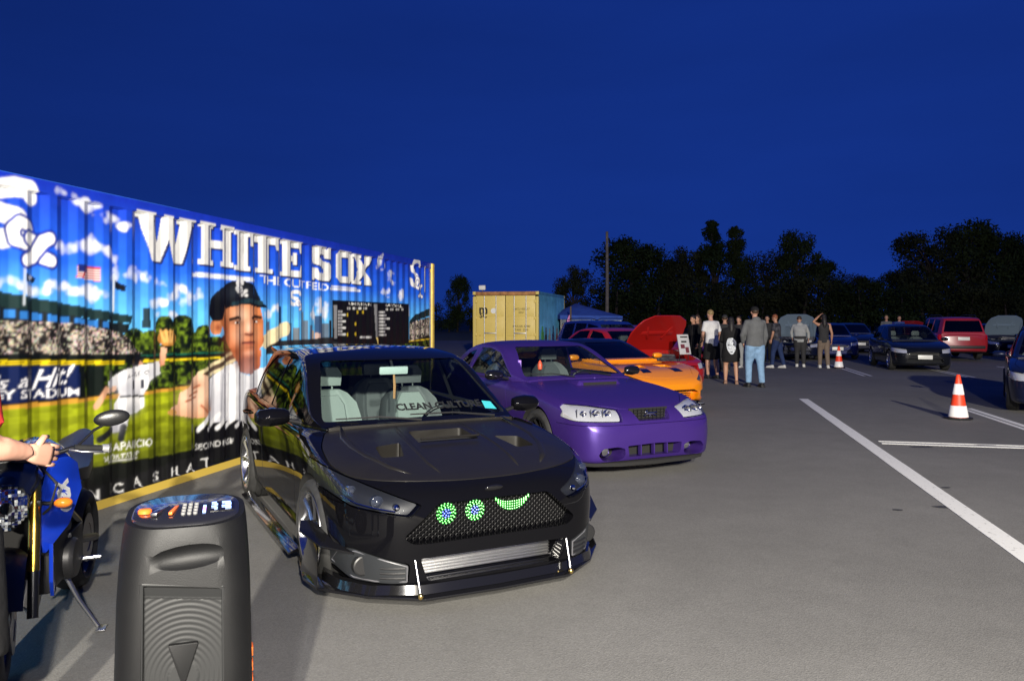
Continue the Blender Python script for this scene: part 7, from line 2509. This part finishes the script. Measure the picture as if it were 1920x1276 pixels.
    if cap:
        t = MB()
        rows = []
        for q in np.linspace(0, 1, 6):
            r_ = math.cos(q * 1.35)
            rows.append([HD((-.006 + .060 * r_ * math.cos(a), .051 * r_ * math.sin(a), .022 + .052 * math.sin(q * 1.35))) for a in np.linspace(0, 2 * math.pi, 19)[:-1]])
        t.rings(rows)
        o = t.build('cap', cap, root, 60)
        k = MB()
        vs = []
        for zz in (.026, .021):
            for a in np.linspace(-1.1, 1.1, 9):
                vs.append(HD((.048 * math.cos(a), .050 * math.sin(a), zz)))
            for a in np.linspace(-1.1, 1.1, 9):
                vs.append(HD((.048 * math.cos(a) + .050 * max(0, math.cos(a)), .050 * math.sin(a), zz - .008)))
        fs = [[i, i + 1, 10 + i, 9 + i] for i in range(8)] + [[18 + i, 27 + i, 28 + i, 19 + i] for i in range(8)] + [[9 + i, 10 + i, 28 + i, 27 + i] for i in range(8)]
        k.add(vs, fs)
        k.build('brim', cap, o, 60)
    return root


def print_on(root, part, polys, m, name='printed_motif'):
    """Flat print following a garment: polys of (across, height) laid on its back."""
    o = [q for q in root.children if q.name.split('.')[0] == part][0]
    tr = BVHTree.FromPolygons([tuple(v.co) for v in o.data.vertices], [tuple(p.vertices) for p in o.data.polygons])
    for poly, mm in polys:
        bm = bmesh.new()
        vs = [bm.verts.new((0, a, b_)) for a, b_ in poly]
        bm.faces.new(vs)
        bmesh.ops.triangulate(bm, faces=bm.faces)
        for _ in range(2):
            bmesh.ops.subdivide_edges(bm, edges=[e for e in bm.edges if e.calc_length() > .04], cuts=1)
        for v in bm.verts:
            h = tr.ray_cast(Vector((-1.2, v.co.y, v.co.z)), Vector((1, 0, 0)))
            v.co = h[0] + Vector((-.006 - (.003 if mm is not m else 0), 0, 0)) if h[0] is not None else Vector((-.1, v.co.y, v.co.z))
        me = bpy.data.meshes.new(name)
        bm.to_mesh(me)
        bm.free()
        put(name, me, mm, o)


BLACKC, WHITEC, GREYC = cloth('black', (.012, .012, .013)), cloth('white', (.62, .62, .62)), cloth('mid_grey', (.115, .12, .125))
DENIM, DKDENIM, TANC = cloth('light_denim', (.20, .33, .50), .2), cloth('dark_denim', (.02, .035, .10), .2), cloth('tan', (.17, .13, .10))
PALEG, BROWNC, CHARC = cloth('pale_grey', (.30, .31, .31)), cloth('brown', (.07, .05, .035)), cloth('charcoal', (.035, .035, .037))
WSHOE, BSHOE = mat('white_shoe', (.55, .55, .53), .6), mat('black_shoe', (.015, .015, .015), .5)

person('tall person in grey hooded jacket, light blue jeans and dark cap, back turned', (5.60, 18.0, 0), (-.10, .99), 1.86, 0, 'brown', top=GREYC, sleeve='long', bottom=DENIM, shoes=BSHOE,
       arms=(((.03, .15, .64), (.10, .11, .54)), ((.0, .14, .63), (.05, .13, .50))), bulk=1.22, cap=BLACKC, hood=True, legs_open=.068, top_len=.50)
P2 = person('person in oversized black top with white face print, bare legs', (5.30, 18.9, 0), (.15, .99), 1.62, 1, 'dark', hair_long=True, top=BLACKC, sleeve='long', bottom=BLACKC, legs='short',
            arms=(((.03, .14, .65), (.11, .09, .62)), ((.02, .14, .64), (.10, .08, .60))), bulk=1.28, top_len=.33, legs_open=.072, shoes=mat('brown_sandal', (.22, .12, .08), .6), hood=True)
EYES = BLACKC
print_on(P2, 'jacket', [(round_poly([(-.115, 1.02), (-.02, 1.12), (.09, 1.10), (.125, .98), (.10, .83), (.03, .72), (-.03, .72), (-.09, .82)], .03), mat('white_print', (.55, .58, .62), .8, var=.5, scale=22)),
                       (round_poly([(-.075, .97), (-.03, .98), (-.03, .94), (-.07, .93)], .01), EYES), (round_poly([(.03, .98), (.08, .96), (.075, .93), (.03, .94)], .01), EYES),
                       (round_poly([(-.04, .79), (.05, .79), (.02, .77), (-.02, .77)], .005), EYES)], MATS['white_print'])
person('person in white t-shirt and black shorts beside the raised red hood', (5.28, 20.6, 0), (-.45, .89), 1.82, 0, 'blond', top=WHITEC, sleeve='short', bottom=BLACKC, legs='knee', shoes=BSHOE,
       arms=(((.04, .13, .64), (.12, .07, .58)), ((-.02, .15, .63), (.02, .14, .50))), bulk=1.15, lean=.08, look_down=.25)
person('long-haired person in dark jacket and grey trousers behind the jacketed man', (7.35, 25.3, 0), (-.6, -.8), 1.66, 1, 'brown', hair_long=True, top=CHARC, sleeve='long', bottom=PALEG, shoes=WSHOE,
       arms=(((.04, .12, .64), (.13, .05, .60)), ((.04, .12, .64), (.13, .05, .60))), look_down=.2)
person('person in dark patterned t-shirt and blue jeans, head bowed', (8.50, 25.0, 0), (-.75, .66), 1.72, 2, 'ginger', top=cloth('patterned', (.05, .05, .06), .9), sleeve='short', bottom=DKDENIM, shoes=WSHOE,
       arms=(((.02, .13, .64), (.08, .10, .52)), ((.02, .14, .63), (.07, .12, .50))), stride=.05, lean=.10, look_down=.35, bulk=1.1)
person('stooping person in pale grey hooded jacket and dark trousers', (9.45, 25.6, 0), (.25, .97), 1.72, 1, 'brown', top=PALEG, sleeve='long', bottom=CHARC, shoes=WSHOE,
       arms=(((.06, .15, .66), (.10, .13, .54)), ((.05, .16, .65), (.10, .16, .53))), lean=.42, bulk=1.25, hood=True, look_down=.5)
person('person in dark vest and tan trousers with one arm raised to the head', (9.98, 25.0, 0), (.1, .99), 1.72, 2, 'dark', hair_long=True, top=CHARC, sleeve='none', bottom=TANC, shoes=WSHOE,
       arms=(((-.01, .19, .86), (.03, .07, .97)), ((-.01, .145, .64), (.03, .15, .51))), stride=.03)
person('person in brown jacket behind the white t-shirt, facing the red car', (5.75, 24.2, 0), (-.8, -.6), 1.70, 1, 'brown', hair_long=True, top=BROWNC, sleeve='long', bottom=BLACKC, shoes=BSHOE, look_down=.15)
person('person in black jacket standing closest to the raised red hood', (5.35, 23.0, 0), (-.9, -.44), 1.68, 2, 'dark', top=BLACKC, sleeve='long', bottom=BLACKC, shoes=BSHOE, look_down=.2)
person('person in charcoal top and cap between the white shirt and the black top', (6.35, 23.3, 0), (.2, .98), 1.70, 1, 'brown', top=CHARC, sleeve='short', bottom=CHARC, shoes=BSHOE, cap=CHARC)
person('person in dark jacket behind the tan trousers', (9.35, 28.6, 0), (-.5, -.86), 1.70, 1, 'dark', top=CHARC, sleeve='long', bottom=BLACKC, shoes=BSHOE)
person('person standing behind the black hatchback, only head showing', (17.55, 36.6, 0), (-.5, -.86), 1.74, 0, 'blond', top=GREYC, sleeve='short', bottom=DKDENIM, shoes=BSHOE)
person('person in blue shirt standing behind the black hatchback', (18.35, 37.0, 0), (-.2, -.98), 1.72, 1, 'brown', top=cloth('blue', (.03, .06, .22)), sleeve='short', bottom=CHARC, shoes=BSHOE)
# a person cut by the left edge of the picture, beside the motorcycle
person('person in red shirt and black shorts, arm out over the motorcycle', (-1.875, 2.60, 0), (.55, .84), 1.72, 0, 'brown', top=cloth('red', (.42, .03, .026)), sleeve='short', bottom=BLACKC, legs='knee',
       shoes=mat('pale_shoe', (.35, .38, .38), .6), arms=(None, ((-.015, .185, .69), (.070, .160, .665))), bulk=1.10, top_len=.46, legs_open=.10, under=cloth('grey_denim', (.22, .25, .26), .25))

# ------------------------------------------------------------------ party loudspeaker in front
sp_ = empty('loudspeaker', (-.945, 2.27, 0), R(90 + 14))
tag(sp_, 'tall black party loudspeaker with ribbed panel and lit controls on top', 'loudspeaker')
# local: front with ribbed panel looks to -y (towards the camera), z up
M_SPK = mat('black_speaker_plastic', (.0035, .0036, .004), .48, bump=.10, bscale=420, dirt=.12, spec=.28)
M_SPKP = mat('grey_ribbed_plastic', (.012, .0125, .013), .55, bump=.04, bscale=420, dirt=.1, spec=.35)
M_ORG = mat('orange_plastic', (.85, .16, .02), .4)


def rrect(w, d, r, z, tilt=0.0, n=7, yo=0.0):
    """Rounded rectangle outline at height z; tilt lifts the back."""
    pts = []
    for cx, cy, a0 in ((w / 2 - r, d / 2 - r, 0), (-w / 2 + r, d / 2 - r, 90), (-w / 2 + r, -d / 2 + r, 180), (w / 2 - r, -d / 2 + r, 270)):
        for k in range(n):
            a = R(a0 + 90 * k / (n - 1))
            x, y = cx + r * math.cos(a), cy + r * math.sin(a)
            pts.append((x, y + yo, z + tilt * (y + d / 2)))
    return pts


sp_.rotation_euler = (0, 0, R(19))
sp_.scale = (.84, .84, 1.0)
body = []
for z, w, d, r_, ti in ((.0, .42, .38, .07, 0), (.03, .44, .40, .08, 0), (.30, .435, .40, .085, 0), (.60, .425, .395, .09, 0), (.80, .415, .385, .095, 0), (.89, .405, .37, .10, 0),
                        (.945, .395, .36, .11, .02), (.985, .385, .35, .12, .05), (1.008, .375, .335, .13, .09)):
    body.append(rrect(w, d, r_, z, ti))
k = MB().rings(body)
bm_me = k.mesh('cabinet')
# sunk frame for the ribbed panel
bm_me = boolean(bm_me, MB().prism(round_poly([(-.130, .14), (.130, .14), (.122, .838), (-.122, .868)], .02), 'y', -.4, -.155).mesh(), 'DIFFERENCE')
# handle scoop above the panel
bm_me = boolean(bm_me, MB().ell((.02, -.265, .932), (.19, .110, .052), 24, 14, Matrix.Rotation(-.05, 3, 'Y')).mesh(), 'DIFFERENCE')
cabn = put('cabinet', bm_me, M_SPK, sp_, smooth=45)
# ribbed panel: rings about the logo seat, clipped to the frame
k = MB()
fr = [(-.126, .145), (.126, .145), (.118, .832), (-.118, .860)]
xs_, zs_ = np.linspace(-.126, .126, 64), np.linspace(.145, .862, 320)
V, idx = [], {}
c0 = (.0, .60)
for j, z in enumerate(zs_):
    hw = .126 - .008 * (z - .145) / .7
    for i, x in enumerate(xs_):
        xx = x / .126 * hw
        zz = min(z, .846 - .11 * xx)
        rr = math.hypot(xx - c0[0], (zz - c0[1]))
        dep = .0008 * math.cos(2 * math.pi * rr / .0150) if zz < .815 - .11 * xx and rr > .045 else .002
        V.append((xx, -.166 - dep - (.0 if zz < .82 - .11 * xx else (zz - .82 + .11 * xx) * .4), zz))
F_ = []
n = len(xs_)
for j in range(len(zs_) - 1):
    for i in range(n - 1):
        a = j * n + i
        F_.append([a, a + 1, a + n + 1, a + n])
k.add(V, F_)
pn = put('ribbed_panel', k.mesh('ribbed_panel', weld=False), M_SPKP, sp_, smooth=60)
MB().prism(round_poly([(-.046, .695), (.046, .695), (.006, .590), (-.006, .590)], .006), 'y', -.183, -.160).build('triangle_emblem', M_SPK, pn, bevel=.004)
MB().lathe([(0, -.182), (.024, -.182), (.030, -.178), (.030, -.16)], 24, 'y', (.0, 0, .552)).build('round_emblem', M_SPK, pn)
for s in (-1, 1):
    MB().tube([(s * .128, -.188, .15), (s * .122, -.184, .84 if s > 0 else .868)], .006, 8).build('panel_trim', M_SPKP, sp_)
MB().tube([(-.121, -.183, .868), (.121, -.183, .842)], .005, 8).build('panel_trim', M_SPKP, sp_)
# sloping control deck
M_DECK = mat('control_deck', (.012, .012, .014), .18, coat=.5)


def deck(x, y):
    return 1.0085 + .09 * (y + .1675)


rings = [[(p[0], p[1], deck(p[0], p[1]) + dz) for p in rrect(w, d, r_, 0)] for dz, w, d, r_ in ((-.004, .345, .300, .12), (.004, .340, .295, .12), (.006, .330, .285, .115))]
dk = MB().rings(rings).build('control_deck', M_DECK, sp_, 50)


def on_deck(mb, name, m, bevel=0):
    return mb.build(name, m, dk, 40, bevel)


on_deck(MB().lathe([(.022, deck(-.13, 0) + .004), (.022, deck(-.13, 0) + .012), (.017, deck(-.13, 0) + .016), (0, deck(-.13, 0) + .016)], 20, 'z', (-.13, -.02, 0)), 'volume_knob', M_ORG)
on_deck(MB().box((-.083, -.02, deck(0, 0) + .008), (.022, .11, .010), Matrix.Rotation(-.3, 3, 'Z')), 'slider', mat('silver_slider', (.6, .6, .6), .25, 1.0), .003)
on_deck(MB().box((-.040, -.02, deck(0, 0) + .007), (.012, .10, .008), Matrix.Rotation(-.15, 3, 'Z')), 'orange_bar', M_ORG, .002)
for i in range(4):
    for j in range(3):
        on_deck(MB().lathe([(.0075, deck(0, -.05 + i * .03) + .004), (.0075, deck(0, -.05 + i * .03) + .011), (0, deck(0, -.05 + i * .03) + .012)], 10, 'z', (-.008 + j * .019, -.06 + i * .03, 0)), 'pad', mat('grey_pad', (.16, .16, .16), .5))
E1 = mat('lit_display', (.05, .08, .2), .3, emit=(.30, .48, 1.0), estr=3.0)
E2 = mat('lit_lilac', (.1, .05, .2), .3, emit=(.75, .30, 1.0), estr=2.0)
for i, m_ in enumerate((E1, E2, E2, E1)):
    on_deck(MB().box((.058, -.055 + i * .018, deck(0, -.055 + i * .018) + .008), (.010, .010, .006)), 'level_light', m_)
for x, w in ((.092, .020), (.132, .036)):
    p = on_deck(MB().box((x, -.01, deck(x, -.01) + .007), (w + .008, .085, .004), Matrix.Rotation(.09, 3, 'X')), 'display', M_GLOSSB)
    for i in range(4):
        MB().box((x + (-.004 if i % 2 else .003), -.035 + i * .019, deck(x, -.035 + i * .019) + .011), (w * (.8 if i % 2 else .55), .009, .002), Matrix.Rotation(.09, 3, 'X')).build('display_row', E1, p)
for z in (.62, .665, .71):
    MB().box((.211, .02, z - .12), (.014, .05, .028)).build('side_button', M_ORG, sp_, bevel=.004)

# ------------------------------------------------------------------ motorcycle
M_BIKEB = mat('blue_bike_paint', (.008, .045, .52), .28, .15, coat=1.0, crough=.03)
M_BIKEK = mat('black_bike_plastic', (.010, .010, .011), .35, bump=.05, bscale=150)
M_GOLDF = mat('gold_fork', (.80, .50, .08), .25, 1.0)
M_STEELB = mat('bike_steel', (.45, .45, .46), .3, 1.0)
bk = empty('motorcycle', (-2.40, 3.98, 0), math.atan2(-.96, .28))
tag(bk, 'blue and black motorcycle with gold fork, parked by the mural container', 'motorcycle')
bk.scale = (.93, .93, .93)
# local: x forward, y left; wheelbase 1.42 about the origin


def bike_wheel(x, steer, w, r, parent):
    e = empty('wheel', (x, 0, r), steer, parent)
    h = w / 2
    prof = [(r - .085, -h * .75), (r - .06, -h), (r - .025, -h * .85), (r - .006, -h * .45), (r, 0), (r - .006, h * .45), (r - .025, h * .85), (r - .06, h), (r - .085, h * .75)]
    MB().lathe(prof + [prof[0]], 44, 'y').build('tyre', M_TYRE, e, 60)
    k = MB().lathe([(r - .084, -h * .7), (r - .10, -h * .4), (r - .105, 0), (r - .10, h * .4), (r - .084, h * .7), (r - .075, 0), (r - .084, -h * .7)], 40, 'y')
    k.lathe([(.0, -.06), (.035, -.06), (.04, 0), (.035, .06), (0, .06)], 16, 'y')
    for i in range(5):
        a = 2 * math.pi * i / 5
        for o in (-.12, .12):
            k.tube([(.03 * math.cos(a), 0, .03 * math.sin(a)), ((r - .10) * math.cos(a + o), 0, (r - .10) * math.sin(a + o))], .011, 6)
    rim = k.build('rim', M_RIMB, e, 40)
    for s in (-1, 1):
        MB().lathe([(.09, s * .075), (.15, s * .075), (.15, s * .080), (.09, s * .080), (.09, s * .075)], 28, 'y').build('brake_disc', M_DISC, rim, 30)
    return e


bike_wheel(.73, R(12), .12, .30, bk)
bike_wheel(-.70, 0, .18, .31, bk)
st = Matrix.Rotation(R(12), 4, 'Z')
FX = Matrix.Translation((.50, 0, 0)) @ st @ Matrix.Translation((-.50, 0, 0))


def front(mb, name, m, bevel=0, parent=bk, smooth=45):
    mb.move(FX)
    return mb.build(name, m, parent, smooth, bevel)


for s in (-1, 1):
    front(MB().tube([(.73, s * .105, .30), (.665, s * .105, .50)], .024, 12), 'fork_lower', M_BIKEK)
    front(MB().tube([(.665, s * .105, .50), (.535, s * .105, .90)], .027, 12), 'fork_tube', M_GOLDF)
front(MB().rings([[(.73 + (.325 + dr) * math.cos(a), y, .30 + (.325 + dr) * math.sin(a)) for y, dr in ((-.085, -.03), (-.05, .0), (0, .012), (.05, 0), (.085, -.03))] for a in np.linspace(R(25), R(140), 10)], closed=False, cap=False), 'front_fender', M_BIKEK)
front(MB().box((.54, 0, .80), (.10, .27, .04)), 'lower_yoke', M_BIKEK, .01)
front(MB().box((.505, 0, .96), (.10, .24, .035)), 'upper_yoke', M_BIKEK, .01)
# headlamp unit under a small cowl
hs = []
for x, w, h_, zc in ((.50, .085, .09, .86), (.58, .105, .12, .845), (.66, .108, .125, .83), (.70, .098, .112, .82)):
    hs.append([(x, w * math.cos(a) * (1 if math.sin(a) > 0 else .8), zc + h_ * math.sin(a)) for a in np.linspace(0, 2 * math.pi, 19)[:-1]])
front(MB().rings(hs), 'headlamp_shell', M_BIKEK)
lamp = front(MB().rings([[(.702 + .004, y * .9, .82 + (z - .82) * .9) for x, y, z in hs[-1]], [(.722, y * .72, .82 + (z - .82) * .72) for x, y, z in hs[-1]], [(.732, y * .3, .82 + (z - .82) * .3) for x, y, z in hs[-1]]]), 'headlamp', M_LENS)
k = MB()
for i in range(15):
    for j in range(15):
        y, z = (i - 7) * .0125, .82 + (j - 7) * .014
        if (y / .085) ** 2 + ((z - .82) / .10) ** 2 < 1:
            k.box((.700, y, z), (.012, .0125, .0138), Matrix.Rotation(y * 5 + random.uniform(-.25, .25), 3, 'Z') @ Matrix.Rotation((z - .82) * -4 + random.uniform(-.35, .35), 3, 'Y'))
k.move(FX)
put('reflector', k.mesh(), mat('facet_chrome', (.85, .88, .92), .10, 1.0), lamp)
front(MB().lathe([(0, .716), (.028, .714), (.03, .70), (0, .70)], 16, 'x', (0, 0, .82)), 'bulb_cap', M_CHROME)
cw = []
for x, w, z0, z1 in ((.70, .085, .91, .935), (.62, .125, .95, 1.01), (.54, .14, .98, 1.09), (.47, .125, 1.0, 1.14)):
    cw.append([(x, -w, z0 - .05), (x + .01, -w * .8, z0), (x + .015, 0, z0 + .012), (x + .01, w * .8, z0), (x, w, z0 - .05), (x - .05, w * .7, z0 - .04), (x - .05, -w * .7, z0 - .04)])
front(MB().rings(cw), 'fly_screen', mat('smoke_cowl', (.02, .021, .022), .2, coat=.8))
# handlebar, grips, lever, mirrors
front(MB().tube([(.44, -.38, 1.03), (.47, -.26, 1.045), (.50, -.10, 1.0), (.50, .10, 1.0), (.47, .26, 1.045), (.44, .38, 1.03)], .012, 10), 'handlebar', M_BIKEK)
for s in (-1, 1):
    front(MB().tube([(.475, s * .27, 1.045), (.437, s * .39, 1.028)], .018, 12), 'grip', M_TYRE)
    front(MB().tube([(.435, s * .395, 1.028), (.430, s * .425, 1.024)], .021, 12), 'bar_weight', mat('silver_bar_end', (.8, .8, .8), .3, .6))
    front(MB().tube([(.50, s * .25, 1.04), (.525, s * .31, 1.03), (.50, s * .40, 1.02)], [.008, .007, .006], 8), 'lever', M_STEELB)
    mr_ = front(MB().tube([(.47, s * .28, 1.05), (.47, s * .36, 1.13), (.46, s * .42, 1.16)], .007, 8), 'mirror_stalk', M_BIKEK)
    front(MB().ell((.46, s * .44, 1.185), (.022, .085, .042), 16, 10, Matrix.Rotation(s * .12, 3, 'X')), 'mirror', M_BIKEK, 0, mr_)
    sg = front(MB().tube([(.56, s * .12, .80), (.57, s * .19, .795)], .010, 8), 'signal_stalk', M_BIKEK)
    front(MB().ell((.575, s * .225, .795), (.030, .042, .026), 14, 10), 'turn_signal', M_AMBER, 0, sg)
front(MB().box((.50, .0, 1.06), (.06, .12, .07), Matrix.Rotation(-.5, 3, 'Y')), 'dash', M_BIKEK, .012)
front(MB().tube([(.52, .12, .98), (.62, .20, .90), (.60, .17, .78), (.50, .10, .70)], .006, 6), 'brake_hose', M_TYRE)
# tank, shrouds, seat, tail
tk = []
for x, w, z0, z1 in ((.42, .09, .82, .95), (.30, .155, .74, 1.035), (.12, .175, .72, 1.07), (-.05, .15, .72, 1.03), (-.16, .10, .73, .92)):
    tk.append([(x, w * math.cos(a), (z0 + z1) / 2 + (z1 - z0) / 2 * math.sin(a)) for a in np.linspace(0, 2 * math.pi, 17)[:-1]])
MB().rings(tk).build('fuel_tank', mat('dark_blue_tank', (.006, .012, .05), .25, .2, coat=1.0, crough=.03), bk, 60)
for s in (-1, 1):
    k = MB()
    out = [(.36, .20, 1.02), (.44, .165, .95), (.52, .15, .80), (.56, .14, .62), (.52, .16, .55), (.40, .235, .66), (.30, .27, .82), (.28, .245, .95)]
    vs = [(a, s * b_, z) for a, b_, z in out] + [(a - .01, s * (b_ - .03), z) for a, b_, z in out]
    n = len(out)
    k.add(vs, [list(range(n)), list(range(2 * n - 1, n - 1, -1))] + [[i, n + i, n + (i + 1) % n, (i + 1) % n] for i in range(n)])
    sh = k.build('side_shroud', M_BIKEB, bk, 30, .008)
    k = MB()
    out = [(.54, .195, .60), (.50, .185, .40), (.40, .165, .30), (.30, .150, .30), (.36, .160, .36), (.44, .175, .44), (.47, .18, .58)]
    vs = [(a, s * b_, z) for a, b_, z in out] + [(a - .005, s * (b_ - .02), z) for a, b_, z in out]
    n = len(out)
    k.add(vs, [list(range(n)), list(range(2 * n - 1, n - 1, -1))] + [[i, n + i, n + (i + 1) % n, (i + 1) % n] for i in range(n)])
    k.build('belly_trim', M_BIKEB, bk, 30, .004)
    if s > 0:
        tm = text_mesh('GSX', .085, .001, bold=.006)
        o = put('lettering', tm, mat('white_decal', (.8, .8, .8), .5), sh)
        bt = BVHTree.FromPolygons([tuple(v.co) for v in sh.data.vertices], [tuple(p.vertices) for p in sh.data.polygons])
        for v in tm.vertices:
            a, b_ = v.co.x, v.co.y
            h_ = bt.ray_cast(Vector((1.2, .205 + b_ * .6 - a * .16, .80 + a * .95)), Vector((-1, 0, 0)))
            if h_[0] is not None:
                v.co = h_[0] + h_[1] * .003
MB().box((.50, 0, .58), (.05, .26, .30), Matrix.Rotation(-.15, 3, 'Y')).build('radiator', M_DARK, bk, bevel=.01)
k = MB()
k.box((.20, 0, .48), (.42, .30, .34)).box((.36, 0, .60), (.20, .26, .22), Matrix.Rotation(-.4, 3, 'Y')).box((-.05, 0, .42), (.26, .34, .24))
k.lathe([(0, -.20), (.10, -.20), (.11, -.17), (.11, .17), (.10, .20), (0, .20)], 20, 'y', (.08, 0, .40))
k.build('engine', mat('dark_engine', (.02, .02, .022), .45, .4), bk, 30, .02)
MB().tube([(.42, .06, .52), (.48, .05, .30), (.30, .04, .20), (-.20, -.06, .22), (-.50, -.16, .36), (-.85, -.18, .48)], [.022, .022, .026, .03, .055, .05], 12).build('exhaust', M_STEELB, bk, 60)
MB().rings([[(x, y, z + .02 * (1 - (y / w) ** 2)) for y in np.linspace(-w, w, 7)] + [(x, y, z - .07) for y in np.linspace(w, -w, 7)] for x, w, z in ((-.12, .12, .84), (-.35, .16, .82), (-.55, .14, .86), (-.80, .09, .93), (-.95, .05, .95))]).build('seat', M_BIKEK, bk, 60)
MB().tube([(-.45, 0, .72), (-.80, 0, .82), (-1.0, 0, .88)], [.10, .07, .03], 10, flat=.6).build('tail', M_BIKEB, bk)
for s in (-1, 1):
    MB().tube([(.40, s * .12, .86), (.10, s * .15, .66), (-.22, s * .13, .52), (-.26, s * .12, .38)], .026, 8).build('frame_spar', M_BIKEK, bk)
    MB().tube([(-.22, s * .13, .42), (-.70, s * .12, .31)], .024, 8).build('swingarm', M_BIKEK, bk)
    MB().tube([(-.10, s * .16, .34), (-.12, s * .27, .34)], .013, 8).build('footpeg', M_STEELB, bk)
sdl = MB().tube([(.02, .12, .30), (.06, .20, .16), (.08, .30, .012)], [.014, .012, .011], 8).build('side_stand', M_STEELB, bk)
MB().box((.10, .32, .008), (.09, .045, .010)).build('stand_foot', M_STEELB, sdl, bevel=.003)

# ------------------------------------------------------------------ display board leaning at the red car
db = empty('display_board', (3.72, 16.9, .0), math.atan2(-.89, .456))
tag(db, 'white printed board standing in the open engine bay of the red car', 'sign board')
k = MB().box((0, 0, 1.02), (.02, .30, .44), Matrix.Rotation(-.25, 3, 'Y'))
pl = k.build('panel', mat('white_board', (.42, .42, .43), .5), db, bevel=.004)
for i, (y, z, w, h_) in enumerate(((-.05, .98, .12, .10), (.06, .90, .10, .14), (0, 1.08, .16, .04), (.02, 1.18, .22, .03))):
    MB().box((.013 + (1.02 - z) * .255, y, z), (.004, w * .9, h_ * .9), Matrix.Rotation(-.25, 3, 'Y')).build('printed_mark', mat('dark_red_ink', (.12, .02, .03), .6) if i < 2 else BLACKC, pl)
MB().tube([(-.02, .12, .0), (.0, .12, .80)], .008, 6).build('stand_rod', M_TRIM, db)
MB().tube([(-.02, -.12, .0), (.0, -.12, .80)], .008, 6).build('stand_rod', M_TRIM, db)

for _w in (W_SILVER, W_BLACK, W_PLAIN):
    for _r in [q for ch in _w.children for q in ch.children] + list(_w.children) + [_w]:
        bpy.data.objects.remove(_r)

bpy.data.scenes.remove(SHOP)

# ------------------------------------------------------------------ done
bpy.context.view_layer.update()
